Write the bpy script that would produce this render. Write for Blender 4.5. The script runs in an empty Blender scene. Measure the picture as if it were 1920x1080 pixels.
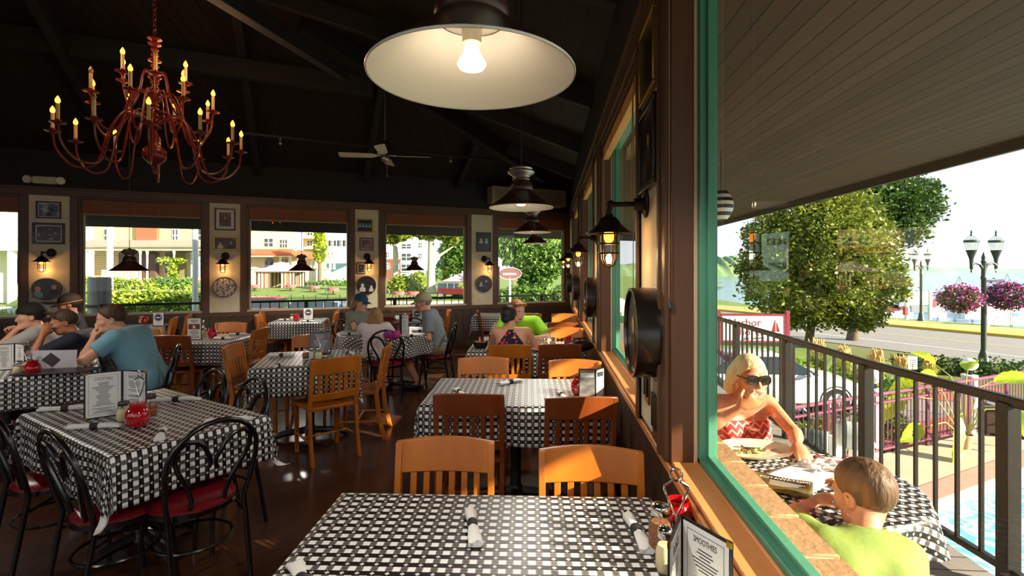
import bpy, bmesh, math, random
import numpy as np
from mathutils import Vector, Matrix, Euler
random.seed(7)
SC = bpy.context.scene
COL = SC.collection
PI = math.pi
# ------------------------------------------------------------------ camera
TH = math.radians(4.306)          # the camera looks 4.3 degrees to the left of the window wall's direction
FPX, HY, CAMH = 930.0, 505.0, 1.6
cam_d = bpy.data.cameras.new('camera'); cam = bpy.data.objects.new('camera', cam_d); COL.objects.link(cam)
cam.location = (0, 0, CAMH); cam.rotation_euler = (PI/2, 0, TH)
cam_d.sensor_width = 36; cam_d.lens = FPX/1920*36; cam_d.shift_y = -35/1920
cam_d.clip_start = 0.03; cam_d.clip_end = 4000
SC.camera = cam
# ------------------------------------------------------------------ sky, sun, exposure
world = bpy.data.worlds.new('sky'); SC.world = world; world.use_nodes = True
_n, _l = world.node_tree.nodes, world.node_tree.links
_n.clear()
_out = _n.new('ShaderNodeOutputWorld'); _bg = _n.new('ShaderNodeBackground'); _tc = _n.new('ShaderNodeTexCoord')
_sx = _n.new('ShaderNodeSeparateXYZ'); _rp = _n.new('ShaderNodeValToRGB')
_l.new(_tc.outputs['Generated'], _sx.inputs[0]); _l.new(_sx.outputs['Z'], _rp.inputs[0])
_l.new(_rp.outputs[0], _bg.inputs[0]); _l.new(_bg.outputs[0], _out.inputs[0])
_e = _rp.color_ramp.elements
_e[0].position = 0.0; _e[0].color = (0.90, 0.93, 0.96, 1)
_e[1].position = 0.9; _e[1].color = (0.36, 0.56, 0.86, 1)
_m = _e.new(0.30); _m.color = (0.76, 0.87, 0.98, 1)
_bg.inputs[1].default_value = 0.82
SUN_K, SUN_E = 0.45, 0.42           # sun travels (-1, SUN_K, -SUN_E)
sun_d = bpy.data.lights.new('sun', 'SUN'); sun = bpy.data.objects.new('sun', sun_d); COL.objects.link(sun)
sun.rotation_euler = Vector((-1, SUN_K, -SUN_E)).to_track_quat('-Z', 'Y').to_euler()
sun_d.energy = 11.5; sun_d.angle = math.radians(0.6); sun_d.color = (1.0, 0.86, 0.62)
SC.view_settings.view_transform = 'Standard'; SC.view_settings.look = 'None'
SC.view_settings.gamma = 1; SC.view_settings.use_curve_mapping = False
SC.view_settings.exposure = 0.7
SC.cycles.max_bounces = 8; SC.cycles.transparent_max_bounces = 24
SC.cycles.sample_clamp_indirect = 4.0
SC.cycles.caustics_reflective = False; SC.cycles.caustics_refractive = False
# ------------------------------------------------------------------ helpers
def cw(lat, dep, z=0.0):
    """camera-aligned plan position (metres right of and ahead of the camera) to world"""
    c, s = math.cos(TH), math.sin(TH)
    return Vector((lat*c - dep*s, lat*s + dep*c, z))
def pt(px, py, dep):
    return cw((px-960)/FPX*dep, dep, CAMH-(py-HY)/FPX*dep)
def lin(c):
    return tuple(((v/255)/12.92 if v/255 <= 0.04045 else ((v/255+0.055)/1.055)**2.4) for v in c)

class G:
    """a bag of vertices, faces, material slots and uvs"""
    def __init__(s): s.v, s.f, s.m, s.uv = [], [], [], None
    def add(s, vs, fs, mi=0, M=None):
        o = len(s.v)
        for v in vs:
            v = Vector(v)
            s.v.append(M @ v if M is not None else v)
        for f in fs: s.f.append(tuple(i+o for i in f)); s.m.append(mi)
        return s
    def box(s, c, d, mi=0, rz=0, M=None, taper=1.0):
        x, y, z = d[0]/2, d[1]/2, d[2]/2; t = taper
        vs = [(-x,-y,-z),(x,-y,-z),(x,y,-z),(-x,y,-z),(-x*t,-y*t,z),(x*t,-y*t,z),(x*t,y*t,z),(-x*t,y*t,z)]
        T = Matrix.Translation(Vector(c)) @ Matrix.Rotation(rz, 4, 'Z')
        if M is not None: T = M @ T
        return s.add(vs, [(3,2,1,0),(4,5,6,7),(0,1,5,4),(1,2,6,5),(2,3,7,6),(3,0,4,7)], mi, T)
    def b2(s, lo, hi, mi=0, M=None):
        return s.box([(a+b)/2 for a, b in zip(lo, hi)], [abs(b-a) for a, b in zip(lo, hi)], mi, 0, M)
    def beam(s, a, b, w, h, mi=0, up=(0,0,1)):
        a, b = Vector(a), Vector(b); d = (b-a).normalized(); x = d.cross(Vector(up)).normalized(); u = x.cross(d)
        vs = []
        for p in (a, b):
            for i, j in ((-1,-1),(1,-1),(1,1),(-1,1)): vs.append(p + x*(i*w/2) + u*(j*h/2))
        return s.add(vs, [(3,2,1,0),(4,5,6,7),(0,1,5,4),(1,2,6,5),(2,3,7,6),(3,0,4,7)], mi)
    def tube(s, path, r, n=8, mi=0, closed=False, M=None, cap=True, flat=1.0):
        P = [Vector(p) for p in path]; k = len(P)
        R = list(r) if hasattr(r, '__len__') else [r]*k
        vs, fs = [], []; prev = None
        for i, p in enumerate(P):
            if closed: t = P[(i+1) % k]-P[i-1]
            else: t = P[min(i+1, k-1)]-P[max(i-1, 0)]
            if t.length < 1e-9: t = Vector((0,0,1))
            t.normalize()
            if prev is None:
                a = t.orthogonal().normalized()
            else:
                a = prev - t*prev.dot(t)
                a = a.normalized() if a.length > 1e-6 else t.orthogonal().normalized()
            prev = a; b = t.cross(a)
            for j in range(n):
                w = 2*PI*j/n; vs.append(p + (a*math.cos(w) + b*math.sin(w)*flat)*R[i])
        for i in range(k if closed else k-1):
            i2 = (i+1) % k
            for j in range(n):
                j2 = (j+1) % n; fs.append((i*n+j, i*n+j2, i2*n+j2, i2*n+j))
        if cap and not closed:
            fs.append(tuple(range(n-1, -1, -1))); fs.append(tuple((k-1)*n+j for j in range(n)))
        return s.add(vs, fs, mi, M)
    def lathe(s, prof, n=24, mi=0, M=None, cap=False):
        vs, fs = [], []
        for r, z in prof:
            for j in range(n):
                w = 2*PI*j/n; vs.append((r*math.cos(w), r*math.sin(w), z))
        for i in range(len(prof)-1):
            for j in range(n):
                j2 = (j+1) % n; fs.append((i*n+j, i*n+j2, (i+1)*n+j2, (i+1)*n+j))
        if cap:
            fs.append(tuple(range(n-1, -1, -1))); fs.append(tuple((len(prof)-1)*n+j for j in range(n)))
        return s.add(vs, fs, mi, M)
    def ball(s, c, r, n=12, mi=0, M=None):
        r = (r, r, r) if not hasattr(r, '__len__') else r
        T = Matrix.Translation(Vector(c)) @ Matrix.Diagonal((r[0], r[1], r[2], 1))
        if M is not None: T = M @ T
        m = n//2+1
        prof = [(math.sin(PI*i/m), -math.cos(PI*i/m)) for i in range(m+1)]
        prof[0] = (1e-4, -1); prof[-1] = (1e-4, 1)
        return s.lathe(prof, n, mi, T)
    def poly(s, pts, h, mi=0, M=None):
        """flat outline (x, z) extruded along y by h, centred"""
        k = len(pts)
        vs = [(x, -h/2, z) for x, z in pts] + [(x, h/2, z) for x, z in pts]
        fs = [tuple(range(k)), tuple(range(2*k-1, k-1, -1))] + [(i, i+k, (i+1) % k+k, (i+1) % k) for i in range(k)]
        return s.add(vs, fs, mi, M)
    def quad(s, a, b, c, d, mi=0, M=None): return s.add([a, b, c, d], [(0,1,2,3)], mi, M)
    def grid(s, nx, ny, fn, mi=0, M=None, flip=False):
        vs = [fn(i/nx, j/ny) for j in range(ny+1) for i in range(nx+1)]
        fs = []
        for j in range(ny):
            for i in range(nx):
                a = j*(nx+1)+i; q = (a, a+1, a+nx+2, a+nx+1); fs.append(q[::-1] if flip else q)
        return s.add(vs, fs, mi, M)

def obj(name, g, mats, parent=None, loc=(0,0,0), rz=0, bevel=0, smooth=40, segs=2):
    me = bpy.data.meshes.new(name); me.from_pydata([tuple(v) for v in g.v], [], g.f)
    for m in (mats if isinstance(mats, (list, tuple)) else [mats]): me.materials.append(m)
    me.polygons.foreach_set('material_index', g.m)
    if g.uv is not None:
        uvl = me.uv_layers.new(name='UVMap'); idx = np.zeros(len(me.loops), dtype=np.int32); me.loops.foreach_get('vertex_index', idx)
        uvl.data.foreach_set('uv', np.array(g.uv, dtype=np.float32)[idx].ravel())
    me.update()
    if smooth:
        me.shade_smooth()
        me.set_sharp_from_angle(angle=math.radians(smooth))
    o = bpy.data.objects.new(name, me); COL.objects.link(o)
    o.location = loc; o.rotation_euler = (0, 0, rz)
    if parent is not None: o.parent = parent
    if bevel:
        b = o.modifiers.new('bevel', 'BEVEL'); b.width = bevel; b.segments = segs; b.limit_method = 'ANGLE'; b.angle_limit = math.radians(40)
    return o
def tag(o, label, cat, group=None, kind=None):
    o['label'] = label; o['category'] = cat
    if group: o['group'] = group
    if kind: o['kind'] = kind
    return o
def thing(name, label, cat, loc=(0,0,0), rz=0, group=None):
    o = bpy.data.objects.new(name, None); COL.objects.link(o); o.empty_display_size = 0.1
    o.location = loc; o.rotation_euler = (0, 0, rz)
    return tag(o, label, cat, group)
KIDS = {}
def kids(o):
    return [c for c in bpy.data.objects if c.parent is o]
def dup(root, loc, rz, label, group=None, scale=None):
    if root.name not in KIDS: KIDS[root.name] = [(c, kids(c)) for c in kids(root)]
    r = root.copy(); COL.objects.link(r); r.location = loc; r.rotation_euler = (0, 0, rz); r['label'] = label
    if group: r['group'] = group
    if scale: r.scale = scale
    for ch, gs in KIDS[root.name]:
        c = ch.copy(); COL.objects.link(c); c.parent = r
        for g in gs:
            d = g.copy(); COL.objects.link(d); d.parent = c
    return r
def struct(o): o['kind'] = 'structure'; return o
def text_g(txt, size, M, mi=0, align='CENTER', extrude=0.0006, g=None, spacing=1.0):
    cu = bpy.data.curves.new('lettering', 'FONT'); cu.body = txt; cu.size = size; cu.align_x = align; cu.extrude = extrude; cu.resolution_u = 3
    cu.space_character = spacing
    to = bpy.data.objects.new('lettering', cu); COL.objects.link(to)
    me = bpy.data.meshes.new_from_object(to.evaluated_get(bpy.context.evaluated_depsgraph_get()))
    g = g or G(); g.add([v.co for v in me.vertices], [tuple(p.vertices) for p in me.polygons], mi, M)
    bpy.data.objects.remove(to); bpy.data.curves.remove(cu); bpy.data.meshes.remove(me)
    return g

# ------------------------------------------------------------------ materials
MATS = {}
def mat(name, rgb, rough=0.5, metal=0.0, spec=0.5, noise=None, bump=None, emit=None, rgb2=None, coat=0.0, sheen=0.0):
    """noise = (scale, stretch xyz, contrast); rgb2 the second colour it mixes in; bump = (scale, strength)"""
    if name in MATS: return MATS[name]
    m = bpy.data.materials.new(name); MATS[name] = m; m.use_nodes = True
    nt = m.node_tree; b = nt.nodes['Principled BSDF']
    b.inputs['Base Color'].default_value = (*lin(rgb), 1); b.inputs['Roughness'].default_value = rough
    b.inputs['Metallic'].default_value = metal; b.inputs['Specular IOR Level'].default_value = spec
    b.inputs['Coat Weight'].default_value = coat; b.inputs['Sheen Weight'].default_value = sheen
    if emit:
        b.inputs['Emission Color'].default_value = (*lin(emit[0]), 1); b.inputs['Emission Strength'].default_value = emit[1]
    if noise or bump:
        tc = nt.nodes.new('ShaderNodeTexCoord'); mp = nt.nodes.new('ShaderNodeMapping')
        nt.links.new(tc.outputs['Object'], mp.inputs[0])
    if noise:
        mp.inputs['Scale'].default_value = noise[1] if len(noise) > 1 else (1,1,1)
        nz = nt.nodes.new('ShaderNodeTexNoise'); nz.inputs['Scale'].default_value = noise[0]; nz.inputs['Detail'].default_value = 5
        nt.links.new(mp.outputs[0], nz.inputs['Vector'])
        rp = nt.nodes.new('ShaderNodeValToRGB'); c = noise[2] if len(noise) > 2 else 0.2
        rp.color_ramp.elements[0].position = 0.5-c; rp.color_ramp.elements[1].position = 0.5+c
        rp.color_ramp.elements[0].color = (*lin(rgb), 1)
        rp.color_ramp.elements[1].color = (*lin(rgb2 if rgb2 else tuple(min(255, v*1.25+6) for v in rgb)), 1)
        nt.links.new(nz.outputs['Fac'], rp.inputs[0]); nt.links.new(rp.outputs[0], b.inputs['Base Color'])
    if bump:
        nb = nt.nodes.new('ShaderNodeTexNoise'); nb.inputs['Scale'].default_value = bump[0]; nb.inputs['Detail'].default_value = 4
        nt.links.new(mp.outputs[0], nb.inputs['Vector'])
        bp = nt.nodes.new('ShaderNodeBump'); bp.inputs['Strength'].default_value = bump[1]; bp.inputs['Distance'].default_value = 0.01
        nt.links.new(nb.outputs['Fac'], bp.inputs['Height']); nt.links.new(bp.outputs[0], b.inputs['Normal'])
    return m
def nd(nt, t, **kw):
    n = nt.nodes.new(t)
    for k, v in kw.items(): setattr(n, k, v)
    return n
def mth(nt, op, a, b=None, c=None):
    n = nt.nodes.new('ShaderNodeMath'); n.operation = op
    for i, x in enumerate((a, b, c)):
        if x is None: continue
        if isinstance(x, (int, float)): n.inputs[i].default_value = x
        else: nt.links.new(x, n.inputs[i])
    return n.outputs[0]
def mixc(nt, f, a, b):
    n = nt.nodes.new('ShaderNodeMix'); n.data_type = 'RGBA'
    for s, x in ((n.inputs[0], f), (n.inputs[6], a), (n.inputs[7], b)):
        if isinstance(x, tuple): s.default_value = (*x, 1) if len(x) == 3 else x
        elif isinstance(x, (int, float)): s.default_value = x
        else: nt.links.new(x, s)
    return n.outputs[2]
def glass_mat(name, tint=(1, 1, 1), refl=0.07, rough=0.0, haze=0.0):
    m = bpy.data.materials.new(name); MATS[name] = m; m.use_nodes = True; nt = m.node_tree; nt.nodes.clear()
    o = nd(nt, 'ShaderNodeOutputMaterial'); tr = nd(nt, 'ShaderNodeBsdfTransparent'); gl = nd(nt, 'ShaderNodeBsdfGlossy')
    tr.inputs[0].default_value = (*tint, 1); gl.inputs['Roughness'].default_value = rough
    lw = nd(nt, 'ShaderNodeLayerWeight'); lw.inputs[0].default_value = 0.5
    f = mth(nt, 'ADD', mth(nt, 'MULTIPLY', mth(nt, 'POWER', lw.outputs['Facing'], 5.0), 0.8), refl)
    mx = nd(nt, 'ShaderNodeMixShader'); nt.links.new(f, mx.inputs[0]); nt.links.new(tr.outputs[0], mx.inputs[1]); nt.links.new(gl.outputs[0], mx.inputs[2])
    nt.links.new(mx.outputs[0], o.inputs[0])
    return m
def plank_mat(name, rgb, rgb2, width, axis='X', rough=0.5, gap=0.04, grain=18.0, spec=0.4, rot=0.0, gapc=(8, 5, 3), length=0):
    """boards laid side by side along an axis of the object, with grain and dark joints"""
    m = bpy.data.materials.new(name); MATS[name] = m; m.use_nodes = True; nt = m.node_tree; b = nt.nodes['Principled BSDF']
    tc = nd(nt, 'ShaderNodeTexCoord'); mp = nd(nt, 'ShaderNodeMapping'); nt.links.new(tc.outputs['Object'], mp.inputs[0]); mp.inputs['Rotation'].default_value = (0, 0, rot)
    sx = nd(nt, 'ShaderNodeSeparateXYZ'); nt.links.new(mp.outputs[0], sx.inputs[0])
    c = mth(nt, 'DIVIDE', sx.outputs[axis], width); fr = mth(nt, 'FRACT', c); fl = mth(nt, 'FLOOR', c)
    wn = nd(nt, 'ShaderNodeTexWhiteNoise', noise_dimensions='2D'); cb = nd(nt, 'ShaderNodeCombineXYZ')
    nt.links.new(fl, cb.inputs[0])
    ge = mth(nt, 'MAXIMUM', mth(nt, 'LESS_THAN', fr, gap), mth(nt, 'GREATER_THAN', fr, 1-gap*0.4))
    if length:
        oth = sx.outputs['Y' if axis == 'X' else 'X']
        w0 = nd(nt, 'ShaderNodeTexWhiteNoise', noise_dimensions='1D'); nt.links.new(fl, w0.inputs['W'])
        q = mth(nt, 'ADD', mth(nt, 'DIVIDE', oth, length), mth(nt, 'MULTIPLY', w0.outputs['Value'], 7.3))
        nt.links.new(mth(nt, 'FLOOR', q), cb.inputs[1])
        ge = mth(nt, 'MAXIMUM', ge, mth(nt, 'LESS_THAN', mth(nt, 'FRACT', q), gap*width/length))
    nt.links.new(cb.outputs[0], wn.inputs['Vector'])
    st = nd(nt, 'ShaderNodeVectorMath', operation='MULTIPLY'); nt.links.new(mp.outputs[0], st.inputs[0])
    st.inputs[1].default_value = {'X': (1, .08, .08), 'Y': (.08, 1, .08), 'Z': (.08, .08, 1)}[axis]
    ofs = nd(nt, 'ShaderNodeVectorMath', operation='ADD'); nt.links.new(st.outputs[0], ofs.inputs[0]); nt.links.new(wn.outputs['Color'], ofs.inputs[1])
    nz = nd(nt, 'ShaderNodeTexNoise'); nz.inputs['Scale'].default_value = grain; nz.inputs['Detail'].default_value = 6; nt.links.new(ofs.outputs[0], nz.inputs['Vector'])
    f = mth(nt, 'ADD', mth(nt, 'MULTIPLY', nz.outputs['Fac'], 0.6), mth(nt, 'MULTIPLY', wn.outputs['Value'], 0.4))
    col = mixc(nt, f, lin(rgb), lin(rgb2)); col = mixc(nt, ge, col, lin(gapc))
    nt.links.new(col, b.inputs['Base Color']); b.inputs['Roughness'].default_value = rough; b.inputs['Specular IOR Level'].default_value = spec
    bp = nd(nt, 'ShaderNodeBump'); bp.inputs['Strength'].default_value = 0.4; bp.inputs['Distance'].default_value = 0.004
    nt.links.new(mth(nt, 'SUBTRACT', nz.outputs['Fac'], ge), bp.inputs['Height']); nt.links.new(bp.outputs[0], b.inputs['Normal'])
    return m
def cloth_mat(name, p=0.042, rough=0.38, black=(22, 18, 17), white=(236, 236, 233)):
    """vinyl gingham: white, ringed grey, black, and black with a white four-petal flower"""
    m = bpy.data.materials.new(name); MATS[name] = m; m.use_nodes = True; nt = m.node_tree; b = nt.nodes['Principled BSDF']
    uv = nd(nt, 'ShaderNodeUVMap'); sx = nd(nt, 'ShaderNodeSeparateXYZ'); nt.links.new(uv.outputs[0], sx.inputs[0])
    u = mth(nt, 'FRACT', mth(nt, 'DIVIDE', sx.outputs[0], p)); v = mth(nt, 'FRACT', mth(nt, 'DIVIDE', sx.outputs[1], p))
    U = mth(nt, 'GREATER_THAN', u, 0.5); V = mth(nt, 'GREATER_THAN', v, 0.5)
    a = mth(nt, 'SUBTRACT', mth(nt, 'MULTIPLY', mth(nt, 'FRACT', mth(nt, 'MULTIPLY', u, 2)), 2), 1)
    c = mth(nt, 'SUBTRACT', mth(nt, 'MULTIPLY', mth(nt, 'FRACT', mth(nt, 'MULTIPLY', v, 2)), 2), 1)
    aa, ca = mth(nt, 'ABSOLUTE', a), mth(nt, 'ABSOLUTE', c)
    rr = mth(nt, 'SQRT', mth(nt, 'ADD', mth(nt, 'MULTIPLY', a, a), mth(nt, 'MULTIPLY', c, c)))
    # flower: four petals on the axes
    pet = mth(nt, 'MAXIMUM',
              mth(nt, 'LESS_THAN', mth(nt, 'ADD', mth(nt, 'POWER', mth(nt, 'DIVIDE', mth(nt, 'SUBTRACT', aa, 0.36), 0.26), 2), mth(nt, 'POWER', mth(nt, 'DIVIDE', ca, 0.22), 2)), 1.0),
              mth(nt, 'LESS_THAN', mth(nt, 'ADD', mth(nt, 'POWER', mth(nt, 'DIVIDE', mth(nt, 'SUBTRACT', ca, 0.36), 0.26), 2), mth(nt, 'POWER', mth(nt, 'DIVIDE', aa, 0.22), 2)), 1.0))
    ring = mth(nt, 'MULTIPLY', mth(nt, 'GREATER_THAN', rr, 0.34), mth(nt, 'LESS_THAN', rr, 0.62))
    dot = mth(nt, 'LESS_THAN', rr, 0.16)
    grey = mixc(nt, mth(nt, 'MAXIMUM', ring, dot), lin((112, 110, 106)), lin((52, 48, 46)))
    flow = mixc(nt, pet, lin(black), lin(white))
    row0 = mixc(nt, U, lin(white), grey); row1 = mixc(nt, U, lin(black), flow)
    col = mixc(nt, V, row0, row1)
    nt.links.new(col, b.inputs['Base Color']); b.inputs['Roughness'].default_value = rough; b.inputs['Specular IOR Level'].default_value = 0.45
    return m
def leaf_mat(name, c1, c2, rough=0.5, scale=1.2, trans=0.25):
    m = bpy.data.materials.new(name); MATS[name] = m; m.use_nodes = True; nt = m.node_tree; b = nt.nodes['Principled BSDF']
    tc = nd(nt, 'ShaderNodeTexCoord'); nz = nd(nt, 'ShaderNodeTexNoise'); nz.inputs['Scale'].default_value = scale; nz.inputs['Detail'].default_value = 6; nz.inputs['Roughness'].default_value = 0.8
    nt.links.new(tc.outputs['Object'], nz.inputs['Vector'])
    rp = nd(nt, 'ShaderNodeValToRGB'); rp.color_ramp.elements[0].position = 0.36; rp.color_ramp.elements[1].position = 0.64
    rp.color_ramp.elements[0].color = (*lin(c1), 1); rp.color_ramp.elements[1].color = (*lin(c2), 1)
    nt.links.new(nz.outputs['Fac'], rp.inputs[0]); nt.links.new(rp.outputs[0], b.inputs['Base Color']); b.inputs['Roughness'].default_value = rough
    b.inputs['Specular IOR Level'].default_value = 0.3
    tl = nd(nt, 'ShaderNodeBsdfTranslucent'); nt.links.new(rp.outputs[0], tl.inputs[0])
    mx = nd(nt, 'ShaderNodeMixShader'); mx.inputs[0].default_value = trans
    nt.links.new(b.outputs[0], mx.inputs[1]); nt.links.new(tl.outputs[0], mx.inputs[2]); nt.links.new(mx.outputs[0], nt.nodes['Material Output'].inputs[0])
    return m

M_TRIM = mat('brown_trim_paint', (82, 54, 34), 0.45, noise=(30, (1, 1, .1), .3), rgb2=(96, 66, 42))
M_TRIMW = mat('tan_window_trim_paint', (204, 132, 76), 0.42, noise=(30, (1, 1, .1), .3), rgb2=(214, 144, 86))
M_WAIN = plank_mat('brown_wainscot_boards', (58, 42, 30), (76, 56, 40), 0.16, 'X', 0.45, gap=0.03, grain=14)
M_CREAM = mat('cream_plaster', (214, 200, 164), 0.7, noise=(9, (1, 1, 1), .25), rgb2=(226, 214, 182), bump=(60, .15))
M_CEIL = plank_mat('black_stained_ceiling_boards', (28, 22, 17), (46, 37, 28), 0.14, 'X', 0.6, gap=0.05, grain=12, spec=0.25)
M_BEAM = mat('dark_stained_beam', (17, 13, 10), 0.65, noise=(8, (1, 1, 1), .3), rgb2=(26, 20, 15))
M_BLACKW = mat('black_painted_wall', (17, 14, 12), 0.75)
M_FLOOR = plank_mat('dark_oak_floor', (50, 29, 17), (80, 47, 26), 0.10, 'X', 0.22, gap=0.02, grain=10, spec=0.5, rot=math.radians(38), length=0.9)
M_GREEN = mat('green_window_paint', (74, 138, 112), 0.4, noise=(20, (1, 1, .2), .3), rgb2=(84, 150, 124))
M_BLIND = plank_mat('bamboo_slat_blind', (120, 66, 30), (156, 92, 44), 0.016, 'Z', 0.5, gap=0.12, grain=20, gapc=(56, 28, 12))
M_PINE = mat('raw_pine', (222, 160, 88), 0.5, noise=(14, (1, .1, 1), .3), rgb2=(236, 184, 112))
M_GLASS = glass_mat('window_glass', (0.97, 0.985, 0.98), 0.035)
M_GLASSJ = glass_mat('clear_jar_glass', (0.96, 0.97, 0.96), 0.06)
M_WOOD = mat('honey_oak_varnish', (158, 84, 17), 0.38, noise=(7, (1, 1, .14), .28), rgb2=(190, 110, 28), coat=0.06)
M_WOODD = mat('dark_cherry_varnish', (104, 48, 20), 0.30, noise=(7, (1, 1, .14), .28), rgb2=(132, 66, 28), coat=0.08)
M_BLACKM = mat('black_enamelled_steel', (18, 15, 14), 0.25, spec=0.6)
M_IRON = mat('dark_rusty_iron', (34, 22, 17), 0.5, metal=0.5, noise=(40, (1, 1, 1), .2), rgb2=(50, 32, 24))
M_REDV = mat('maroon_vinyl', (112, 16, 24), 0.32, spec=0.5)
M_CLOTH = cloth_mat('black_white_gingham_vinyl')
M_UNDER = mat('white_flannel_backing', (222, 220, 218), 0.8)
M_WHITE = mat('white_paper', (232, 230, 226), 0.6)
M_NAPK = mat('white_napkin', (228, 226, 222), 0.8, bump=(90, .3))
M_CHROME = mat('polished_chrome', (215, 215, 212), 0.12, metal=1.0)
M_STEEL = mat('brushed_silver', (176, 172, 164), 0.32, metal=0.9)
M_RED = mat('red_glass_jar', (168, 10, 16), 0.12, spec=0.7, coat=0.6)
M_BLACK = mat('black_leatherette', (16, 15, 15), 0.45)
M_INK = mat('printed_black_ink', (38, 36, 38), 0.7)
M_BRASS = mat('brass', (190, 146, 62), 0.28, metal=1.0)
M_GOLD = mat('gilt_frame', (172, 136, 62), 0.35, metal=0.8)
M_SHADE = mat('oxblood_enamel_shade', (58, 30, 24), 0.35, noise=(25, (1, 1, 1), .3), rgb2=(74, 38, 29))
M_ENAM = mat('white_enamel', (232, 226, 214), 0.22, spec=0.6)
# ------------------------------------------------------------------ room shell
WX, WT = 0.46, 0.16                      # window wall: inner face x, thickness
CB = Vector((0.46, 11.10, 0)); BD = Vector((-0.8900, -0.4561, 0)); BN = Vector((0.4561, -0.8900, 0))
BANG = math.atan2(BD.y, BD.x)
BWM = Matrix.Translation(CB) @ Matrix.Rotation(BANG, 4, 'Z')     # back wall frame: x along the wall to the left, y into the room
def bs(px):
    """distance along the back wall from the corner, for a photo column"""
    d = cw((px-960)/FPX, 1.0)
    # solve t*d = CB + s*BD
    det = d.x*(-BD.y) - d.y*(-BD.x)
    t = (CB.x*(-BD.y) - CB.y*(-BD.x))/det
    return (d*t - CB).dot(BD)
LX, FY = -9.6, -2.6
BE = CB + BD*11.3                        # far end of the back wall
# floor
g = G(); g.add([(WX+.1, FY-.1, 0), (CB.x+.1, CB.y+.1, 0), (BE.x, BE.y, 0), (LX-.6, FY-.1, 0)], [(0,1,2,3)])
struct(obj('floor', g, M_FLOOR))
# window wall (right)
RWIN = [(-2.2, 1.945), (2.60, 4.50), (5.15, 7.05), (7.70, 9.60)]
SILL, HEAD = 0.88, 2.72
g = G()
g.b2((WX, FY, -.1), (WX+WT, 11.3, SILL-.03), 0)
g.b2((WX, FY, HEAD), (WX+WT, 11.3, 3.8), 3)
edges = [FY] + [v for w in RWIN for v in w] + [11.3]
for a, b in zip(edges[0::2], edges[1::2]):
    g.b2((WX, a, SILL-.03), (WX+WT, b, HEAD), 1)
    if a > 0:
        g.b2((WX-.006, a+.10, SILL+.0), (WX, b-.10, HEAD-.06), 2)
struct(obj('wall_right', g, [plank_mat('brown_wainscot_boards_side', (58, 42, 30), (76, 56, 40), 0.16, 'Y', 0.45, gap=0.03, grain=14), M_TRIM, M_CREAM, M_BLACKW]))
g = G()                                  # casings, head trim, apron strip
for a, b in zip(edges[0::2], edges[1::2]):
    for y in (a, b):
        if FY < y < 11:
            lo, hi = (y, y+.10) if y == a else (y-.10, y)
            g.b2((WX-.018, lo, SILL-.02), (WX+.001, hi, HEAD+.02), 0)
            e = (lo, lo+.03) if y == b else (hi-.03, hi)
            g.b2((WX-.028, e[0], SILL-.02), (WX+.001, e[1], HEAD+.02), 0)
g.b2((WX-.022, FY, HEAD), (WX, 11.1, HEAD+.12), 0)
g.b2((WX-.034, FY, HEAD+.12), (WX, 11.1, HEAD+.16), 0)
g.b2((WX-.012, FY, SILL-.055), (WX, 11.1, SILL-.022), 1)
g.b2((WX-.02, FY, 0), (WX, 11.1, .12), 0)
struct(obj('trim_1', g, [M_TRIM, M_TRIMW], bevel=.003))
M_MULL = mat('pale_caulk_strip', (206, 178, 146), 0.6)
def right_window(i, a, b):
    g = G()                              # brown liner, caulk strip, green frame, on all four sides of the opening
    for y, s in ((a, 1), (b, -1)):
        g.b2((WX+.0, y-.0005*s, SILL-.02), (WX+.085, y+.022*s, HEAD), 0)
        g.b2((WX+.085, y, SILL-.02), (WX+.10, y+.026*s, HEAD), 2)
        g.b2((WX+.10, y, SILL-.01), (WX+WT+.005, y+.045*s, HEAD), 1)
        g.b2((WX+.125, y+.045*s, SILL-.01), (WX+WT-.005, y+.06*s, HEAD), 1)
    g.b2((WX, a, HEAD-.03), (WX+.10, b, HEAD), 0)
    g.b2((WX+.10, a, HEAD-.06), (WX+WT+.005, b, HEAD), 1)
    g.b2((WX+.10, a, SILL-.03), (WX+WT+.005, b, SILL+.012), 1)
    g.b2((WX+.125, a, SILL+.012), (WX+WT-.005, b, SILL+.028), 1)
    w = struct(obj('window_%d' % i, g, [mat('russet_window_liner', (80, 46, 26), .45, noise=(30, (1, 1, .1), .3), rgb2=(92, 56, 32)), M_GREEN, M_MULL], bevel=.003))
    g = G(); g.b2((WX+.004, a, SILL-.03), (WX+.10, b, SILL-.012), 0); g.b2((WX+.088, a, SILL-.012), (WX+.10, b, SILL-.004), 0)
    obj('window_sill', g, M_TRIMW, w, bevel=.004)
    g = G(); g.quad((WX+.14, a+.05, SILL+.02), (WX+.14, b-.05, SILL+.02), (WX+.14, b-.05, HEAD-.05), (WX+.14, a+.05, HEAD-.05))
    obj('glass_pane', g, M_GLASS, w, smooth=0)
for i, (a, b) in enumerate(RWIN): right_window(i+1, a, b)
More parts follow.
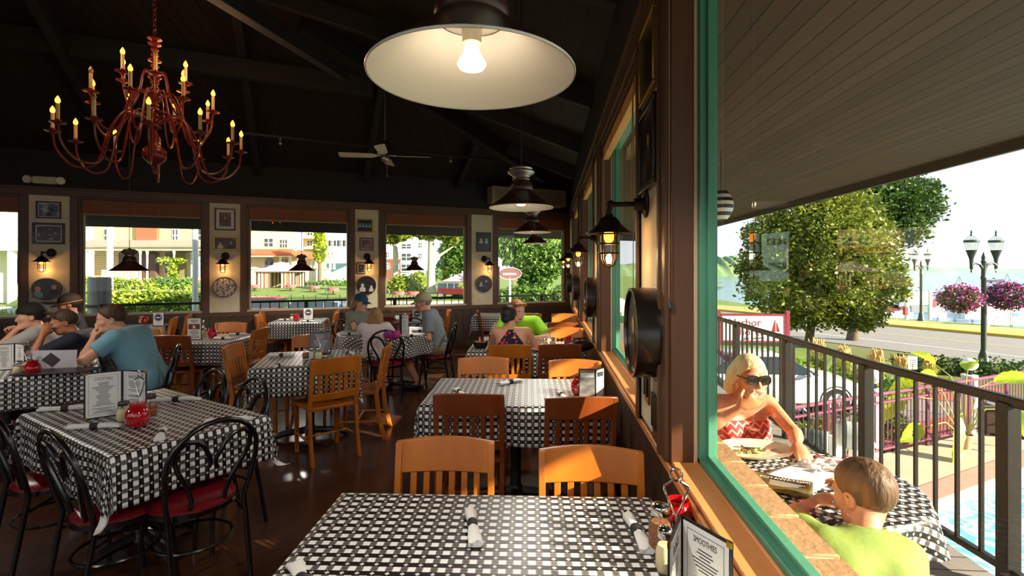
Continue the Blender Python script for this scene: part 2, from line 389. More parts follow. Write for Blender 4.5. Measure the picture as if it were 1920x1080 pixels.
# back wall
BWIN = [(bs(1060), bs(932)), (bs(875), bs(720)), (bs(655), bs(463)), (bs(380), bs(147)), (bs(38), bs(38)+2.0)]
BS, BH = 0.90, 2.72
g = G()
g.b2((-.3, -.14, -.1), (11.4, 0, BS-.03), 0, BWM)
g.b2((-.3, -.14, BH), (11.4, 0, 3.75), 3, BWM)
edges = [-.3] + [v for w in BWIN for v in w] + [11.4]
for k, (a, b) in enumerate(zip(edges[0::2], edges[1::2])):
    g.b2((a, -.14, BS-.03), (b, 0, BH), 1, BWM)
    if 0 < k < 5: g.b2((a+.10, 0, BS-.05), (b-.10, .006, BH), 2, BWM)
bw = struct(obj('wall_back', g, [mat('brown_paint', (66, 50, 38), 0.5), M_TRIM, M_CREAM, M_BLACKW]))
g = G()
for k in range(70):                      # tongue-and-groove wainscot
    x = k*.165; g.b2((x+.003, 0, .14), (x+.162, .012, BS-.10), 0, BWM)
g.b2((0, 0, BS-.11), (11.4, .02, BS-.03), 1, BWM); g.b2((0, 0, 0), (11.4, .02, .14), 1, BWM)
g.b2((0, 0, BH+.0), (11.4, .024, BH+.10), 1, BWM)
g.b2((0, 0, BH+.10), (11.4, .034, BH+.13), 1, BWM)
for k, (a, b) in enumerate(zip(edges[0::2], edges[1::2])):
    if a > 0: g.b2((a, 0, BS-.04), (a+.10, .02, BH), 1, BWM)
    if b < 11: g.b2((b-.10, 0, BS-.04), (b, .02, BH), 1, BWM)
struct(obj('trim_2', g, [mat('wainscot_brown', (62, 46, 34), 0.5, noise=(6, (1, 1, .1), .3), rgb2=(76, 58, 44)), M_TRIM], bevel=.003))
M_SASH = mat('pale_sash', (186, 176, 156), 0.5)
def back_window(i, a, b):
    g = G()
    g.b2((a, -.14, BS-.03), (a+.03, .0, BH), 0, BWM); g.b2((b-.03, -.14, BS-.03), (b, .0, BH), 0, BWM)
    g.b2((a, -.14, BH-.03), (b, .0, BH), 0, BWM)
    g.b2((b-.055, -.11, BS), (b-.03, -.07, BH-.03), 1, BWM); g.b2((a+.03, -.11, BS), (a+.04, -.07, BH-.03), 1, BWM)
    w = struct(obj('window_%d' % i, g, [M_TRIM, M_SASH], bevel=.003))
    g = G(); g.b2((a, -.15, BS-.03), (b, .004, BS), 0, BWM)
    obj('window_sill', g, M_SASH, w, bevel=.003)
    g = G(); g.quad(*[(x, -.09, z) for x, z in ((a+.03, BS), (b-.03, BS), (b-.03, BH-.03), (a+.03, BH-.03))], 0, BWM)
    obj('glass_pane', g, M_GLASS, w, smooth=0)
for i, (a, b) in enumerate(BWIN): back_window(5+i, a, b)
# unseen walls behind the camera, with window rows added to light the room
g = G(); OP = [(-9.0, -6.3), (-6.0, -3.3), (-3.0, .1)]
g.b2((LX, FY-.14, -.1), (WX, FY, .85)); g.b2((LX, FY-.14, 2.72), (WX, FY, 5.4))
e = [LX] + [v for w in OP for v in w] + [WX]
for a, b in zip(e[0::2], e[1::2]): g.b2((a, FY-.14, .85), (b, FY, 2.72))
struct(obj('wall_front', g, M_TRIM))
for i, (a, b) in enumerate(OP):
    g = G()
    for lo, hi in (((a, FY-.1, .85), (b, FY-.04, .91)), ((a, FY-.1, 2.66), (b, FY-.04, 2.72)), ((a, FY-.1, .91), (a+.06, FY-.04, 2.66)), ((b-.06, FY-.1, .91), (b, FY-.04, 2.66))): g.b2(lo, hi)
    w = struct(obj('window_%d' % (10+i), g, M_GREEN))
    g = G(); g.quad((a+.06, FY-.07, .91), (b-.06, FY-.07, .91), (b-.06, FY-.07, 2.66), (a+.06, FY-.07, 2.66)); obj('glass_pane', g, M_GLASS, w, smooth=0)
g = G(); g.b2((LX-.14, FY, -.1), (LX, 6.4, 5.4)); struct(obj('wall_left', g, M_TRIM))
# ceiling: two slopes rising from the window walls to a flat top
def za(p): return 3.40 + 0.5*((p-CB).dot(BN))
def zb(p): return 3.45 + 0.40*(WX-p.x)
ZT = 4.9
def clipplane(fn, others, name):
    bm = bmesh.new(); q = [Vector((WX+.1, FY-.1, 0)), Vector((CB.x+.1, CB.y+.16, 0)), Vector((BE.x-.1, BE.y, 0)), Vector((LX-.1, FY-.1, 0))]
    bm.faces.new([bm.verts.new(p) for p in q])
    for o in others:
        # keep where fn < o : both affine in x, y
        d0 = fn(Vector((0,0,0)))-o(Vector((0,0,0))); dx = fn(Vector((1,0,0)))-o(Vector((1,0,0)))-d0; dy = fn(Vector((0,1,0)))-o(Vector((0,1,0)))-d0
        n = Vector((dx, dy, 0)); co = -n*d0/n.length_squared
        bmesh.ops.bisect_plane(bm, geom=bm.verts[:]+bm.edges[:]+bm.faces[:], plane_co=co, plane_no=n, clear_outer=True)
    for v in bm.verts: v.co.z = fn(v.co)
    return bm
top = lambda p: ZT
g = G()
for fn, oth in ((za, [zb, top]), (zb, [za, top]), (top, [za, zb])):
    bm = clipplane(fn, oth, ''); bm.verts.ensure_lookup_table()
    g.add([v.co.copy() for v in bm.verts], [tuple(v.index for v in f.verts) for f in bm.faces]); bm.free()
struct(obj('ceiling', g, M_CEIL, smooth=0))
def cz(p): return min(za(p), zb(p), ZT)
def beam(name, a, b, w=.12, h=.22):
    g = G(); A = Vector((a[0], a[1], 0)); B = Vector((b[0], b[1], 0)); A.z = cz(A)-h/2+.01; B.z = cz(B)-h/2+.01
    g.beam(A, B, w, h); struct(obj(name, g, M_BEAM, bevel=.006))
# hip line
HA = Vector((WX, CB.y, 0))
k = (0.5*BN.x+0.40, 0.5*BN.y)            # za-zb = c + k.(p-C)
hd = Vector((-k[1], k[0], 0)).normalized(); hd = hd if hd.x < 0 else -hd
beam('beam_hip', HA + hd*1.0, HA + hd*6.2, .16, .26)
tt = 0
for i, s0 in enumerate((2.6, 4.4, 6.2, 8.1)):
    a = CB + BD*s0; b = a + BN*3.7
    if za(b) > zb(b):
        for q in range(100):
            b = a + BN*3.7*(1-q/100)
            if za(b) <= zb(b): break
    beam('beam_rafter', a, b, .10, .2)
for y0 in (9.2, 7.2, 5.2, 3.2, 1.2):
    a = Vector((WX, y0, 0)); b = a + Vector((-4.4, 0, 0))
    if zb(b) > za(b):
        for q in range(100):
            b = a + Vector((-4.4*(1-q/100), 0, 0))
            if zb(b) <= za(b): break
    beam('beam_rafter', a, b, .10, .2)
g = G(); a, b = pt(-250, 30, 5.4), pt(700, 165, 6.9); g.beam(a, b, .14, .24); struct(obj('beam_tie', g, M_BEAM, bevel=.006))
g = G(); a, b = pt(250, -120, 2.4), pt(645, 140, 6.2); g.beam(a, b, .10, .14); struct(obj('beam_purlin', g, M_BEAM, bevel=.006))
g = G(); a, b = pt(560, 275, 7.4), pt(640, 283, 7.9)
# bamboo blinds rolled up at the window heads
def blind(M, a, b, zt, zb_, label, n, yoff=0.03, pine=False):
    """local frame: x along the wall, y into the room"""
    t = thing('window_blind', label, 'blind', M @ Vector(((a+b)/2, 0, zt)), 0, 'rolled-up window blinds')
    t.matrix_world = M @ Matrix.Translation(((a+b)/2, -.035, zt))
    w = (b-a)/2-.035; h = zt-zb_
    g = G(); g.b2((-w, -.03, -.025), (w, .012, 0)); obj('head_rail', g, M_TRIM, t, bevel=.003)
    g = G()
    for i in range(4): g.b2((-w, -.022+i*.011, -h), (w, -.015+i*.011, -.02-.0*i))
    obj('slat_stack', g, M_PINE if pine else M_BLIND, t)
    g = G(); g.b2((-w-.003, -.03, -h-.018), (w+.003, .024, -h)); obj('bottom_rail', g, M_PINE if pine else mat('honey_bamboo', (176, 112, 56), .45), t, bevel=.004)
    for k in range(n):
        g = G(); x = -w+.15+(2*w-.3)*k/max(1, n-1); g.tube([(x, .026, -.02), (x, .026, -h-.02)], .0025, 5)
        obj('lift_cord', g, mat('tan_cord', (150, 112, 70), .8), t)
    return t
bl = ['brown blind rolled up in the back window beside the corner', 'honey brown blind in the back window behind the man in the cap', 'honey brown blind above the pink gazebo view in the back window',
      'dark red-brown blind in the wide back window behind the bearded men', 'dark red-brown blind in the back window cut by the photo edge']
bl[3] = 'dark red-brown blind in the back window with the wooden piling outside'
for (a, b), l in zip(BWIN, bl): blind(BWM, a, b, BH-.03, BH-.25, l, 4)
RWM = Matrix.Translation((WX, 0, 0)) @ Matrix.Rotation(PI/2, 4, 'Z')      # window wall frame: x along +y, y into the room
for (a, b), l in zip(RWIN[1:], ['pale pine blind in the window wall right behind the nearest lantern', 'pale pine blind in the second window past the nearest lantern', 'pale pine blind in the window wall nearest the back corner']):
    blind(RWM, a, b, HEAD-.03, HEAD-.13, l, 4, pine=True)
# ------------------------------------------------------------------ tables and cloths
def cloth(name, L, W, drop, seed, label, loc, rz, round_r=None, h=0.762, curl=.30, swap=False):
    rnd = random.Random(seed); ph = [rnd.uniform(0, 6.28) for _ in range(6)]
    p = 0.042/2.0
    nx, ny = int((L+2*drop)/p), int((W+2*drop)/p)
    if round_r: nx, ny = 120, 42
    g = G(); uv = []; tip = []
    for j in range(ny+1):
        for i in range(nx+1):
            a = -L/2-drop+(L+2*drop)*i/nx; b = -W/2-drop+(W+2*drop)*j/ny
            if round_r:
                tr = (j/ny)*(round_r+drop); tw = 2*PI*i/nx; a, b = tr*math.cos(tw), tr*math.sin(tw)
                rr = math.hypot(a, b); k = min(1, round_r/rr) if rr > 0 else 1
                ca, cb = a*k, b*k
            else: ca, cb = max(-L/2, min(L/2, a)), max(-W/2, min(W/2, b))
            oa, ob = a-ca, b-cb; o = math.hypot(oa, ob)
            if o < 1e-6: g.v.append(Vector((a, b, h)))
            else:
                da, db = oa/o, ob/o
                bend = 0.018; zz = h-max(0, o-bend*.4) if o > bend else h-o*.35
                along = a*db - b*da if not round_r else math.atan2(b, a)*round_r
                corner = abs(da*db)*2 if not round_r else 0
                wv = (math.sin(along*11+ph[0])+.6*math.sin(along*23+ph[1])) * .012 * min(1, o/.12)
                if round_r: wv = .045*math.sin(math.atan2(b, a)*9+ph[2])*min(1, o/.2)
                out = .016*min(1, o/.03) + (.05+.06*corner)*o + wv
                if corner > .6 and o > curl:                       # the corner tips roll outward and show the backing
                    q = (o-curl)/.045*min(1, (corner-.6)/.25); zz = zz+(o-curl)-.045*math.sin(q)-(o-curl)*0 if q > 0 else zz; out += .045*(1-math.cos(q))
                g.v.append(Vector((ca+da*out, cb+db*out, zz)))
            uv.append((b+.0005, a+.0005) if swap else (a+.0005, b+.0005)); tip.append(o > curl+.005 and not round_r and abs(oa*ob) > .3*o*o)
    for j in range(ny):
        for i in range(nx):
            k = j*(nx+1)+i; q = (k, k+1, k+nx+2, k+nx+1); g.f.append(q[::-1] if round_r else q); g.m.append(1 if tip[k] and tip[k+nx+2] else 0)
    g.uv = uv
    o = obj(name, g, [M_CLOTH, M_UNDER], None, loc, rz, smooth=60)
    s = o.modifiers.new('thick', 'SOLIDIFY'); s.thickness = 0.002; s.offset = -1; s.material_offset = 1
    return tag(o, label, 'tablecloth', 'black and white checked tablecloths')
M_TBASE = mat('black_cast_iron', (20, 18, 17), 0.5, bump=(60, .2))
M_TTOP = mat('table_underside', (70, 50, 34), 0.6)
def table_base(name, label, L, W, loc, rz, round_r=None, n=4, posts=(0,)):
    t = thing(name, label, 'table', loc, rz, 'restaurant pedestal tables')
    g = G()
    if round_r: g.lathe([(0.001, .729), (round_r-.006, .729), (round_r-.004, .755), (.001, .758)], 40)
    else: g.box((0, 0, .744), (L-.008, W-.008, .028))
    obj('tabletop', g, M_TTOP, t)
    for x0 in posts:
        g = G(); g.tube([(x0, 0, .06), (x0, 0, .70)], .038, 12); g.lathe([(.07, 0), (.06, .02), (.04, .06)], 14, 0, Matrix.Translation((x0, 0, .06)))
        g.box((x0, 0, .715), (.5 if L > .8 else .4, .06, .02)); g.box((x0, 0, .715), (.06, min(.5, W*.7), .02))
        obj('column', g, M_TBASE, t)
        g = G()
        for k in range(n):
            w = 2*PI*k/n; d = Vector((math.cos(w), math.sin(w), 0)); r = .34 if k % 2 == 0 else .27
            g.tube([Vector((x0, 0, .075))+d*.03, Vector((x0, 0, .06))+d*r*.6, Vector((x0, 0, .035))+d*r*.92, Vector((x0, 0, .012))+d*r], [.034, .03, .026, .022], 8)
        obj('foot_cross', g, M_TBASE, t)
    return t
D = math.degrees; R = math.radians
TAB = {}
def table(key, lat, dep, deg, L, W, drop, lab_t, lab_c, round_r=None, posts=(0,)):
    loc = cw(lat, dep); rz = R(deg)+TH
    if key == 'front': loc = cw(lat, dep)
    table_base('round_table' if round_r else 'dining_table', lab_t, L, W, loc, rz, round_r, posts=posts)
    cloth('tablecloth', L if not round_r else 2*round_r, W if not round_r else 2*round_r, drop, hash(key) % 97 if False else len(TAB)*7+3, lab_c, loc, rz, round_r, curl=.255 if key == 'menu' else .31, swap=key in ('family', 'centre', 'back_centre'))
    TAB[key] = (loc, rz, L, W)
table('front', -.078, 1.452, -1.9, 1.14, .78, .24, 'dining table beside the big window, nearest the camera', 'checked tablecloth nearest the camera, crossed by a stripe of sunlight')
table('second', .025, 3.43, -1.9, 1.16, .76, .25, 'dining table by the second window of the right wall', 'checked tablecloth by the window wall with a glossy red jar at its right end')
table('couple', .15, 5.40, -1.9, 1.18, .76, .25, 'dining table of the couple beside the window wall', 'checked tablecloth between the man in lime and the woman in a floral dress')
table('beyond', .31, 7.42, -1.9, 1.18, .76, .25, 'dining table behind the man in the lime shirt', 'checked tablecloth behind the man in the lime shirt')
table('corner', -.10, 9.15, -1.9, 1.18, .76, .25, 'dining table nearest the back corner of the room', 'checked tablecloth nearest the back corner of the room')
table('menu', -2.126, 2.862, -32.0, 1.23, .74, .25, 'dining table with black hoop-back chairs in the left foreground', 'checked tablecloth in the left foreground carrying an open menu')
table('family', -4.456, 3.845, 40.5, 1.9, .78, .26, 'long dining table of the men reading menus', 'long checked tablecloth in front of the man in the light blue shirt', posts=(-.5, .5))
table('centre', -1.92, 4.72, 16.0, .86, .84, .26, 'square table in the middle of the room among wooden chairs', 'checked tablecloth in the middle of the room behind the empty honey oak chair')
table('left', -3.73, 6.06, 0.0, .84, .80, .26, 'square table with a red jar and an upright photo card', 'checked tablecloth under the upright photo card and the red jar')
table('back_centre', -3.5, 8.17, 12.0, .78, .78, .26, 'square table under the back window with the gazebo view', 'checked tablecloth under the back window with the gazebo view')
table('round', -1.69, 6.68, 0, 1.3, 1.3, .27, 'round table where the family with the girl sits', 'round draped checked tablecloth where the girl and the man in the grey shirt sit', round_r=.62)
table('back_right', -1.66, 8.75, 14, .78, .78, .26, 'small table behind the man in the tan cap', 'checked tablecloth behind the man in the tan cap, against the back wall')
table('back_left', -5.54, 7.25, 24, .76, .78, .26, 'small table behind the man in the light blue shirt', 'checked tablecloth behind the man in the light blue shirt')

# ------------------------------------------------------------------ wooden slat-back chairs
def wood_chair(mw, name, label):
    t = thing(name, label, 'chair', (0,0,0), 0, 'wooden slat-back chairs')
    def yb(z): return -.195 - max(0, z-.42)*.17           # raked back line
    g = G()
    def seat(u, v):
        x = (u-.5)*(.43-.04*(1-v)); y = -.20+.41*v
        return (x, y, .452-.014*math.sin(PI*u)*math.sin(PI*min(1, v*1.1)))
    g.grid(8, 8, seat); g.grid(8, 8, lambda u, v: ((u-.5)*(.42-.04*(1-v)), -.195+.40*v, .424), flip=True)
    k = 81
    for e in range(8):
        for a, b in ((e, e+1), (72+e+1, 72+e), ((e+1)*9, e*9), (e*9+8, e*9+17)): g.f.append((a, a+k, b+k, b)); g.m.append(0)
    obj('seat', g, mw, t, bevel=.004)
    for s in (-1, 1):
        g = G(); g.tube([(s*.185, .17, .43), (s*.178, .175, 0)], [.026, .02], 4); obj('front_leg', g, mw, t, bevel=.003)
        g = G(); x = s*.197
        pts = [(x, yb(.43)-.075, 0), (x, yb(.43)-.02, .22), (x, yb(.43), .43), (x, yb(.65), .65), (x, yb(.86), .86)]
        for a, b in zip(pts[:-1], pts[1:]):
            vs = []
            for p, w in ((a, .019), (b, .019)):
                vs += [(p[0]-.014, p[1]-w, p[2]), (p[0]+.014, p[1]-w, p[2]), (p[0]+.014, p[1]+w, p[2]), (p[0]-.014, p[1]+w, p[2])]
            g.add(vs, [(3,2,1,0),(4,5,6,7),(0,1,5,4),(1,2,6,5),(2,3,7,6),(3,0,4,7)])
        obj('rear_leg', g, mw, t, bevel=.003)
    def rail(z0, z1, th, arch=0):
        g = G(); n = 10; vs = []
        for i in range(n+1):
            u = i/n; x = -.211+.422*u; c = -.028*math.sin(PI*u)
            top = z1 + arch*math.sin(PI*u)
            for z in (z0, top):
                y = yb(z)+c
                vs += [(x, y-th/2, z), (x, y+th/2, z)]
        fs = []
        for i in range(n):
            a = i*4; b = a+4
            fs += [(a, b, b+2, a+2), (a+1, a+3, b+3, b+1), (a+2, b+2, b+3, a+3), (a, a+1, b+1, b)]
        fs += [(0, 2, 3, 1), (n*4, n*4+1, n*4+3, n*4+2)]
        g.add(vs, fs); return g
    obj('crest_rail', rail(.735, .862, .024, .012), mw, t, bevel=.004)
    obj('lower_rail', rail(.515, .575, .02), mw, t, bevel=.003)
    for i in range(6):
        g = G(); x = -.135+.27*i/5; c = -.028*math.sin(PI*(x+.211)/.422)
        g.beam((x, yb(.57)+c, .57), (x, yb(.745)+c, .745), .026, .012, up=(0, 1, 0)); obj('back_slat', g, mw, t, bevel=.002)
    for s in (-1, 1):
        g = G(); g.tube([(s*.18, .172, .17), (s*.195, yb(.43)-.04, .17)], .010, 8); obj('side_stretcher', g, mw, t)
    g = G(); g.tube([(-.187, -.01, .17), (.187, -.01, .17)], .010, 8); obj('cross_stretcher', g, mw, t)
    return t
CH = {}
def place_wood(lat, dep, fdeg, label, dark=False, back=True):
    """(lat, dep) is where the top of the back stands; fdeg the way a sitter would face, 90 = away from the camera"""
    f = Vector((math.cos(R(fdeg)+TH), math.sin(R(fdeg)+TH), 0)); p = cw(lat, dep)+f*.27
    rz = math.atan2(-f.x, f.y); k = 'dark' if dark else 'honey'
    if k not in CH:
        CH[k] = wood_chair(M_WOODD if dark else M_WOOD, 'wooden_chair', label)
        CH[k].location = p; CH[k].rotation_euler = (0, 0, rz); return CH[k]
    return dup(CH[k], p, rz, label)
place_wood(-.285, 2.13, -91, 'honey oak chair across the nearest table, left of two')
place_wood(.32, 2.02, -94, 'honey oak chair across the nearest table, beside the window wall')
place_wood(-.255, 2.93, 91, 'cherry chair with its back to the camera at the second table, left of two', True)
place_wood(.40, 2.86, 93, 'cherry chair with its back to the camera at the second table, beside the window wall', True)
place_wood(-.235, 4.10, -91, 'honey oak chair across the second table, left of two')
place_wood(.505, 3.99, -93, 'honey oak chair across the second table, crossed by a diagonal of sunlight')
place_wood(-.02, 4.82, 90, 'honey oak chair the woman in the floral dress sits on')
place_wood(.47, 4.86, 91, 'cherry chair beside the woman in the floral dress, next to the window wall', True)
place_wood(.68, 6.22, -92, 'honey oak chair beside the man in the lime shirt, split by sunlight')
place_wood(.02, 6.30, -92, 'honey oak chair the man in the lime shirt sits on')
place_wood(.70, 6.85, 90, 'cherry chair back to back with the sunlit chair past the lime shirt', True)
place_wood(.86, 8.15, -92, 'small sunlit honey chair third along the window wall')
place_wood(.28, 8.2, -92, 'honey chair peeping over the shoulder of the man in the lime shirt')
place_wood(-.60, 8.85, 6, 'cherry chair seen from the side to the left of the couple', True)
place_wood(-1.46, 4.13, 131, 'empty honey oak chair in the middle of the room with its back to the camera')
place_wood(-1.22, 4.86, 186, 'honey oak chair seen edge-on beside the girl')
place_wood(-2.22, 5.52, -76, 'honey oak chair facing the camera behind the central table')
place_wood(-2.70, 4.80, 8, 'honey oak chair seen edge-on at the left of the central table')
place_wood(-3.12, 6.17, 182, 'honey oak chair between the red jar table and the central table')
place_wood(-3.87, 6.84, -88, 'honey oak chair facing the camera behind the red jar table', )
place_wood(-3.78, 5.49, 92, 'cherry chair behind the man in the light blue shirt, facing the red jar table', True)
place_wood(-4.10, 8.02, 14, 'nearer of the two honey chairs left of the table under the gazebo window')
place_wood(-4.28, 8.52, 14, 'farther of the two honey chairs left of the table under the gazebo window')
place_wood(-2.98, 8.42, 192, 'nearer of the two honey chairs right of the table under the gazebo window')
place_wood(-3.14, 8.92, 192, 'farther of the two honey chairs right of the table under the gazebo window')
place_wood(-5.14, 7.55, 204, 'nearer of the two honey chairs right of the table behind the blue shirt')
place_wood(-5.22, 8.02, 204, 'farther of the two honey chairs right of the table behind the blue shirt')
place_wood(-1.14, 8.95, 194, 'honey oak chair behind the man in the grey shirt')
place_wood(-4.35, 5.95, 4, 'honey oak chair left of the red jar table, mostly hidden')

# ------------------------------------------------------------------ black bentwood chairs
def bent_chair(label):
    t = thing('bentwood_chair', label, 'chair', (0,0,0), 0, 'black hoop-back chairs')
    g = G(); g.lathe([(.001, .478), (.12, .476), (.175, .468), (.196, .452), (.198, .44), (.001, .436)], 32, 0, Matrix.Diagonal((1.0, 1.0, 1, 1)))
    obj('seat_cushion', g, M_REDV, t)
    g = G(); g.lathe([(.2, .418), (.206, .418), (.206, .442), (.2, .442), (.2, .418)], 32); obj('seat_ring', g, M_BLACKM, t)
    def yb(z): return -.17-(z-.44)*.24
    g = G(); pts = []
    for z in (0, .15, .30, .44): pts.append((-.175, -.245+(z/.44)*.075 if z < .44 else -.17, z))
    for z in (.52, .60, .66): pts.append((-.185-.02*(z-.44)/.2, yb(z), z))
    for k in range(1, 12):
        w = PI*k/12; pts.append((-.208*math.cos(w), yb(.68+.20*math.sin(w)), .68+.20*math.sin(w)))
    pts += [(-x, y, z) for x, y, z in pts[:7][::-1]]
    g.tube(pts, .0125, 10); obj('back_hoop', g, M_BLACKM, t)
    for s in (-1, 1):
        g = G(); c = [(.075, .44), (.078, .50), (.105, .58), (.150, .66), (.172, .72), (.165, .775), (.128, .805), (.085, .795), (.050, .765), (.030, .725), (.012, .685), (.014, .655), (.030, .635)]
        g.tube([(s*x, yb(z)+.004, z) for x, z in c], [.0115]*10+[.011, .010, .007], 8); obj('back_scroll', g, M_BLACKM, t)
        g = G(); g.tube([(s*.15, .12, .43), (s*.165, .145, .28), (s*.18, .17, 0)], .0125, 8); obj('front_leg', g, M_BLACKM, t)
    g = G(); g.tube([(.172*math.cos(2*PI*k/24), -.02+.172*math.sin(2*PI*k/24), .25) for k in range(24)], .008, 6, closed=True); obj('foot_ring', g, M_BLACKM, t)
    for s in (-1, 1):
        g = G(); g.tube([(s*.17, .155, .20), (s*.172, .11, .30), (s*.17, .03, .385), (s*.172, -.06, .40), (s*.175, -.17, .36)], .008, 6); obj('side_brace', g, M_BLACKM, t)
    return t
def place_bent(lat, dep, fdeg, label):
    f = Vector((math.cos(R(fdeg)+TH), math.sin(R(fdeg)+TH), 0)); p = cw(lat, dep)+f*.25
    rz = math.atan2(-f.x, f.y)
    if 'bent' not in CH:
        CH['bent'] = bent_chair(label); CH['bent'].location = p; CH['bent'].rotation_euler = (0, 0, rz); return CH['bent']
    return dup(CH['bent'], p, rz, label)
place_bent(-1.42, 2.38, 146, 'black hoop-back chair with a maroon seat at the right end of the foreground table')
place_bent(-2.04, 2.22, 60, 'black hoop-back chair on the near side of the foreground table, whole')
place_bent(-2.66, 2.56, 58, 'black hoop-back chair cut by the left photo edge')
place_bent(-2.12, 3.52, -124, 'black hoop-back chair across the foreground table, nearer the blue shirt')
place_bent(-1.70, 3.26, -126, 'black hoop-back chair across the foreground table, nearer the central table')
place_bent(-3.20, 4.72, 206, 'black hoop-back chair the man in the light blue shirt sits on')
place_bent(-1.49, 5.86, 100, 'black hoop-back chair the girl sits on')
place_bent(-.78, 6.60, 176, 'black hoop-back chair the man in the grey shirt sits on')
place_bent(-2.46, 7.12, -20, 'black hoop-back chair the woman in the blue cap sits on')
place_bent(-1.45, 7.30, -96, 'empty black hoop-back chair across the round table')
# ------------------------------------------------------------------ lamps and ceiling things
def lampcol(name, rgb, k): return mat(name, rgb, .4, emit=(rgb, k))
M_FLAME = lampcol('amber_bulb_glow', (255, 116, 16), 24.0)
M_BULB = lampcol('warm_bulb_glow', (255, 214, 150), 2.5)
M_FIL = lampcol('filament_glow', (255, 140, 30), 14.0)
def point(parent, loc, watt, col, r=.03, name='bulb_light'):
    l = bpy.data.lights.new(name, 'POINT'); l.energy = watt; l.color = tuple(col); l.shadow_soft_size = r
    o = bpy.data.objects.new(name, l); COL.objects.link(o); o.parent = parent; o.location = loc; return o
def pendant(loc, r, top, label, watt, lit=True):
    t = thing('pendant_lamp', label, 'pendant lamp', loc, 0, 'oxblood enamel pendant lamps'); k = r/.23
    S = Matrix.Diagonal((k, k, k, 1))
    g = G(); g.lathe([(.2285, .0), (.23, .004), (.216, .016), (.16, .058), (.105, .102), (.082, .125), (.076, .13)], 56, 0, S)
    g.lathe([(.078, .127), (.101, .099), (.156, .054), (.213, .011), (.227, .001)], 56, 1, S)
    g.lathe([(.227, .001), (.2305, .0), (.2315, .004), (.23, .006)], 56, 1, S)
    obj('lamp_shade', g, [M_SHADE, M_ENAM], t)
    g = G(); g.lathe([(.078, .126), (.084, .135), (.082, .16), (.072, .175), (.062, .195), (.058, .2)], 40, 0, S); obj('neck', g, M_SHADE, t)
    g = G(); g.lathe([(.056, .198), (.062, .205), (.058, .22), (.066, .232), (.094, .25), (.097, .258), (.088, .268), (.078, .276), (.082, .284), (.06, .296), (.02, .302), (.012, .312), (.001, .314)], 40, 0, S); obj('silver_finial', g, M_STEEL, t)
    g = G(); g.tube([(0, 0, .12*k), (0, 0, .075*k)], .022*k, 16); g.lathe([(.075, .127), (.05, .118), (.022, .11)], 32, 0, S); obj('lamp_socket', g, M_ENAM, t)
    g = G(); g.lathe([(.014, .078), (.016, .066), (.018, .055), (.030, .035), (.033, .028), (.028, .02), (.012, .016), (.001, .015)], 24, 0, S)
    b = obj('bulb', g, M_BULB if lit else M_ENAM, t)
    g = G(); g.tube([(0, 0, .31*k), (0, 0, top-loc[2])], .0035, 6); obj('hanging_cord', g, M_BLACK, t)
    if lit:                                    # a reflector bulb: most of its light goes down
        l = bpy.data.lights.new('bulb_light', 'SPOT'); l.energy = watt; l.color = (1, .92, .80); l.spot_size = R(168); l.spot_blend = .35; l.shadow_soft_size = .03
        o = bpy.data.objects.new('bulb_light', l); COL.objects.link(o); o.parent = t; o.location = (0, 0, .012*k)
        point(t, (0, 0, .045*k), 2.2, (1, .88, .70), .03)
    return t
PW = 37
def ceil_at(p): return cz(Vector(p))
for la, de, r, z, lab in ((-.090, 1.11, .23, 2.03, 'big pendant lamp nearest the camera with its bulb and white inside showing'),
                          (.066, 3.57, .23, 2.04, 'pendant lamp with a silver neck, second from the camera along the window wall'),
                          (.25, 6.10, .23, 2.05, 'pendant lamp third along the window wall, its white rim just above the next'),
                          (.40, 8.55, .23, 2.04, 'farthest pendant lamp along the window wall, in front of the corner window'),
                          (-4.55, 5.90, .20, 1.58, 'dark pendant lamp hanging low in front of the window with the Victorian house'),
                          (-3.35, 7.90, .20, 1.575, 'dark pendant lamp in front of the window with the gazebo'),
                          (-1.84, 9.35, .195, 1.58, 'dark pendant lamp in front of the window with the big tree trunk')):
    p = cw(la, de, z); pendant(p, r, ceil_at(p), lab, PW)
for x_, y_, lab in ((-.22, -1.45, 'added unseen pendant lamp behind the camera along the window wall'), (-2.5, -.35, 'added unseen pendant lamp behind the camera over the left tables'), (-4.9, 1.0, 'added unseen pendant lamp left of the camera'), (-4.6, 3.3, 'added unseen pendant lamp over the long table')):
    p = Vector((x_, y_, 2.03)); pendant(p, .23, ceil_at(p), lab, PW)  # unseen pendants, added to brighten the tables
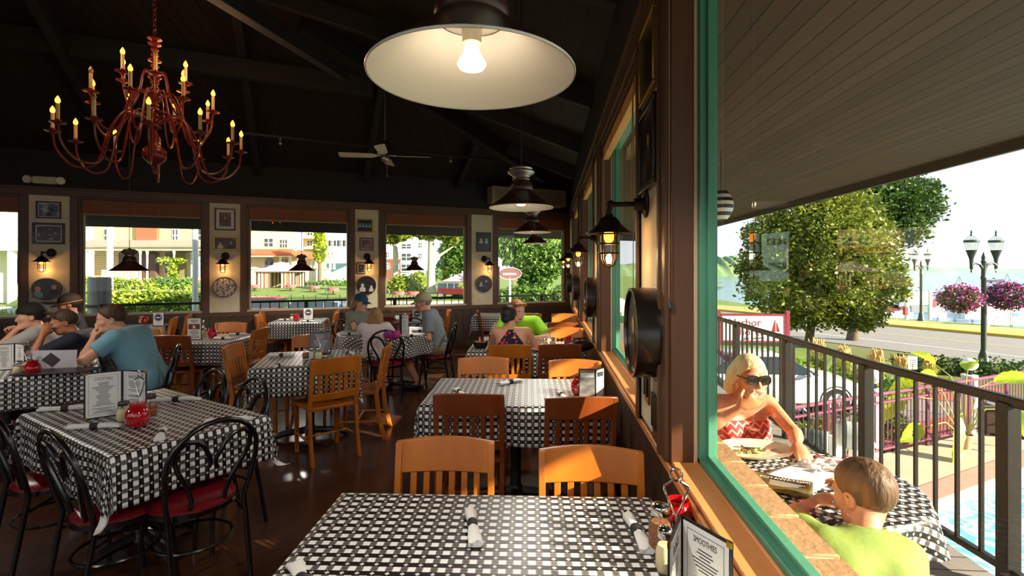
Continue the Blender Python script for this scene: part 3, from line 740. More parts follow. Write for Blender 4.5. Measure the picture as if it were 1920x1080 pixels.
# chandelier
def chandelier():
    c = pt(290, 290, 4.3)
    t = thing('chandelier', 'red many-armed candle chandelier hanging on a chain', 'chandelier', c)
    MR = mat('red_lacquered_brass', (96, 22, 18), .3, noise=(20, (1, 1, 1), .3), rgb2=(120, 34, 24), coat=.1)
    MC = mat('candle_sleeve_ivory', (216, 190, 142), .5)
    g = G(); g.ball((0, 0, 0), (.092, .092, .085), 24); g.lathe([(.001, -.17), (.012, -.165), (.02, -.14), (.012, -.125), (.024, -.105), (.02, -.09), (.05, -.075)], 16); obj('ball_finial', g, MR, t)
    g = G(); pr = [(.05, .07), (.03, .10), (.035, .16), (.02, .2)]
    for i in range(16):
        z = .22+i*.048; w = .03+.02*(i % 3 == 0); pr += [(.018, z), (w, z+.014), (w, z+.024), (.018, z+.038)]
    pr += [(.018, .99), (.055, 1.0), (.05, 1.01), (.012, 1.03), (.001, 1.04)]
    g.lathe(pr, 20); obj('turned_stem', g, MR, t)
    g = G(); ztop = ceil_at(c)-c.z; z = 1.03; i = 0
    while z < ztop:
        d = Vector((1, 0, 0)) if i % 2 else Vector((0, 1, 0)); g.tube([Vector((0, 0, z+.03))+d*.014*math.cos(w)+Vector((0, 0, .028*math.sin(w))) for w in [2*PI*k/10 for k in range(10)]], .004, 5, closed=True); z += .044; i += 1
    obj('chain', g, MR, t)
    rnd = random.Random(3)
    def arm(ang, r, z0, dip, zc, lit):
        d = Vector((math.cos(ang), math.sin(ang), 0))
        g = G(); P = []
        ctrl = [(.03, z0), (r*.18, z0+.07), (r*.34, z0+.055), (r*.47, z0-.10), (r*.58, dip+.05), (r*.72, dip-.005), (r*.86, dip+.025), (r*.97, dip+.13), (r, zc)]
        cs = [Vector((a, 0, b)) for a, b in ctrl]
        for i in range(len(cs)-1):
            p0, p1, p2, p3 = cs[max(0, i-1)], cs[i], cs[i+1], cs[min(len(cs)-1, i+2)]
            for q in range(4):
                u = q/4; P.append(.5*((2*p1)+(p2-p0)*u+(2*p0-5*p1+4*p2-p3)*u*u+(3*p1-p0-3*p2+p3)*u**3))
        P.append(cs[-1])
        g.tube([d*p.x+Vector((0, 0, p.z)) for p in P], .0085, 6)
        a = obj('arm', g, MR, t)
        b = d*r
        g = G(); g.lathe([(.006, zc-.03), (.016, zc-.012), (.022, zc-.002), (.052, zc+.006), (.054, zc+.010), (.018, zc+.012), (.017, zc+.03)], 14, 0, Matrix.Translation(b)); obj('drip_cup', g, MR, a)
        g = G(); g.tube([b+Vector((0, 0, zc+.012)), b+Vector((0, 0, zc+.15))], .0125, 10); obj('candle_sleeve', g, MC, a)
        g = G(); g.lathe([(.008, zc+.15), (.0165, zc+.165), (.014, zc+.182), (.006, zc+.198), (.001, zc+.207)], 8, 0, Matrix.Translation(b)); obj('flame_bulb', g, M_FLAME if lit else mat('unlit_flame_bulb', (150, 120, 70), .15, spec=.8), a)
    for k in range(12): arm(2*PI*k/12+.12, .66, .26, -.16+.0*k, .10, k not in (4, 9))
    for k in range(8): arm(2*PI*k/8+.35, .45, .46, .14, .40, k != 5)
    for k in range(6): arm(2*PI*k/6+.2, .25, .64, .42, .62, k not in (2, 5))
    for k in range(3): point(t, (.5*math.cos(k*2.1), .5*math.sin(k*2.1), .75), 5, (1, .66, .34), .25, 'candle_light')
chandelier()
# ceiling fan
def ceiling_fan():
    c = pt(722, 293, 7.3)
    t = thing('ceiling_fan', 'white four-blade ceiling fan on a long rod', 'ceiling fan', c)
    zt = ceil_at(c)-c.z
    g = G(); g.tube([(0, 0, .1), (0, 0, zt)], .012, 8); obj('down_rod', g, M_STEEL, t)
    g = G(); g.lathe([(.001, zt-.09), (.04, zt-.08), (.075, zt-.02), (.08, zt+.02)], 20); obj('ceiling_canopy', g, M_ENAM, t)
    g = G(); g.lathe([(.03, .22), (.075, .2), (.085, .12), (.08, .02), (.05, 0)], 24); obj('motor_housing', g, mat('dark_bronze_motor', (62, 40, 26), .35, metal=.6), t)
    g = G(); g.lathe([(.05, 0), (.062, -.03), (.05, -.07), (.02, -.09), (.001, -.092)], 20); obj('hub_cap', g, M_STEEL, t)
    for k in range(4):
        w = R(12+90*k); M = Matrix.Rotation(w, 4, 'Z') @ Matrix.Rotation(R(13), 4, 'X')
        g = G(); vs = [(.12, -.03), (.2, -.062), (.62, -.075), (.655, -.06), (.655, .06), (.62, .075), (.2, .062), (.12, .03)]
        n = len(vs); g.add([(x, y, .0) for x, y in vs]+[(x, y, .008) for x, y in vs], [tuple(range(n-1, -1, -1)), tuple(range(n, 2*n))]+[(i, (i+1) % n, (i+1) % n+n, i+n) for i in range(n)], 0, M)
        b = obj('blade', g, mat('white_fan_blade', (226, 216, 196), .45), t)
        g = G(); g.add([(.04, -.012, .008), (.16, -.02, .008), (.16, .02, .008), (.04, .012, .008), (.04, -.012, .016), (.16, -.02, .016), (.16, .02, .016), (.04, .012, .016)], [(3,2,1,0),(4,5,6,7),(0,1,5,4),(1,2,6,5),(2,3,7,6),(3,0,4,7)], 0, M); obj('blade_iron', g, M_STEEL, b)
    g = G(); g.tube([(.03, 0, -.08), (.03, 0, -.28)], .003, 5); g.ball((.03, 0, -.29), .012, 8); obj('pull_chain', g, M_STEEL, t)
ceiling_fan()
# wall lanterns
def sconce(M, x, zarm, arm, label, side=0.0, watt=1.6):
    """M: wall frame (x along, y into the room); side turns the arm along the wall"""
    t = thing('wall_lantern', label, 'wall lantern', (0,0,0), 0, 'caged wall lanterns'); t.matrix_world = M @ Matrix.Translation((x, .006, zarm))
    g = G(); X = Matrix.Rotation(-PI/2, 4, 'X'); g.lathe([(.062, 0), (.064, .006), (.055, .012), (.03, .014), (.028, .06), (.001, .06)], 20, 0, X)
    for k in range(4): g.ball((.045*math.cos(k*PI/2+.7), .013, .045*math.sin(k*PI/2+.7)), .008, 6)
    obj('wall_flange', g, M_IRON, t)
    a = Vector((math.sin(side), math.cos(side), 0))*arm
    g = G(); g.tube([(0, .05, 0), a*.55, a*.88, a*.96+Vector((0, 0, -.008)), a+Vector((0, 0, -.03)), a+Vector((0, 0, -.06))], .0125, 10); g.ball(a*.95, .02, 8); obj('pipe_arm', g, M_IRON, t)
    T = Matrix.Translation(a)
    g = G(); g.lathe([(.018, -.045), (.022, -.058), (.034, -.062), (.046, -.075), (.058, -.095), (.082, -.118), (.106, -.134), (.108, -.138), (.080, -.124), (.054, -.106), (.04, -.1)], 28, 0, T); obj('hood', g, M_IRON, t)
    g = G(); g.lathe([(.042, -.10), (.042, -.225), (.039, -.255), (.027, -.278), (.001, -.285)], 20, 0, T); obj('glass_jar', g, M_GLASSJ, t)
    cg = G()
    for k in range(4):
        w = PI/4+k*PI/2; u = Vector((math.cos(w), math.sin(w), 0))
        cg.tube([a+u*r_+Vector((0, 0, z)) for r_, z in ((.046, -.11), (.047, -.225), (.044, -.258), (.030, -.284), (0, -.294))], .0042, 6)
    for z in (-.14, -.185, -.23): cg.tube([a+Vector((.047*math.cos(2*PI*k/20), .047*math.sin(2*PI*k/20), z)) for k in range(20)], .0042, 6, closed=True)
    obj('wire_cage', cg, M_IRON, t)
    g = G(); g.lathe([(.012, -.10), (.014, -.115), (.024, -.14), (.022, -.165), (.012, -.18), (.001, -.184)], 16, 0, T); obj('amber_bulb', g, mat('amber_bulb_glass', (255, 150, 50), .2, emit=((255, 132, 30), 5.0)), t)
    point(t, a+Vector((0, 0, -.24)), watt, (1, .55, .2), .02)
    return t
for y, lab in ((2.36, 'caged wall lantern nearest the camera on the window wall'), (4.82, 'caged wall lantern second along the window wall'), (7.38, 'caged wall lantern third along the window wall'), (9.95, 'caged wall lantern on the window wall nearest the corner')):
    sconce(RWM, y, 1.905, .175, lab)
for px_, py_, sd, lab in ((97, 474, .45, 'caged lantern above the picture of two laughing people on the back wall'), (423, 480, .15, 'caged lantern above the round team picture on the back wall'),
                      (688, 481, -.15, 'caged lantern beside the tiny red-framed portrait on the back wall'), (908, 485, -.45, 'caged lantern above the round couple picture, right end of the back wall')):
    d = 7.315/(1-px_/3169); z = CAMH-(py_-HY)/FPX*d
    sconce(BWM, bs(px_), z, .15, lab, side=sd)
# emergency light, air conditioner, lighting track
def back_mount(px_, py_): d = 7.315/(1-px_/3169); return bs(px_), CAMH-(py_-HY)/FPX*d
s_, z_ = back_mount(87, 339)
t = thing('emergency_light', 'beige twin-head emergency light high on the back wall', 'emergency light', (0,0,0)); t.matrix_world = BWM @ Matrix.Translation((s_, .0, z_))
ME = mat('beige_plastic', (206, 190, 158), .5)
g = G(); g.b2((-.14, 0, -.055), (.14, .075, .055)); obj('housing', g, ME, t, bevel=.012)
for s in (-1, 1):
    g = G(); g.lathe([(.03, -.03), (.06, 0), (.058, .03), (.001, .036)], 20, 0, Matrix.Translation((s*.19, .06, 0)) @ Matrix.Rotation(-PI/2, 4, 'X') @ Matrix.Rotation(.3*s, 4, 'Y')); h = obj('lamp_head', g, ME, t)
    g = G(); g.lathe([(.05, .0365), (.001, .04)], 16, 0, Matrix.Translation((s*.19, .06, 0)) @ Matrix.Rotation(-PI/2, 4, 'X') @ Matrix.Rotation(.3*s, 4, 'Y')); obj('lens', g, mat('frosted_lens', (230, 226, 210), .3), h)
t = thing('air_conditioner', 'beige wall air conditioner high in the back corner', 'air conditioner', (0,0,0)); t.matrix_world = BWM @ Matrix.Translation((bs(975), .012, 2.97))
g = G(); g.b2((-.95, 0, -.03), (.75, .30, .32)); obj('casing', g, mat('aged_beige_metal', (150, 132, 100), .5), t, bevel=.015)
g = G()
for k in range(9): g.b2((-.88, .30, .0+k*.03), (.68, .31, .018+k*.03))
obj('front_grille', g, mat('aged_beige_grille', (128, 112, 86), .5), t)
g = G(); a, b = pt(460, 250, 6.9), pt(925, 300, 8.3); g.beam(a, b, .03, .03); 
t = tag(obj('track_rail', g, M_BLACK), 'thin black lighting track under the dark ceiling', 'lighting track')
for u in (.12, .49, .8):
    p = a.lerp(b, u); g = G(); g.tube([p, p+Vector((0, 0, -.07))], .012, 8); g.ball(p+Vector((0, 0, -.09)), .025, 8); obj('track_head', g, M_STEEL, t)
g = G(); 
for u in (.1, .9):
    p = a.lerp(b, u); g = G(); g.tube([p, Vector((p.x, p.y, ceil_at(p)))], .008, 6); obj('track_hanger', g, M_BLACK, t)

# ------------------------------------------------------------------ pictures
def pic_mat(name, cols, scale, seed=0.0):
    m = bpy.data.materials.new(name); MATS[name] = m; m.use_nodes = True; nt = m.node_tree; b = nt.nodes['Principled BSDF']
    tc = nd(nt, 'ShaderNodeTexCoord'); mp = nd(nt, 'ShaderNodeMapping'); mp.inputs['Location'].default_value = (seed, seed*1.7, seed*.6); nt.links.new(tc.outputs['Object'], mp.inputs[0])
    nz = nd(nt, 'ShaderNodeTexNoise'); nz.inputs['Scale'].default_value = scale; nz.inputs['Detail'].default_value = 3; nt.links.new(mp.outputs[0], nz.inputs['Vector'])
    rp = nd(nt, 'ShaderNodeValToRGB'); rp.color_ramp.interpolation = 'CONSTANT'; e = rp.color_ramp.elements
    for i, c in enumerate(cols):
        q = .33+.36*i/len(cols)
        x = e[i] if i < 2 else e.new(q)
        x.position = q if i else 0; x.color = (*lin(c), 1)
    nt.links.new(nz.outputs['Fac'], rp.inputs[0]); nt.links.new(rp.outputs[0], b.inputs['Base Color']); b.inputs['Roughness'].default_value = .25
    return m
def disc(r, y, n=28, sx=1.0): return [(r*sx*math.cos(2*PI*k/n), y, r*math.sin(2*PI*k/n)) for k in range(n)]
SKIN_P = mat('printed_skin_tone', (196, 140, 108), .35); DARK_P = mat('printed_dark', (26, 22, 22), .35); PALE_P = mat('printed_pale', (214, 208, 196), .35); BLUE_P = mat('printed_blue', (118, 160, 176), .35)
def figures(g, people, y=.0):
    """little flat printed people: (x, z, size, head slot, body slot)"""
    for x, z, s, hm, bm in people:
        n = 16
        g.add([(x+.5*s*math.cos(2*PI*k/n), y+.0006, z+.62*s*math.sin(2*PI*k/n)) for k in range(n)], [tuple(range(n))[::-1]], hm)
        g.add([(x-.95*s, y+.0004, z-1.9*s), (x+.95*s, y+.0004, z-1.9*s), (x+.85*s, y+.0004, z-.8*s), (x+.4*s, y+.0004, z-.5*s), (x-.4*s, y+.0004, z-.5*s), (x-.85*s, y+.0004, z-.8*s)], [(5,4,3,2,1,0)], bm)
def picture(M, x, z, w, h, fm, pm, label, bar=.022, matw=0.0, people=(), lean=0.0):
    t = thing('framed_picture', label, 'framed picture', (0,0,0), 0, 'framed pictures on the walls'); t.matrix_world = M @ Matrix.Translation((x, .008, z)) @ Matrix.Rotation(-lean, 4, 'X')
    g = G()
    for lo, hi in (((-w/2, 0, -h/2), (w/2, .024, -h/2+bar)), ((-w/2, 0, h/2-bar), (w/2, .024, h/2)), ((-w/2, 0, -h/2+bar), (-w/2+bar, .024, h/2-bar)), ((w/2-bar, 0, -h/2+bar), (w/2, .024, h/2-bar))): g.b2(lo, hi)
    obj('picture_frame', g, fm, t, bevel=.004)
    iw, ih = w/2-bar, h/2-bar
    if matw:
        g = G(); g.b2((-iw, 0, -ih), (iw, .008, ih)); obj('picture_mount', g, PALE_P, t); iw -= matw; ih -= matw
    g = G(); g.b2((-iw, .001, -ih), (iw, .010, ih), 0); figures(g, people, .010)
    obj('print', g, [pm, SKIN_P, DARK_P, PALE_P, BLUE_P], t)
    return t
def plate(M, x, z, r, label, pm, sx=1.0, depth=.05, rim=mat('copper_brown_rim', (110, 62, 36), .35, coat=.3), people=()):
    t = thing('round_picture', label, 'round picture', (0,0,0), 0, 'round framed pictures on the walls'); t.matrix_world = M @ Matrix.Translation((x, .008, z))
    S = Matrix.Diagonal((sx, 1, 1, 1)) @ Matrix.Rotation(-PI/2, 4, 'X')
    g = G(); g.lathe([(r-.012, 0), (r, .0), (r+.002, depth*.5), (r, depth), (r-.012, depth), (r-.014, depth-.012)], 40, 0, S); obj('rim', g, rim, t)
    g = G(); g.add(disc(r-.012, depth-.014, 40, sx), [tuple(range(40))[::-1]], 0); figures(g, people, depth-.013)
    obj('print', g, [pm, SKIN_P, DARK_P, PALE_P, BLUE_P], t)
    return t
FD = mat('black_brown_frame', (40, 28, 22), .35, coat=.2); FR = mat('reddish_frame', (96, 40, 24), .35, coat=.2)
P1 = pic_mat('grey_landscape_print', [(40, 38, 42), (92, 96, 104), (150, 156, 164), (188, 192, 196)], 5, 1.0)
P2 = pic_mat('dark_red_crowd_print', [(30, 18, 20), (90, 34, 34), (58, 28, 36), (160, 150, 160)], 26, 2.0)
P3 = pic_mat('sepia_portrait_print', [(34, 26, 24), (60, 46, 40), (96, 72, 56)], 7, 3.0)
P4 = pic_mat('black_ground_print', [(16, 15, 16), (26, 24, 26), (44, 40, 42)], 9, 4.0)
P5 = pic_mat('pale_collage_print', [(190, 176, 162), (216, 208, 200), (120, 90, 84), (70, 56, 54)], 34, 5.0)
P6 = pic_mat('brown_print', [(70, 40, 30), (126, 74, 50), (150, 120, 104)], 10, 6.0)
def fp(x0, x1, y0, y1):
    xm, ym = (x0+x1)/2, (y0+y1)/2; d = 7.315/(1-xm/3169); s, z = back_mount(xm, ym)
    return s, z, abs(bs(x0)-bs(x1)), abs(y1-y0)/FPX*d
a = fp(69, 116, 378, 410); picture(BWM, *a, FD, P1, 'black frame with a grey monument picture, above the dark red crowd picture', matw=.012)
a = fp(62, 123, 418, 458); picture(BWM, *a, FD, P2, 'wide dark frame with a dark red crowd picture', bar=.035, matw=.015)
a = fp(403, 442, 391, 432); picture(BWM, *a, FD, P3, 'dark frame with a white mount around a seated figure', matw=.045, people=[(0, .02, .035, 1, 2)])
a = fp(400, 447, 443, 470); picture(BWM, *a, M_GOLD, P3, 'wide gilt frame with two faces', bar=.03, people=[(-.08, 0, .045, 1, 2), (.08, 0, .045, 1, 3)])
a = fp(669, 699, 411, 436); picture(BWM, *a, M_GOLD, P4, 'gilt frame with a row of figures in blue', people=[(-.09, .03, .03, 4, 4), (-.03, .03, .03, 4, 4), (.03, .03, .03, 4, 4), (.09, .03, .03, 4, 4)])
a = fp(674, 700, 446, 470); picture(BWM, *a, FR, P6, 'reddish frame with a brown picture under the blue figures', matw=.012)
a = fp(669, 685, 493, 513); picture(BWM, *a, FR, P4, 'tiny red-framed portrait beside a lantern', bar=.014, matw=.012, people=[(0, .02, .022, 1, 2)])
a = fp(893, 920, 436, 472); picture(BWM, *a, FD, P4, 'dark poster frame with white lettering near the back corner', people=[(-.06, .05, .04, 3, 3), (.06, .05, .04, 3, 3)])
a = fp(61, 118, 521, 563); plate(BWM, a[0], a[1], a[3]/2, 'oval picture of two laughing people above the bearded men', P4, sx=a[2]/a[3], depth=.05, people=[(.10, .0, .07, 1, 4), (-.09, .03, .06, 1, 2)])
a = fp(400, 443, 519, 557); plate(BWM, a[0], a[1], a[3]/2, 'round pale picture crowded with small figures', P5, sx=1.0)
a = fp(668, 705, 517, 553); plate(BWM, a[0], a[1], a[3]/2, 'round picture behind the woman in the blue cap', P4, people=[(.07, .0, .06, 3, 3), (-.09, -.03, .045, 3, 3)])
a = fp(890, 922, 516, 548); plate(BWM, a[0], a[1], a[3]/2, 'round picture of a couple in dark clothes', P4, people=[(.06, .02, .04, 1, 4), (-.05, .05, .04, 1, 2)])
s_, z_ = back_mount(89, 568); g = G(); g.b2((-.12, 0, -.02), (.12, .06, .02)); o = tag(obj('plate_shelf', g, FD), 'little dark shelf under the oval picture', 'shelf'); o.matrix_world = BWM @ Matrix.Translation((s_, .008, z_))
# window wall
picture(RWM, 2.27, 2.545, .34, .34, M_GOLD, P4, 'gilt frame on the pier by the big window, upper of two')
picture(RWM, 2.27, 2.15, .36, .38, FD, P3, 'dark frame on the pier by the big window, lower of two', bar=.03, people=[(0, .03, .05, 1, 2)])
for y, lab in ((2.17, 'deep round black-rimmed picture under the nearest lantern'), (4.82, 'deep round picture under the second lantern of the window wall'), (7.38, 'deep round picture under the third lantern of the window wall'), (9.95, 'deep round picture under the lantern by the back corner')):
    plate(RWM, y, 1.33, .19, lab, P4, depth=.105, rim=mat('black_rim', (24, 17, 15), .3, coat=.3), people=[(0, .03, .06, 1, 2)])
def switch_plate(y, z, w, h, label, m, n):
    t = thing('switch_plate', label, 'switch plate', (0,0,0), 0, 'switch plates by the big window'); t.matrix_world = RWM @ Matrix.Translation((y, .006, z))
    g = G(); g.b2((-w/2, 0, -h/2), (w/2, .008, h/2)); obj('cover', g, m, t, bevel=.003)
    for k in range(n): 
        g = G(); x = -w/2+w*(k+.5)/n; g.b2((x-.012, .008, -h*.28), (x+.012, .016, h*.28)); obj('rocker', g, M_IRON, t, bevel=.002)
switch_plate(2.33, 1.06, .10, .15, 'brass switch plate under the deep round picture', mat('aged_brass_plate', (120, 92, 44), .35, metal=.7), 2)
switch_plate(2.14, 1.0, .11, .26, 'tall brown switch plate nearest the big window', mat('brown_plate', (96, 60, 36), .4), 3)
def cord(y, x, ztop, zbot, label):
    t = thing('tassel_pull', label, 'blind cord', (x, y, zbot), 0, 'blind cords with tassels')
    g = G(); g.tube([(0, 0, .03), (0, 0, ztop-zbot)], .0022, 6); obj('cord', g, mat('tan_cord', (150, 112, 70), .8), t)
    g = G(); g.lathe([(.001, -.012), (.008, -.006), (.0095, .004), (.005, .024), (.003, .032)], 12); obj('tassel', g, mat('pewter_tassel', (70, 66, 62), .35, metal=.4), t)
cord(1.895, .447, 2.72, 1.46, 'cord with a pewter tassel hanging at the left edge of the big window')
cord(2.72, .452, 2.62, 1.10, 'long cord with a tassel hanging in front of the second window')
for y, lab in ((4.36, 'looped pale cord at the far side of the second window'), (2.85, 'looped pale cord at the near side of the second window')):
    t = thing('looped_pull', lab, 'blind cord', (.47, y, 2.55), 0, 'looped blind cords'); g = G()
    g.tube([(-.0, 0, .05), (0, -.03, -.25), (0, -.05, -.55), (0, -.03, -.66), (0, .0, -.68), (0, .03, -.66), (0, .05, -.55), (0, .03, -.25), (0, .0, .05)], .003, 5); obj('looped_cord', g, mat('tan_cord', (150, 112, 70), .8), t)
# ------------------------------------------------------------------ porch
M_DECK = plank_mat('grey_porch_boards', (128, 124, 120), (160, 154, 146), .13, 'Y', .6, gap=.05, grain=10, gapc=(50, 46, 44))
M_SOFF = plank_mat('dark_porch_ceiling_boards', (60, 42, 30), (92, 68, 50), .14, 'X', .65, gap=.05, grain=9, spec=.2, gapc=(20, 16, 13))
M_FASC = mat('grey_fascia', (78, 72, 66), .6)
def outw(s, r): return CB + BD*s - BN*r
oc = lambda x, r: outw(-(x-CB.x+BN.x*r)/.8900, r)          # where x = const meets the offset of the back wall
def slab(x1, rb, z0, z1, name, mats, ms=0):
    """porch strip round the window wall and the back wall"""
    ins = [Vector((WX+WT, -6, 0)), oc(WX+WT, .14), outw(11.3, .14)]; out = [Vector((x1, -6, 0)), oc(x1, rb), outw(11.3, rb)]
    g = G(); v = [Vector((p.x, p.y, z)) for z in (z0, z1) for p in ins+out]
    g.add(v, [(0,1,4,3), (1,2,5,4), (6,9,10,7), (7,10,11,8), (3,4,10,9), (4,5,11,10), (0,3,9,6), (2,8,11,5)])
    g.m = [ms]*8; g.m[4] = g.m[5] = g.m[6] = len(mats)-1
    return struct(obj(name, g, mats, smooth=0))
slab(2.36, 2.80, -.28, -.03, 'floor_porch', [M_DECK, mat('dark_deck_edge', (62, 60, 58), .6)])
EX, EZ = 4.84, 2.95
slab(EX, 5.8, EZ, EZ+.22, 'ceiling_porch', [M_SOFF, M_FASC])
g = G(); p0, p1, p2 = Vector((EX+.02, -6, EZ-.03)), oc(EX+.02, 5.82), outw(11.3, 5.82)
g.beam(p0, Vector((p1.x, p1.y, EZ-.03)), .05, .16); g.beam(Vector((p1.x, p1.y, EZ-.11)), Vector((p2.x, p2.y, EZ-.11)), .05, .34)
struct(obj('trim_3', g, M_FASC))
g = G(); g.b2((LX-.3, -6, -.28), (WX+WT, FY-.14, -.03)); struct(obj('floor_porch_front', g, M_DECK))
# brick sill under the big window
M_BRICK = mat('tan_sill_brick', (158, 120, 84), .8, noise=(25, (1, 1, 1), .3), rgb2=(176, 138, 100), bump=(50, .4)); M_MORT = mat('pale_mortar', (214, 200, 178), .9)
g = G(); g.b2((WX+WT, FY, .70), (WX+WT+.10, 11.2, SILL-.012), 1)
for k in range(int(13.6/.205)):
    y = FY+.02+k*.205; g.b2((WX+WT, y, .69), (WX+WT+.115, y+.19, SILL-.004), 0)
struct(obj('trim_4', g, [M_BRICK, M_MORT], bevel=.004, segs=1))
g = G(); g.b2((WX+WT, FY, -.3), (WX+WT+.06, 11.2, .70)); struct(obj('wall_right_outside', g, plank_mat('tan_siding', (140, 112, 80), (156, 128, 96), .12, 'Z', .7)))
# railings
M_RAIL = mat('black_railing_paint', (20, 19, 18), .45, noise=(30, (1, 1, 1), .3), rgb2=(32, 29, 27))
def railing(name, label, pts, zt, zb, sp, posts, m, w=.045, bw=.018, pw=.07, cat='railing', base=-.03):
    t = thing(name, label, cat, (pts[0][0], pts[0][1], base)); O = Vector((pts[0][0], pts[0][1], base))
    P = [Vector((p[0], p[1], 0))-Vector((O.x, O.y, 0)) for p in pts]
    for z, nm, hh in ((zt, 'top_rail', .05), (zb, 'bottom_rail', .035)):
        g = G()
        for a, b in zip(P[:-1], P[1:]):
            d = (b-a).normalized()*.01; g.beam(a-d+Vector((0, 0, z-base)), b+d+Vector((0, 0, z-base)), w, hh)
        obj(nm, g, m, t, bevel=.006)
    for a, b in zip(P[:-1], P[1:]):
        L = (b-a).length; n = max(1, round(L/sp))
        for i in range(1, n):
            if any(abs(i*L/n-(q-a).length) < .05 and (q-a).length <= L+.01 for q in [Vector((x, y, 0))-Vector((O.x, O.y, 0)) for x, y in posts]): continue
            p = a.lerp(b, i/n); g = G(); g.b2((p.x-bw/2, p.y-bw/2, zb-base), (p.x+bw/2, p.y+bw/2, zt-base-.02)); obj('baluster', g, m, t)
    for x, y in posts:
        g = G(); x -= O.x; y -= O.y; g.b2((x-pw/2, y-pw/2, 0), (x+pw/2, y+pw/2, zt-base-.01)); obj('post', g, m, t, bevel=.004)
    return t
rc = oc(2.60, 2.65)
railing('porch_railing', 'black porch railing running past the blonde woman and the boy', [(2.42, .3), (2.34, 2.72), (2.26, 3.73), (2.29, 4.98), (2.31, 9.6)], .93, .065, .14, [(2.34, 2.72), (2.26, 3.73), (2.29, 4.98), (2.295, 6.3), (2.30, 8.0), (2.31, 9.6), (2.42, .3)], M_RAIL)
ra, rb_ = outw(-2.6, 2.65), outw(9.2, 2.65)
railing('porch_railing', 'black porch railing seen through the back windows', [(ra.x, ra.y), (rb_.x, rb_.y)], .88, .10, .19, [tuple(outw(s, 2.65)[:2]) for s in (-2.6, -.6, 1.4, 3.4, 5.4, 7.4, 9.2)], M_RAIL, cat='railing')

# ------------------------------------------------------------------ land, pool, road, lake
def strip(name, pts, z, m, kind='structure'):
    g = G(); g.add([cw(a, b, z) for a, b in pts], [tuple(range(len(pts)))]); o = obj(name, g, m, smooth=0); o['kind'] = kind; return o
M_ASPH = mat('pale_grey_asphalt', (128, 124, 118), .85, noise=(3, (1, 1, 1), .3), rgb2=(142, 138, 132))  # pale grey asphalt, faintly mottled
M_LAWN = mat('mown_grass', (88, 112, 40), .9, noise=(1.2, (1, 1, 1), .3), rgb2=(124, 146, 60), bump=(40, .6))
M_CONC = mat('pale_pool_concrete', (176, 160, 132), .85, noise=(1.4, (1, 1, 1), .3), rgb2=(190, 176, 150))
GZ = -2.06
strip('ground', [(-160, -20), (60, -20), (33.5, 29.0), (24.5, 47), (26, 75), (60, 140), (60, 260), (-260, 260), (-260, -20)][::1], GZ-.03, M_LAWN)
strip('ground_parking', [(2.9, 7.35), (13.0, 11.7), (15.2, 16.2), (9.5, 21), (6, 30), (0, 24), (-2, 15)], GZ, M_ASPH)
rdir = Vector((-.45, .893)); rn = Vector((.893, .45)); c0 = Vector((27, 26.2))
def rp(o, t): q = c0+rn*o+rdir*t; return (q.x, q.y)
strip('road', [rp(-10.6, -40), rp(-.15, -40), rp(-.15, 60), rp(-10.6, 60)], GZ+.02, M_ASPH)
M_LINE = mat('white_road_paint', (232, 228, 216), .8); M_YEL = mat('yellow_curb_paint', (212, 172, 44), .7)
strip('road_marking_white', [rp(-7.9, -40), rp(-7.75, -40), rp(-7.75, 12), rp(-7.9, 12)], GZ+.03, M_LINE)
strip('road_marking_yellow', [rp(-4.6, -40), rp(-4.45, -40), rp(-4.45, 60), rp(-4.6, 60)], GZ+.03, mat('faded_yellow_paint', (214, 186, 120), .8))
g = G(); a, b = cw(*rp(0, -40), GZ+.06), cw(*rp(0, 70), GZ+.06); g.beam(a, b, .35, .2); struct(obj('curb', g, M_YEL))
strip('ground_shore', [rp(.2, -40), rp(5.5, -40), rp(5.5, 30), rp(.2, 30)], GZ+.05, mat('dry_shore_grass', (176, 166, 104), .9, noise=(2, (1, 1, 1), .3), rgb2=(150, 156, 84)))
M_WATER = bpy.data.materials.new('lake_water'); M_WATER.use_nodes = True
_nt = M_WATER.node_tree; _b = _nt.nodes['Principled BSDF']; _b.inputs['Base Color'].default_value = (*lin((92, 140, 166)), 1); _b.inputs['Roughness'].default_value = .12
_tc = nd(_nt, 'ShaderNodeTexCoord'); _nz = nd(_nt, 'ShaderNodeTexNoise'); _nz.inputs['Scale'].default_value = .9; _nz.inputs['Detail'].default_value = 5; _nt.links.new(_tc.outputs['Object'], _nz.inputs['Vector'])
_bp = nd(_nt, 'ShaderNodeBump'); _bp.inputs['Strength'].default_value = .5; _bp.inputs['Distance'].default_value = .25; _nt.links.new(_nz.outputs['Fac'], _bp.inputs['Height']); _nt.links.new(_bp.outputs[0], _b.inputs['Normal'])
strip('lake', [(-200, 40), (20, 20), (60, -30), (900, -30), (1500, 900), (-900, 900)], -3.1, M_WATER)
# far shore: low wooded hills
def ridge(name, x0, x1, dep, hmin, hmax, seed, m):
    rnd = random.Random(seed); g = G(); n = 160; hs = [rnd.uniform(0, 1) for _ in range(n+1)]
    hs = [(hs[max(0, i-1)]+hs[i]+hs[min(n, i+1)])/3 for i in range(n+1)]
    def f(u, v):
        i = u*n; h = hs[int(round(i))]; w = math.sin(PI*min(1, v)); q = -3.4+(hmin+(hmax-hmin)*h*(.6+.4*math.sin(u*9+seed)))*w
        return cw(x0+(x1-x0)*u, dep+60*v, q)
    g.grid(n, 6, f); return struct(obj(name, g, m, smooth=80))
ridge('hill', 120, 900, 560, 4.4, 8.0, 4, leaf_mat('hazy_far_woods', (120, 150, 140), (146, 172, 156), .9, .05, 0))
ridge('hill_near_shore', 40, 260, 330, 8, 19, 9, leaf_mat('green_far_woods', (92, 124, 84), (128, 152, 100), .9, .08, 0))
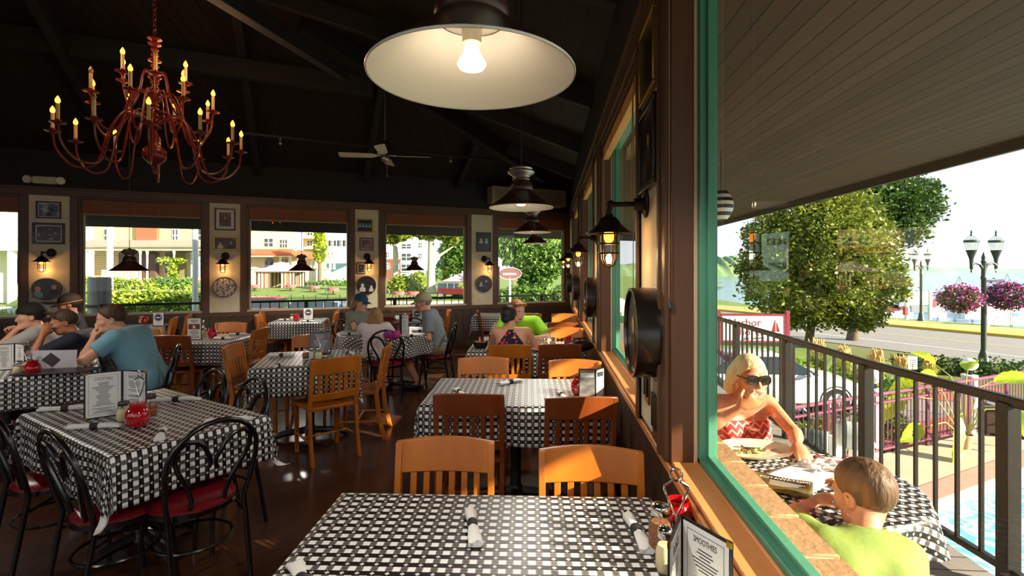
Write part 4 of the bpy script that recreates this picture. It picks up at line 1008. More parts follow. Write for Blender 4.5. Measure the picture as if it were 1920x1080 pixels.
# pool terrace
PZ = -1.70
pu, pv = Vector((.903, .43)), Vector((.43, -.903)); po = Vector((5.7, 6.9))-pu*2.6
def pp(a, b): q = po+pu*a+pv*b; return (q.x, q.y)
g = G()
def terr(pts, z0, z1, mi): 
    n = len(pts); v = [cw(*p, z) for z in (z0, z1) for p in pts]
    g.add(v, [tuple(range(n, 2*n))]+[(i, (i+1) % n, (i+1) % n+n, i+n) for i in range(n)], mi)
near = [(2.2, 7.0), (2.2, -4)]
terr([(2.2, 7.1), pp(-.0, 0), pp(13, 0), (20, 14.6), (14.6, 12.3), (4.6, 8.0)][::-1], PZ-.35, PZ, 0)
terr([(2.2, 7.1), (2.2, -3), pp(0, 7), pp(0, 0)], PZ-.35, PZ, 0)
terr([pp(0, 7), (2.2, -3), (20, -3), pp(13, 7)], PZ-.35, PZ, 0)
struct(obj('pool_terrace_floor', g, M_CONC, smooth=0))
g = G(); Wt = Vector
for a, b, c, d in ((-.35, -.35, 13.3, 0), (-.35, 0, 0, 7), (-.35, 7, 13.3, 7.35)):
    terr([pp(a, b), pp(c, b), pp(c, d), pp(a, d)], PZ-.05, PZ+.015, 0)
struct(obj('pool_coping_trim', g, mat('pink_coping', (200, 132, 112), .7, noise=(6, (1, 1, 1), .3), rgb2=(214, 150, 130)), smooth=0))
M_POOL = bpy.data.materials.new('pool_water'); M_POOL.use_nodes = True
_nt = M_POOL.node_tree; _b = _nt.nodes['Principled BSDF']; _b.inputs['Roughness'].default_value = .08
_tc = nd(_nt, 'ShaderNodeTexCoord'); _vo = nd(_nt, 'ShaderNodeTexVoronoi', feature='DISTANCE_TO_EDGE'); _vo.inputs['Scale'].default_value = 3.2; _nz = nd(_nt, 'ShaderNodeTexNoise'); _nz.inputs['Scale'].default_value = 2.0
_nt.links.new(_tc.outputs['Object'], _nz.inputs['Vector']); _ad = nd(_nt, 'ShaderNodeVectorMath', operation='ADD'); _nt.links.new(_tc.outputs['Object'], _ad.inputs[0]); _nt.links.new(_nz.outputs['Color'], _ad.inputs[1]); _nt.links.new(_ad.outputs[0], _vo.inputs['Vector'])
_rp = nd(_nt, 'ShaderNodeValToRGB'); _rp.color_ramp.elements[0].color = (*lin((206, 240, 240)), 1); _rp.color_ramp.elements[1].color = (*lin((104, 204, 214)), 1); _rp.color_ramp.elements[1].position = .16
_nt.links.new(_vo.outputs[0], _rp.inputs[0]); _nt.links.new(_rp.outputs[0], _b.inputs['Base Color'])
_bp = nd(_nt, 'ShaderNodeBump'); _bp.inputs['Strength'].default_value = .3; _bp.inputs['Distance'].default_value = .05; _nt.links.new(_nz.outputs['Fac'], _bp.inputs['Height']); _nt.links.new(_bp.outputs[0], _b.inputs['Normal'])
strip('pool_water', [pp(0, 0), pp(13, 0), pp(13, 7), pp(0, 7)][::-1], PZ-.16, M_POOL)
g = G()
for k in range(60):
    a = k*.22; v = [cw(*pp(a, .004), PZ-.16), cw(*pp(a+.2, .004), PZ-.16), cw(*pp(a+.2, .004), PZ-.03), cw(*pp(a, .004), PZ-.03)]; g.add(v, [(0,1,2,3)])
struct(obj('pool_tile_trim', g, mat('pale_blue_pool_tile', (188, 214, 214), .3), smooth=0))
# purple fence
M_PURP = mat('plum_fence_paint', (112, 50, 78), .5)
fa, fb = cw(3.95, 7.67), cw(12.9, 11.46)
ft = railing('terrace_fence', 'plum painted metal fence round the pool terrace', [(fa.x, fa.y), (fb.x, fb.y)], -.60, -1.58, .115, [tuple(fa.lerp(fb, k/7)[:2]) for k in range(8)], M_PURP, w=.05, bw=.014, pw=.05, cat='fence', base=PZ)
g = G(); d = (fb-fa); g.beam(Vector((0, 0, .95)), Vector((d.x, d.y, .95)), .04, .035); obj('middle_rail', g, M_PURP, ft)

# ------------------------------------------------------------------ plants
def leaves(g, blobs, n, size, seed, mi=0, droop=0.0, flat=.5, surf=.55):
    """blobs: (centre, radii); n small folded leaves near their surfaces"""
    rnd = np.random.default_rng(seed)
    vol = np.array([b[1][0]*b[1][1]*b[1][2] for b in blobs])**.67; vol /= vol.sum()
    for (c, r), w in zip(blobs, vol):
        k = max(4, int(n*w))
        d = rnd.normal(size=(k, 3)); d /= np.linalg.norm(d, axis=1)[:, None]
        rad = surf+(1-surf)*rnd.random(k)**.6; rad *= 1+.12*rnd.normal(size=k)
        P = np.array(c)+d*rad[:, None]*np.array(r)
        A = rnd.normal(size=(k, 3))*np.array([1, 1, flat])+d*.5; A[:, 2] -= droop; A /= np.linalg.norm(A, axis=1)[:, None]
        B = np.cross(A, rnd.normal(size=(k, 3))); B /= np.linalg.norm(B, axis=1)[:, None]
        S = size*(.6+.8*rnd.random(k))[:, None]
        v = np.stack([P-A*S*.5, P+B*S*.32, P+A*S*.6, P-B*S*.32], 1).reshape(-1, 3)
        o = len(g.v); g.v.extend([Vector(x) for x in v]); g.f.extend([(o+4*i, o+4*i+1, o+4*i+2, o+4*i+3) for i in range(k)]); g.m.extend([mi]*k)
    return g
M_LF1 = leaf_mat('sunlit_tree_leaves', (44, 70, 22), (150, 160, 56), .45, .9)  # shaded and sunlit leaf tones both put into the colour
M_LF2 = leaf_mat('dark_tree_leaves', (40, 70, 30), (86, 116, 46), .5, .7)
M_LF3 = leaf_mat('fresh_hedge_leaves', (92, 128, 36), (176, 190, 74), .5, 1.6)
M_LF4 = leaf_mat('mid_green_leaves', (64, 104, 44), (136, 168, 80), .5, .5)
M_LF5 = leaf_mat('yellow_green_needles', (120, 150, 30), (190, 200, 60), .5, .8)
M_BARK = mat('grey_brown_bark', (88, 74, 60), .9, noise=(6, (1, 1, .3), .3), rgb2=(112, 96, 80), bump=(18, .8))
M_PBARK = mat('pale_plane_bark', (176, 164, 136), .9, noise=(2.5, (1, 1, .6), .2), rgb2=(206, 196, 168))
def tree(name, label, base, blobs, n, size, trunk, tr, m, mb=M_BARK, seed=1, group=None, droop=0.0, branches=()):
    t = thing(name, label, 'tree', base, 0, group)
    g = G(); B = Vector(base); top = Vector(trunk)-B
    g.tube([Vector((0, 0, 0)), top*.12, top*.5+Vector((.04, .02, 0)), top], [tr*1.35, tr, tr*.85, tr*.6], 10)
    obj('trunk', g, mb, t)
    for br in branches:
        g = G(); P = [Vector(p)-B for p in br]; g.tube(P, [tr*.5]+[tr*.35]*(len(P)-2)+[tr*.12], 8); obj('branch', g, mb, t)
    g = G(); leaves(g, [(Vector(c)-B, r) for c, r in blobs], n, size, seed, droop=droop); obj('foliage', g, m, t, smooth=0)
    return t
def blobs_px(lst, dep):
    """crown lumps given by where they show in the photo and their radius in metres, at a chosen distance"""
    return [(pt(x, y, dep+dd), (r, r, r*q)) for x, y, r, q, dd in lst]
b = blobs_px([(1520, 560, 1.5, .8, 0), (1455, 540, 1.3, .8, -.3), (1590, 560, 1.5, .8, .2), (1480, 480, 1.6, .9, 0), (1555, 480, 1.9, .95, -.6), (1625, 500, 1.4, .9, .2), (1430, 500, 1.1, .8, .4), (1500, 410, 1.4, .9, 0), (1570, 410, 1.6, .9, .3), (1540, 370, 1.0, .8, 0), (1445, 440, 1.1, .8, 0), (1605, 590, 1.0, .7, -.4), (1660, 540, .9, .8, 0), (1480, 590, .9, .7, .1), (1625, 445, 1.1, .8, 0)], 20.6)
base = cw(12.25, 20.6, GZ)
tree('street_tree', 'leafy green tree in full sun on the verge outside the big window', base, b, 42000, .16, pt(1530, 520, 20.6), .17, M_LF1, seed=11, branches=[(pt(1513, 620, 20.6), pt(1490, 590, 20.6), pt(1460, 560, 20.6)), (pt(1518, 615, 20.6), pt(1560, 585, 20.6), pt(1600, 560, 20.6))])
b = blobs_px([(1620, 380, 1.6, .8, 0), (1680, 370, 1.5, .8, 0), (1720, 390, 1.2, .8, .2), (1690, 430, 1.2, .8, 0), (1640, 345, 1.1, .7, 0), (1730, 355, .8, .7, 0), (1600, 430, 1.6, 1, 0), (1655, 400, 1.5, .9, .3)], 25.5)
tree('tall_tree', 'darker tall tree rising behind the sunlit tree by the road', cw(17.5, 25.5, GZ), b, 20000, .18, pt(1620, 420, 25.5), .22, M_LF2, seed=12)
def bush(name, label, base, blobs, n, size, m, seed, group=None, cat='bush', droop=0.0):
    t = thing(name, label, cat, base, 0, group)
    g = G(); leaves(g, [(Vector(c)-Vector(base), r) for c, r in blobs], n, size, seed, surf=.5, droop=droop); obj('foliage', g, m, t, smooth=0)
    g = G()
    for c, r in blobs:
        p = Vector(c)-Vector(base); g.tube([Vector((p.x*.9, p.y*.9, 0)), p], [.03, .012], 5)
    obj('stems', g, M_BARK, t); return t
def grass_clump(label, base, h, n, seed, m, mh, group):
    t = thing('ornamental_grass', label, 'grass clump', base, 0, group); rnd = random.Random(seed)
    g = G(); g2 = G()
    for i in range(n):
        w = rnd.uniform(0, 6.28); r = rnd.uniform(0, .12); d = Vector((math.cos(w), math.sin(w), 0)); hh = h*rnd.uniform(.55, .8); l = rnd.uniform(.1, .45)*h*.6
        s = Vector((-d.y, d.x, 0))*.012; P = [d*r, d*(r+l*.3)+Vector((0, 0, hh*.6)), d*(r+l*.8)+Vector((0, 0, hh*.95)), d*(r+l*1.2)+Vector((0, 0, hh*.85))]
        for a, b, k in zip(P[:-1], P[1:], (1, .8, .4)): g.add([a-s*k, a+s*k, b+s*k*.7, b-s*k*.7], [(0,1,2,3)])
        if i % 3 == 0:
            q = d*(r+l*.4)+Vector((0, 0, h*rnd.uniform(.8, 1.05))); g2.tube([d*r, q*.9, q], [.004, .004, .004], 4); g2.tube([q*.84, q*.92, q], [.008, .03, .004], 5)
    obj('blades', g, m, t, smooth=0); obj('seed_heads', g2, mh, t); return t
M_GRS = leaf_mat('grass_blades', (138, 158, 60), (196, 202, 104), .6, 2); M_SEED = mat('tan_seed_heads', (212, 178, 112), .9)
for i, (x, y, d, h, lab) in enumerate(((1532, 705, 15.6, 1.45, 'tan feather grass clump beside the tree trunk'), (1582, 705, 15.2, 1.3, 'tan feather grass clump second from the tree trunk'), (1643, 712, 14.9, 1.25, 'tan feather grass clump midway between the trunk and the paper sign'), (1690, 715, 15.0, 1.05, 'tan feather grass clump just left of the paper sign'), (1742, 715, 15.6, .9, 'tan feather grass clump just right of the paper sign'))):
    p = cw((x-960)/FPX*d, d, GZ); grass_clump(lab, p, h, 150, 20+i, M_GRS, M_SEED, 'feather grasses along the road')
for i, (x, d, r, lab) in enumerate(((1505, 15.0, .5, 'green shrub at the foot of the street tree'), (1560, 14.3, .45, 'green shrub in front of the feather grasses, left'), (1625, 13.9, .5, 'green shrub behind the globe lamp post'), (1668, 13.6, .42, 'green shrub right of the nearer globe lamp post'), (1470, 15.8, .5, 'yellow-green shrub behind the white car'), (1430, 16.2, .55, 'shrub with yellow tips behind the blonde woman'), (1385, 16.6, .5, 'yellow shrub below the sail sign'))):
    p = cw((x-960)/FPX*d, d, GZ); bush('shrub', lab, p, [(p+Vector((0, 0, r*.9)), (r, r, r*.9)), (p+Vector((r*.7, .1, r*.6)), (r*.7, r*.7, r*.6)), (p+Vector((-r*.7, -.1, r*.6)), (r*.7, r*.7, r*.6))], 900, .13, (M_LF3, M_LF4)[i % 2], 30+i, 'shrubs between the parking and the road')
p = cw(16.2, 17.2, GZ); bush('hedge', 'low clipped hedge along the road behind the lamp post', p, [(cw(14.2+.55*k, 17.9-.28*k, GZ+.25), (.5, .5, .38)) for k in range(9)], 3200, .12, M_LF2, 41, cat='hedge')
for i, (la, de, lab) in enumerate(((5.0, 8.75, 'small bush behind the plum fence, left'), (6.0, 9.15, 'small yellow-green bush behind the plum fence, beside the globe post'), (7.3, 9.75, 'small bush behind the plum fence, right of the globe post'))):
    p = cw(la, de, GZ); bush('garden_bush', lab, p, [(p+Vector((0, 0, .75)), (.4, .4, .3)), (p+Vector((.25, .1, .55)), (.35, .35, .25)), (p+Vector((-.25, 0, .5)), (.35, .35, .25))], 700, .09, (M_LF3, M_LF5, M_LF4)[i], 50+i, 'bushes behind the plum fence')
strip('mulch_bed', [(3.6, 7.8), (13.0, 11.75), (12.4, 13.0), (3.0, 9.0)], GZ+.01, mat('red_bark_mulch', (150, 84, 58), .95, noise=(30, (1, 1, 1), .2), rgb2=(176, 104, 74)))
strip('ground_verge', [(13.2, 11.9), (19.5, 14.2), rp(-10.7, -9), rp(-10.7, 30), (6.2, 28)], GZ+.006, mat('olive_planted_verge', (112, 104, 58), .95, noise=(1.6, (1, 1, 1), .2), rgb2=(92, 112, 48), bump=(20, .6)))
strip('mulch_strip', [(8.2, 15.2), (13.6, 13.2), (15.0, 15.2), (9.4, 17.4)], GZ+.012, mat('red_bark_mulch', (150, 84, 58)))

# ------------------------------------------------------------------ things on the terrace
M_WPOST = mat('white_post_paint', (236, 234, 228), .5)
def globe_post(la, de, label):
    t = thing('globe_lamp_post', label, 'lamp post', cw(la, de, PZ), 0, 'white globe lamp posts')
    g = G(); g.lathe([(.14, 0), (.14, .04), (.125, .05), (.125, 1.12), (.135, 1.13), (.135, 1.17), (.001, 1.18)], 24); obj('post', g, M_WPOST, t)
    g = G(); g.tube([(0, 0, 1.17), (0, 0, 1.27)], .05, 12); obj('neck', g, M_BLACKM, t)
    g = G(); g.ball((0, 0, 1.38), (.14, .14, .125), 20); obj('globe', g, mat('white_opal_glass', (244, 242, 236), .15, spec=.6), t)
globe_post(6.46, 8.86, 'white post with a globe lamp nearer the porch, by the plum fence'); globe_post(9.24, 10.02, 'white post with a globe lamp behind the big-leaved plant')
def big_plant():
    b = cw(8.35, 9.15, PZ); t = thing('potted_plant', 'big-leaved yellow-green plant in a terracotta pot on the terrace', 'potted plant', b)
    g = G(); g.lathe([(.001, 0), (.09, 0), (.125, .23), (.135, .23), (.135, .26), (.115, .26), (.11, .22), (.001, .21)], 24); obj('pot', g, mat('pale_terracotta', (206, 168, 128), .8), t)
    rnd = random.Random(8); ML = leaf_mat('yellow_green_paddle_leaf', (138, 168, 28), (196, 206, 50), .4, 2.0, .4); MS = mat('pale_green_stalk', (170, 170, 84), .5)
    ex, ey = Vector((math.cos(TH), math.sin(TH), 0)), Vector((-math.sin(TH), math.cos(TH), 0))
    tips = [(-1.05, .1, .95, -.9, .55), (-.95, -.2, .45, -.2, .5), (-.42, -.35, .70, -1.0, .75), (-.6, -.1, 1.30, .3, .5), (-.15, .1, 1.25, -.6, .6), (.2, .15, 1.42, .5, .5), (.55, 0, 1.25, .2, .85), (.42, -.25, .85, -1.0, .65), (.75, -.1, .75, -.9, .6), (-.75, .2, 1.15, -.2, .45), (-.3, .3, 1.5, .8, .45), (-.55, -.45, .25, -.8, .5)]
    for x, y, z, sl, L in tips:
        d = (ex*x+ey*y); dn = d.normalized(); tip = d+Vector((0, 0, z))
        g = G(); g.tube([dn*.03+Vector((0, 0, .2)), d*.45+Vector((0, 0, .2+(z-.2)*.75+.12)), tip], [.014, .011, .006], 6); st = obj('stalk', g, MS, t)
        g = G(); ld = (dn+Vector((0, 0, sl))).normalized(); sd = ld.cross(Vector((0, 0, 1))).normalized(); up = sd.cross(ld); ro_ = 1.15 if abs(x) > .3 else .3; sd, up = sd*math.cos(ro_)+up*math.sin(ro_), up*math.cos(ro_)-sd*math.sin(ro_)
        n = 10
        def f(u, v):
            w = .165*math.sin(PI*min(.98, .06+.94*v))**.7*(1-.25*v); q = tip+ld*(L*v)+Vector((0, 0, -.25*L*v*v)); s = (u-.5)*2
            return q+sd*(s*w)+up*(abs(s)*w*.35+.012*math.sin(v*26+s*3))
        g.grid(4, n, f); obj('leaf', g, ML, t, smooth=70)
big_plant()
b = cw(9.75, 9.92, PZ); t = thing('wicker_cabinet', 'dark brown wicker towel stand behind the potted plant', 'cabinet', b, TH-.35)
MW = plank_mat('dark_wicker', (66, 42, 32), (88, 58, 44), .03, 'Z', .6, gap=.2)
g = G(); g.b2((-.30, -.22, .06), (.30, .22, .54)); obj('body', g, MW, t, bevel=.01)
g = G(); g.b2((-.33, -.25, .54), (.33, .25, .58)); obj('worktop', g, mat('dark_brown_top', (58, 40, 34), .5), t, bevel=.008)
for sx in (-1, 1):
    for sy in (-1, 1): g = G(); g.b2((sx*.27-.025, sy*.19-.025, 0), (sx*.27+.025, sy*.19+.025, .06)); obj('foot', g, MW, t)
o = b+Vector((0, 0, .58)); g = G(); g.b2((-.16, -.12, 0), (.1, .12, .05)); g.b2((-.12, -.1, .05), (.08, .1, .09)); tag(obj('folded_towels', g, mat('lilac_white_towel', (206, 202, 214), .9), None, o, TH, bevel=.02), 'folded pale towels on the wicker towel stand', 'towel')
def lounge_chair(la, de, rz, label, towel=None):
    b = cw(la, de, PZ); t = thing('terrace_chair', label, 'chair', b, rz, 'white slatted terrace chairs')
    for k in range(5): g = G(); g.b2((-.24, -.22+.1*k, .36), (.24, -.14+.1*k, .38)); obj('seat_slat', g, M_WPOST, t, bevel=.004)
    for k in range(5): g = G(); x = -.2+.1*k; g.beam((x, .27, .36), (x, .50, .92), .08, .02, up=(0, 1, 0)); obj('back_slat', g, M_WPOST, t, bevel=.004)
    for s in (-1, 1):
        g = G(); g.b2((s*.27-.02, -.22, 0), (s*.27+.02, -.16, .56)); obj('front_leg', g, M_WPOST, t, bevel=.004)
        g = G(); g.b2((s*.27-.02, .28, 0), (s*.27+.02, .34, .56)); obj('rear_leg', g, M_WPOST, t, bevel=.004)
        g = G(); g.b2((s*.29-.045, -.26, .56), (s*.29+.045, .38, .585)); obj('armrest', g, M_WPOST, t, bevel=.006)
    if towel:
        g = G(); P = [(-.24, .40), (-.1, .405), (.2, .40), (.28, .44), (.36, .65), (.46, .90), (.52, .955), (.56, .90), (.54, .55)]
        g.grid(4, len(P)-1, lambda u, v: (-.2+.4*u, P[int(round(v*(len(P)-1)))][0], P[int(round(v*(len(P)-1)))][1]+.003))
        o = obj('striped_towel', g, plank_mat('striped_towel', (120, 128, 130), (224, 226, 222), .11, 'X', .9, gap=.3, gapc=(92, 104, 108)), None, b, rz, smooth=50); tag(o, towel, 'towel', 'striped towels on the terrace chairs'); s = o.modifiers.new('thick', 'SOLIDIFY'); s.thickness = .012; s.offset = 1
lounge_chair(5.45, 8.05, TH+2.7, 'white slatted chair with a striped towel beside the nearer globe post', 'striped towel on the chair nearer the globe post')
lounge_chair(4.7, 7.65, TH+2.5, 'white slatted chair with a striped towel, nearer the blonde woman', 'striped towel on the chair nearer the blonde woman')
lounge_chair(10.35, 9.75, TH-1.2, 'white chair at the right photo edge beside the wicker stand')

# ------------------------------------------------------------------ cars
M_CGL = mat('dark_car_glass', (36, 48, 52), .08, spec=.8); M_TYRE = mat('tyre_rubber', (24, 23, 23), .8); M_HUB = mat('alloy_wheel', (168, 166, 160), .35, metal=.7)
def car(name, label, loc, rz, paint, L=4.6, W=1.75, H=1.42, kind='sedan', group=None):
    t = thing(name, label, 'car', loc, rz, group); k = L/4.6; h = H/1.42
    if kind == 'sedan':
        body = [(-2.3, .42), (-2.28, .80), (-2.1, .90), (-1.5, .96), (.85, .97), (1.5, .88), (2.1, .74), (2.28, .62), (2.3, .36), (2.2, .22), (-2.2, .24)]
        cab = [(-1.72, .95), (-1.05, 1.36), (-.75, 1.40), (.12, 1.41), (.35, 1.37), (1.05, .96)]
    elif kind == 'suv':
        body = [(-2.3, .45), (-2.3, 1.0), (-2.2, 1.02), (1.0, 1.02), (1.9, .95), (2.25, .82), (2.3, .45), (2.2, .28), (-2.2, .28)]
        cab = [(-2.24, 1.0), (-2.05, 1.38), (-1.8, 1.42), (-.1, 1.42), (.15, 1.38), (.85, 1.0)]
    else:
        body = [(-1.6, .55), (-1.6, .98), (.55, .98), (.62, .95), (1.9, .92), (1.92, .5), (1.2, .42), (-1.2, .42)]
        cab = [(-1.58, .96), (-1.56, 1.40), (-1.3, 1.42), (.40, 1.42), (.5, 1.40), (.56, .96)]
    g = G(); g.poly([(x*k, z*h) for x, z in body], W); obj('body', g, paint, t, bevel=.07, segs=3)
    n = len(cab); g = G()
    vs = []
    for s in (-1, 1):
        for x, z in cab: q = (z-.95)/.46; vs.append((x*k, s*(W/2-.05-.17*max(0, q)), z*h))
    g.add(vs, [tuple(range(n))[::-1] if False else tuple(range(n)), tuple(range(2*n-1, n-1, -1))]+[(i, i+n, (i+1) % n+n, (i+1) % n) for i in range(n)]); obj('cabin_glass', g, M_CGL, t, bevel=.02)
    g = G(); m = [p for p in cab if p[1] > 1.3]; vs = []
    for s in (-1, 1):
        for x, z in m: vs.append((x*k, s*(W/2-.21), z*h+.012))
    q = len(m); g.add(vs, [(i, i+1, i+1+q, i+q) for i in range(q-1)])
    ro = obj('roof', g, paint if kind != 'vintage' else mat('grey_car_roof', (120, 124, 122), .4), t); so = ro.modifiers.new('thick', 'SOLIDIFY'); so.thickness = .03
    for xx in ((-.45, .25) if kind != 'vintage' else (-.6, .1)):
        for s in (-1, 1):
            g = G(); g.beam((xx*k, s*(W/2-.055), .95*h), (xx*k, s*(W/2-.215), 1.40*h), .07, .03, up=(0, s, 0)); obj('pillar', g, paint if kind != 'vintage' else mat('grey_car_roof', (120, 124, 122), .4), t)
    wr = .33 if kind != 'vintage' else .38
    for x in ((-1.38, 1.42) if kind != 'vintage' else (-1.25, 1.45)):
        for s in (-1, 1):
            M = Matrix.Translation((x*k, s*(W/2-.10), wr)) @ Matrix.Rotation(-s*PI/2, 4, 'X')
            g = G(); g.lathe([(wr*.62, -.1), (wr*.95, -.1), (wr, -.06), (wr, .07), (wr*.95, .115), (wr*.62, .11)], 28, 0, M); w = obj('wheel', g, M_TYRE, t)
            g = G(); g.lathe([(.001, .10), (wr*.15, .112), (wr*.2, .09), (wr*.5, .09), (wr*.64, .112), (wr*.64, -.1)], 20, 0, M)
            for c in range(6): g.box((wr*.36*math.cos(c*PI/3), wr*.36*math.sin(c*PI/3), .1), (wr*.4, wr*.14, .02), 0, c*PI/3, M)
            obj('wheel_hub', g, M_HUB, w)
            if kind != 'vintage':
                g = G(); g.lathe([(wr*1.0, .08), (wr*1.16, .115), (wr*1.18, .09)], 28, 0, M); obj('wheel_arch', g, M_TYRE, t)
    for s in (-1, 1):
        g = G(); g.ball((2.2*k if kind != 'vintage' else 1.9*k, s*(W/2-.3), .62*h), (.1, .17, .08), 12); obj('headlight', g, mat('headlight_glass', (220, 220, 214), .15), t)
        g = G(); g.ball((.75*k, s*(W/2+.06), 1.0*h), (.06, .09, .06), 10); obj('wing_mirror', g, paint, t)
    g = G(); g.b2((2.2*k if kind != 'vintage' else 1.9*k, -W/2+.1, .34*h), (2.36*k if kind != 'vintage' else 2.02*k, W/2-.1, .50*h)); obj('front_bumper', g, paint, t, bevel=.03)
    return t
M_CWH = mat('white_car_paint', (232, 234, 236), .2, coat=.6); M_CRED = mat('red_car_paint', (170, 30, 44), .2, coat=.6); M_CBL = mat('slate_blue_car_paint', (110, 134, 158), .2, coat=.6); M_CGR = mat('dark_grey_car_paint', (62, 66, 70), .2, coat=.6)
car('parked_car', 'white sedan parked behind the plum fence', cw(6.85, 13.5, GZ), TH-.10, M_CWH, group='cars parked round the restaurant')
car('parked_car', 'dark grey car parked nearer the porch than the white sedan', cw(4.1, 11.5, GZ), TH-.10, M_CGR, group='cars parked round the restaurant')
def zg(dep):
    u = max(0, min(1, (dep-34)/42)); return -1.62+.72*u*u*(3-2*u)
for lab, la, de, rz, m, kw in (('red car outside the back window with the gazebo', -14.0, 25.5, PI+.15, M_CRED, dict(L=4.7, H=1.78, kind='suv')),
                               ('blue-grey car at the right of the back window with the gazebo', -9.0, 25.5, .1, M_CBL, dict(H=1.62, kind='suv')),
                               ('pale car in the middle of the back window with the gazebo', -11.2, 22.0, .12, mat('silver_car_paint', (176, 190, 196), .2, coat=.6), dict(L=3.6, H=1.45)),
                               ('silver-blue car under the back window with the big tree trunk', -3.6, 24, -.1, M_CBL, dict(H=1.45)),
                               ('white car at the left photo edge, outside the back window', -22.6, 21.5, .2, M_CWH, dict(H=1.55))):
    car('parked_car', lab, cw(la, de, zg(de)), TH+rz, m, group='cars parked round the restaurant', **kw)
car('vintage_car', 'vintage red car with a grey roof on the lawn', cw(-5.9, 50, zg(50)), TH+.05, mat('vintage_red_paint', (88, 22, 24), .3, coat=.4), L=4.4, W=1.7, H=1.62, kind='vintage')
# ------------------------------------------------------------------ street, lake front and the far side of the parking
M_LAMPG = mat('dark_green_lamp_post', (62, 74, 68), .45, metal=.3); M_AC = glass_mat('acorn_glass', (.92, .93, .88), .12)
def street_lamp(la, de, label, baskets=False):
    t = thing('street_lamp', label, 'street lamp', cw(la, de, GZ), TH+.12, 'twin-globe street lamps')
    g = G(); g.lathe([(.25, 0), (.25, .08), (.17, .2), (.14, .5), (.10, .62), (.085, .7), (.075, 3.3), (.10, 3.34), (.075, 3.42), (.07, 3.9), (.09, 3.95), (.06, 4.0), (.07, 4.1), (.03, 4.25), (.001, 4.32)], 16); obj('post', g, M_LAMPG, t)
    for s in (-1, 1):
        g = G(); g.tube([(0, 0, 3.62), (s*.16, 0, 3.84), (s*.38, 0, 3.9), (s*.52, 0, 3.82)], [.05, .045, .04, .05], 8); g.lathe([(.001, -.42), (.03, -.38), (.02, -.3), (.05, -.26), (.05, -.12), (.055, 0), (.07, .12), (.15, .38), (.17, .42)], 14, 0, Matrix.Translation((s*.52, 0, 3.95))); a = obj('lamp_arm', g, M_LAMPG, t)
        g = G(); g.lathe([(.15, 4.36), (.215, 4.62), (.22, 4.70), (.19, 4.76), (.10, 4.88), (.03, 4.92)], 18, 0, Matrix.Translation((s*.52, 0, 0))); obj('globe', g, M_AC, a)
        g = G(); g.lathe([(.224, 4.66), (.228, 4.70), (.224, 4.74)], 18, 0, Matrix.Translation((s*.52, 0, 0))); g.lathe([(.05, 4.9), (.02, 4.98), (.035, 5.03), (.001, 5.14)], 10, 0, Matrix.Translation((s*.52, 0, 0))); obj('globe_band', g, M_LAMPG, a)
    if baskets:
        g = G()
        for s in (-1, 1):
            g.tube([(s*.07, 0, 2.72), (s*1.05, 0, 2.72), (s*1.1, 0, 2.66)], .015, 6)
            g.tube([(s*.07, 0, 2.4)]+[(s*(.15+.75*k/8), 0, 2.42+.28*(k/8)**.6+.03*math.sin(k*1.6)) for k in range(9)], .012, 5)
            g.tube([(s*(.55+.1*math.cos(k*.7)*(1-k/12)), 0, 2.6+.1*math.sin(k*.7)*(1-k/12)) for k in range(11)], .01, 5)
        obj('basket_bracket', g, M_LAMPG, t)
    return t
street_lamp(17.5, 18.4, 'nearer twin-globe street lamp, with flower baskets', True)
street_lamp(28.7, 34.8, 'farther twin-globe street lamp by the white notice board')
M_PINK = mat('pink_petunias', (206, 92, 158), .7); M_PINK2 = mat('magenta_petunias', (176, 56, 140), .7)
for i, (x, y, lab) in enumerate(((1799, 561, 'ball of pink flowers hanging left of the lamp post'), (1889, 556, 'ball of purple-pink flowers hanging right of the lamp post'))):
    c = pt(x, y, 18.4+.05*i); t = thing('flower_basket', lab, 'flower basket', c, 0, 'flower baskets on the lamp post')
    g = G(); g.lathe([(.001, -.3), (.25, -.2), (.33, 0), (.3, .02), (.001, .02)], 14); obj('basket', g, M_BARK, t)
    g = G(); leaves(g, [((0, 0, 0), (.60, .60, .46))], 1500, .09, 60+i, surf=.7); obj('foliage', g, M_LF2, t, smooth=0)
    g = G(); leaves(g, [((0, 0, .03), (.64, .64, .50))], 1300, .085, 70+i, surf=.85); obj('blossom', g, (M_PINK, M_PINK2)[i], t, smooth=0)
    g = G()
    for k in range(3): g.tube([(.3*math.cos(k*2.1), .3*math.sin(k*2.1), 0), (0, 0, .85)], .006, 4)
    obj('hanger', g, M_LAMPG, t)
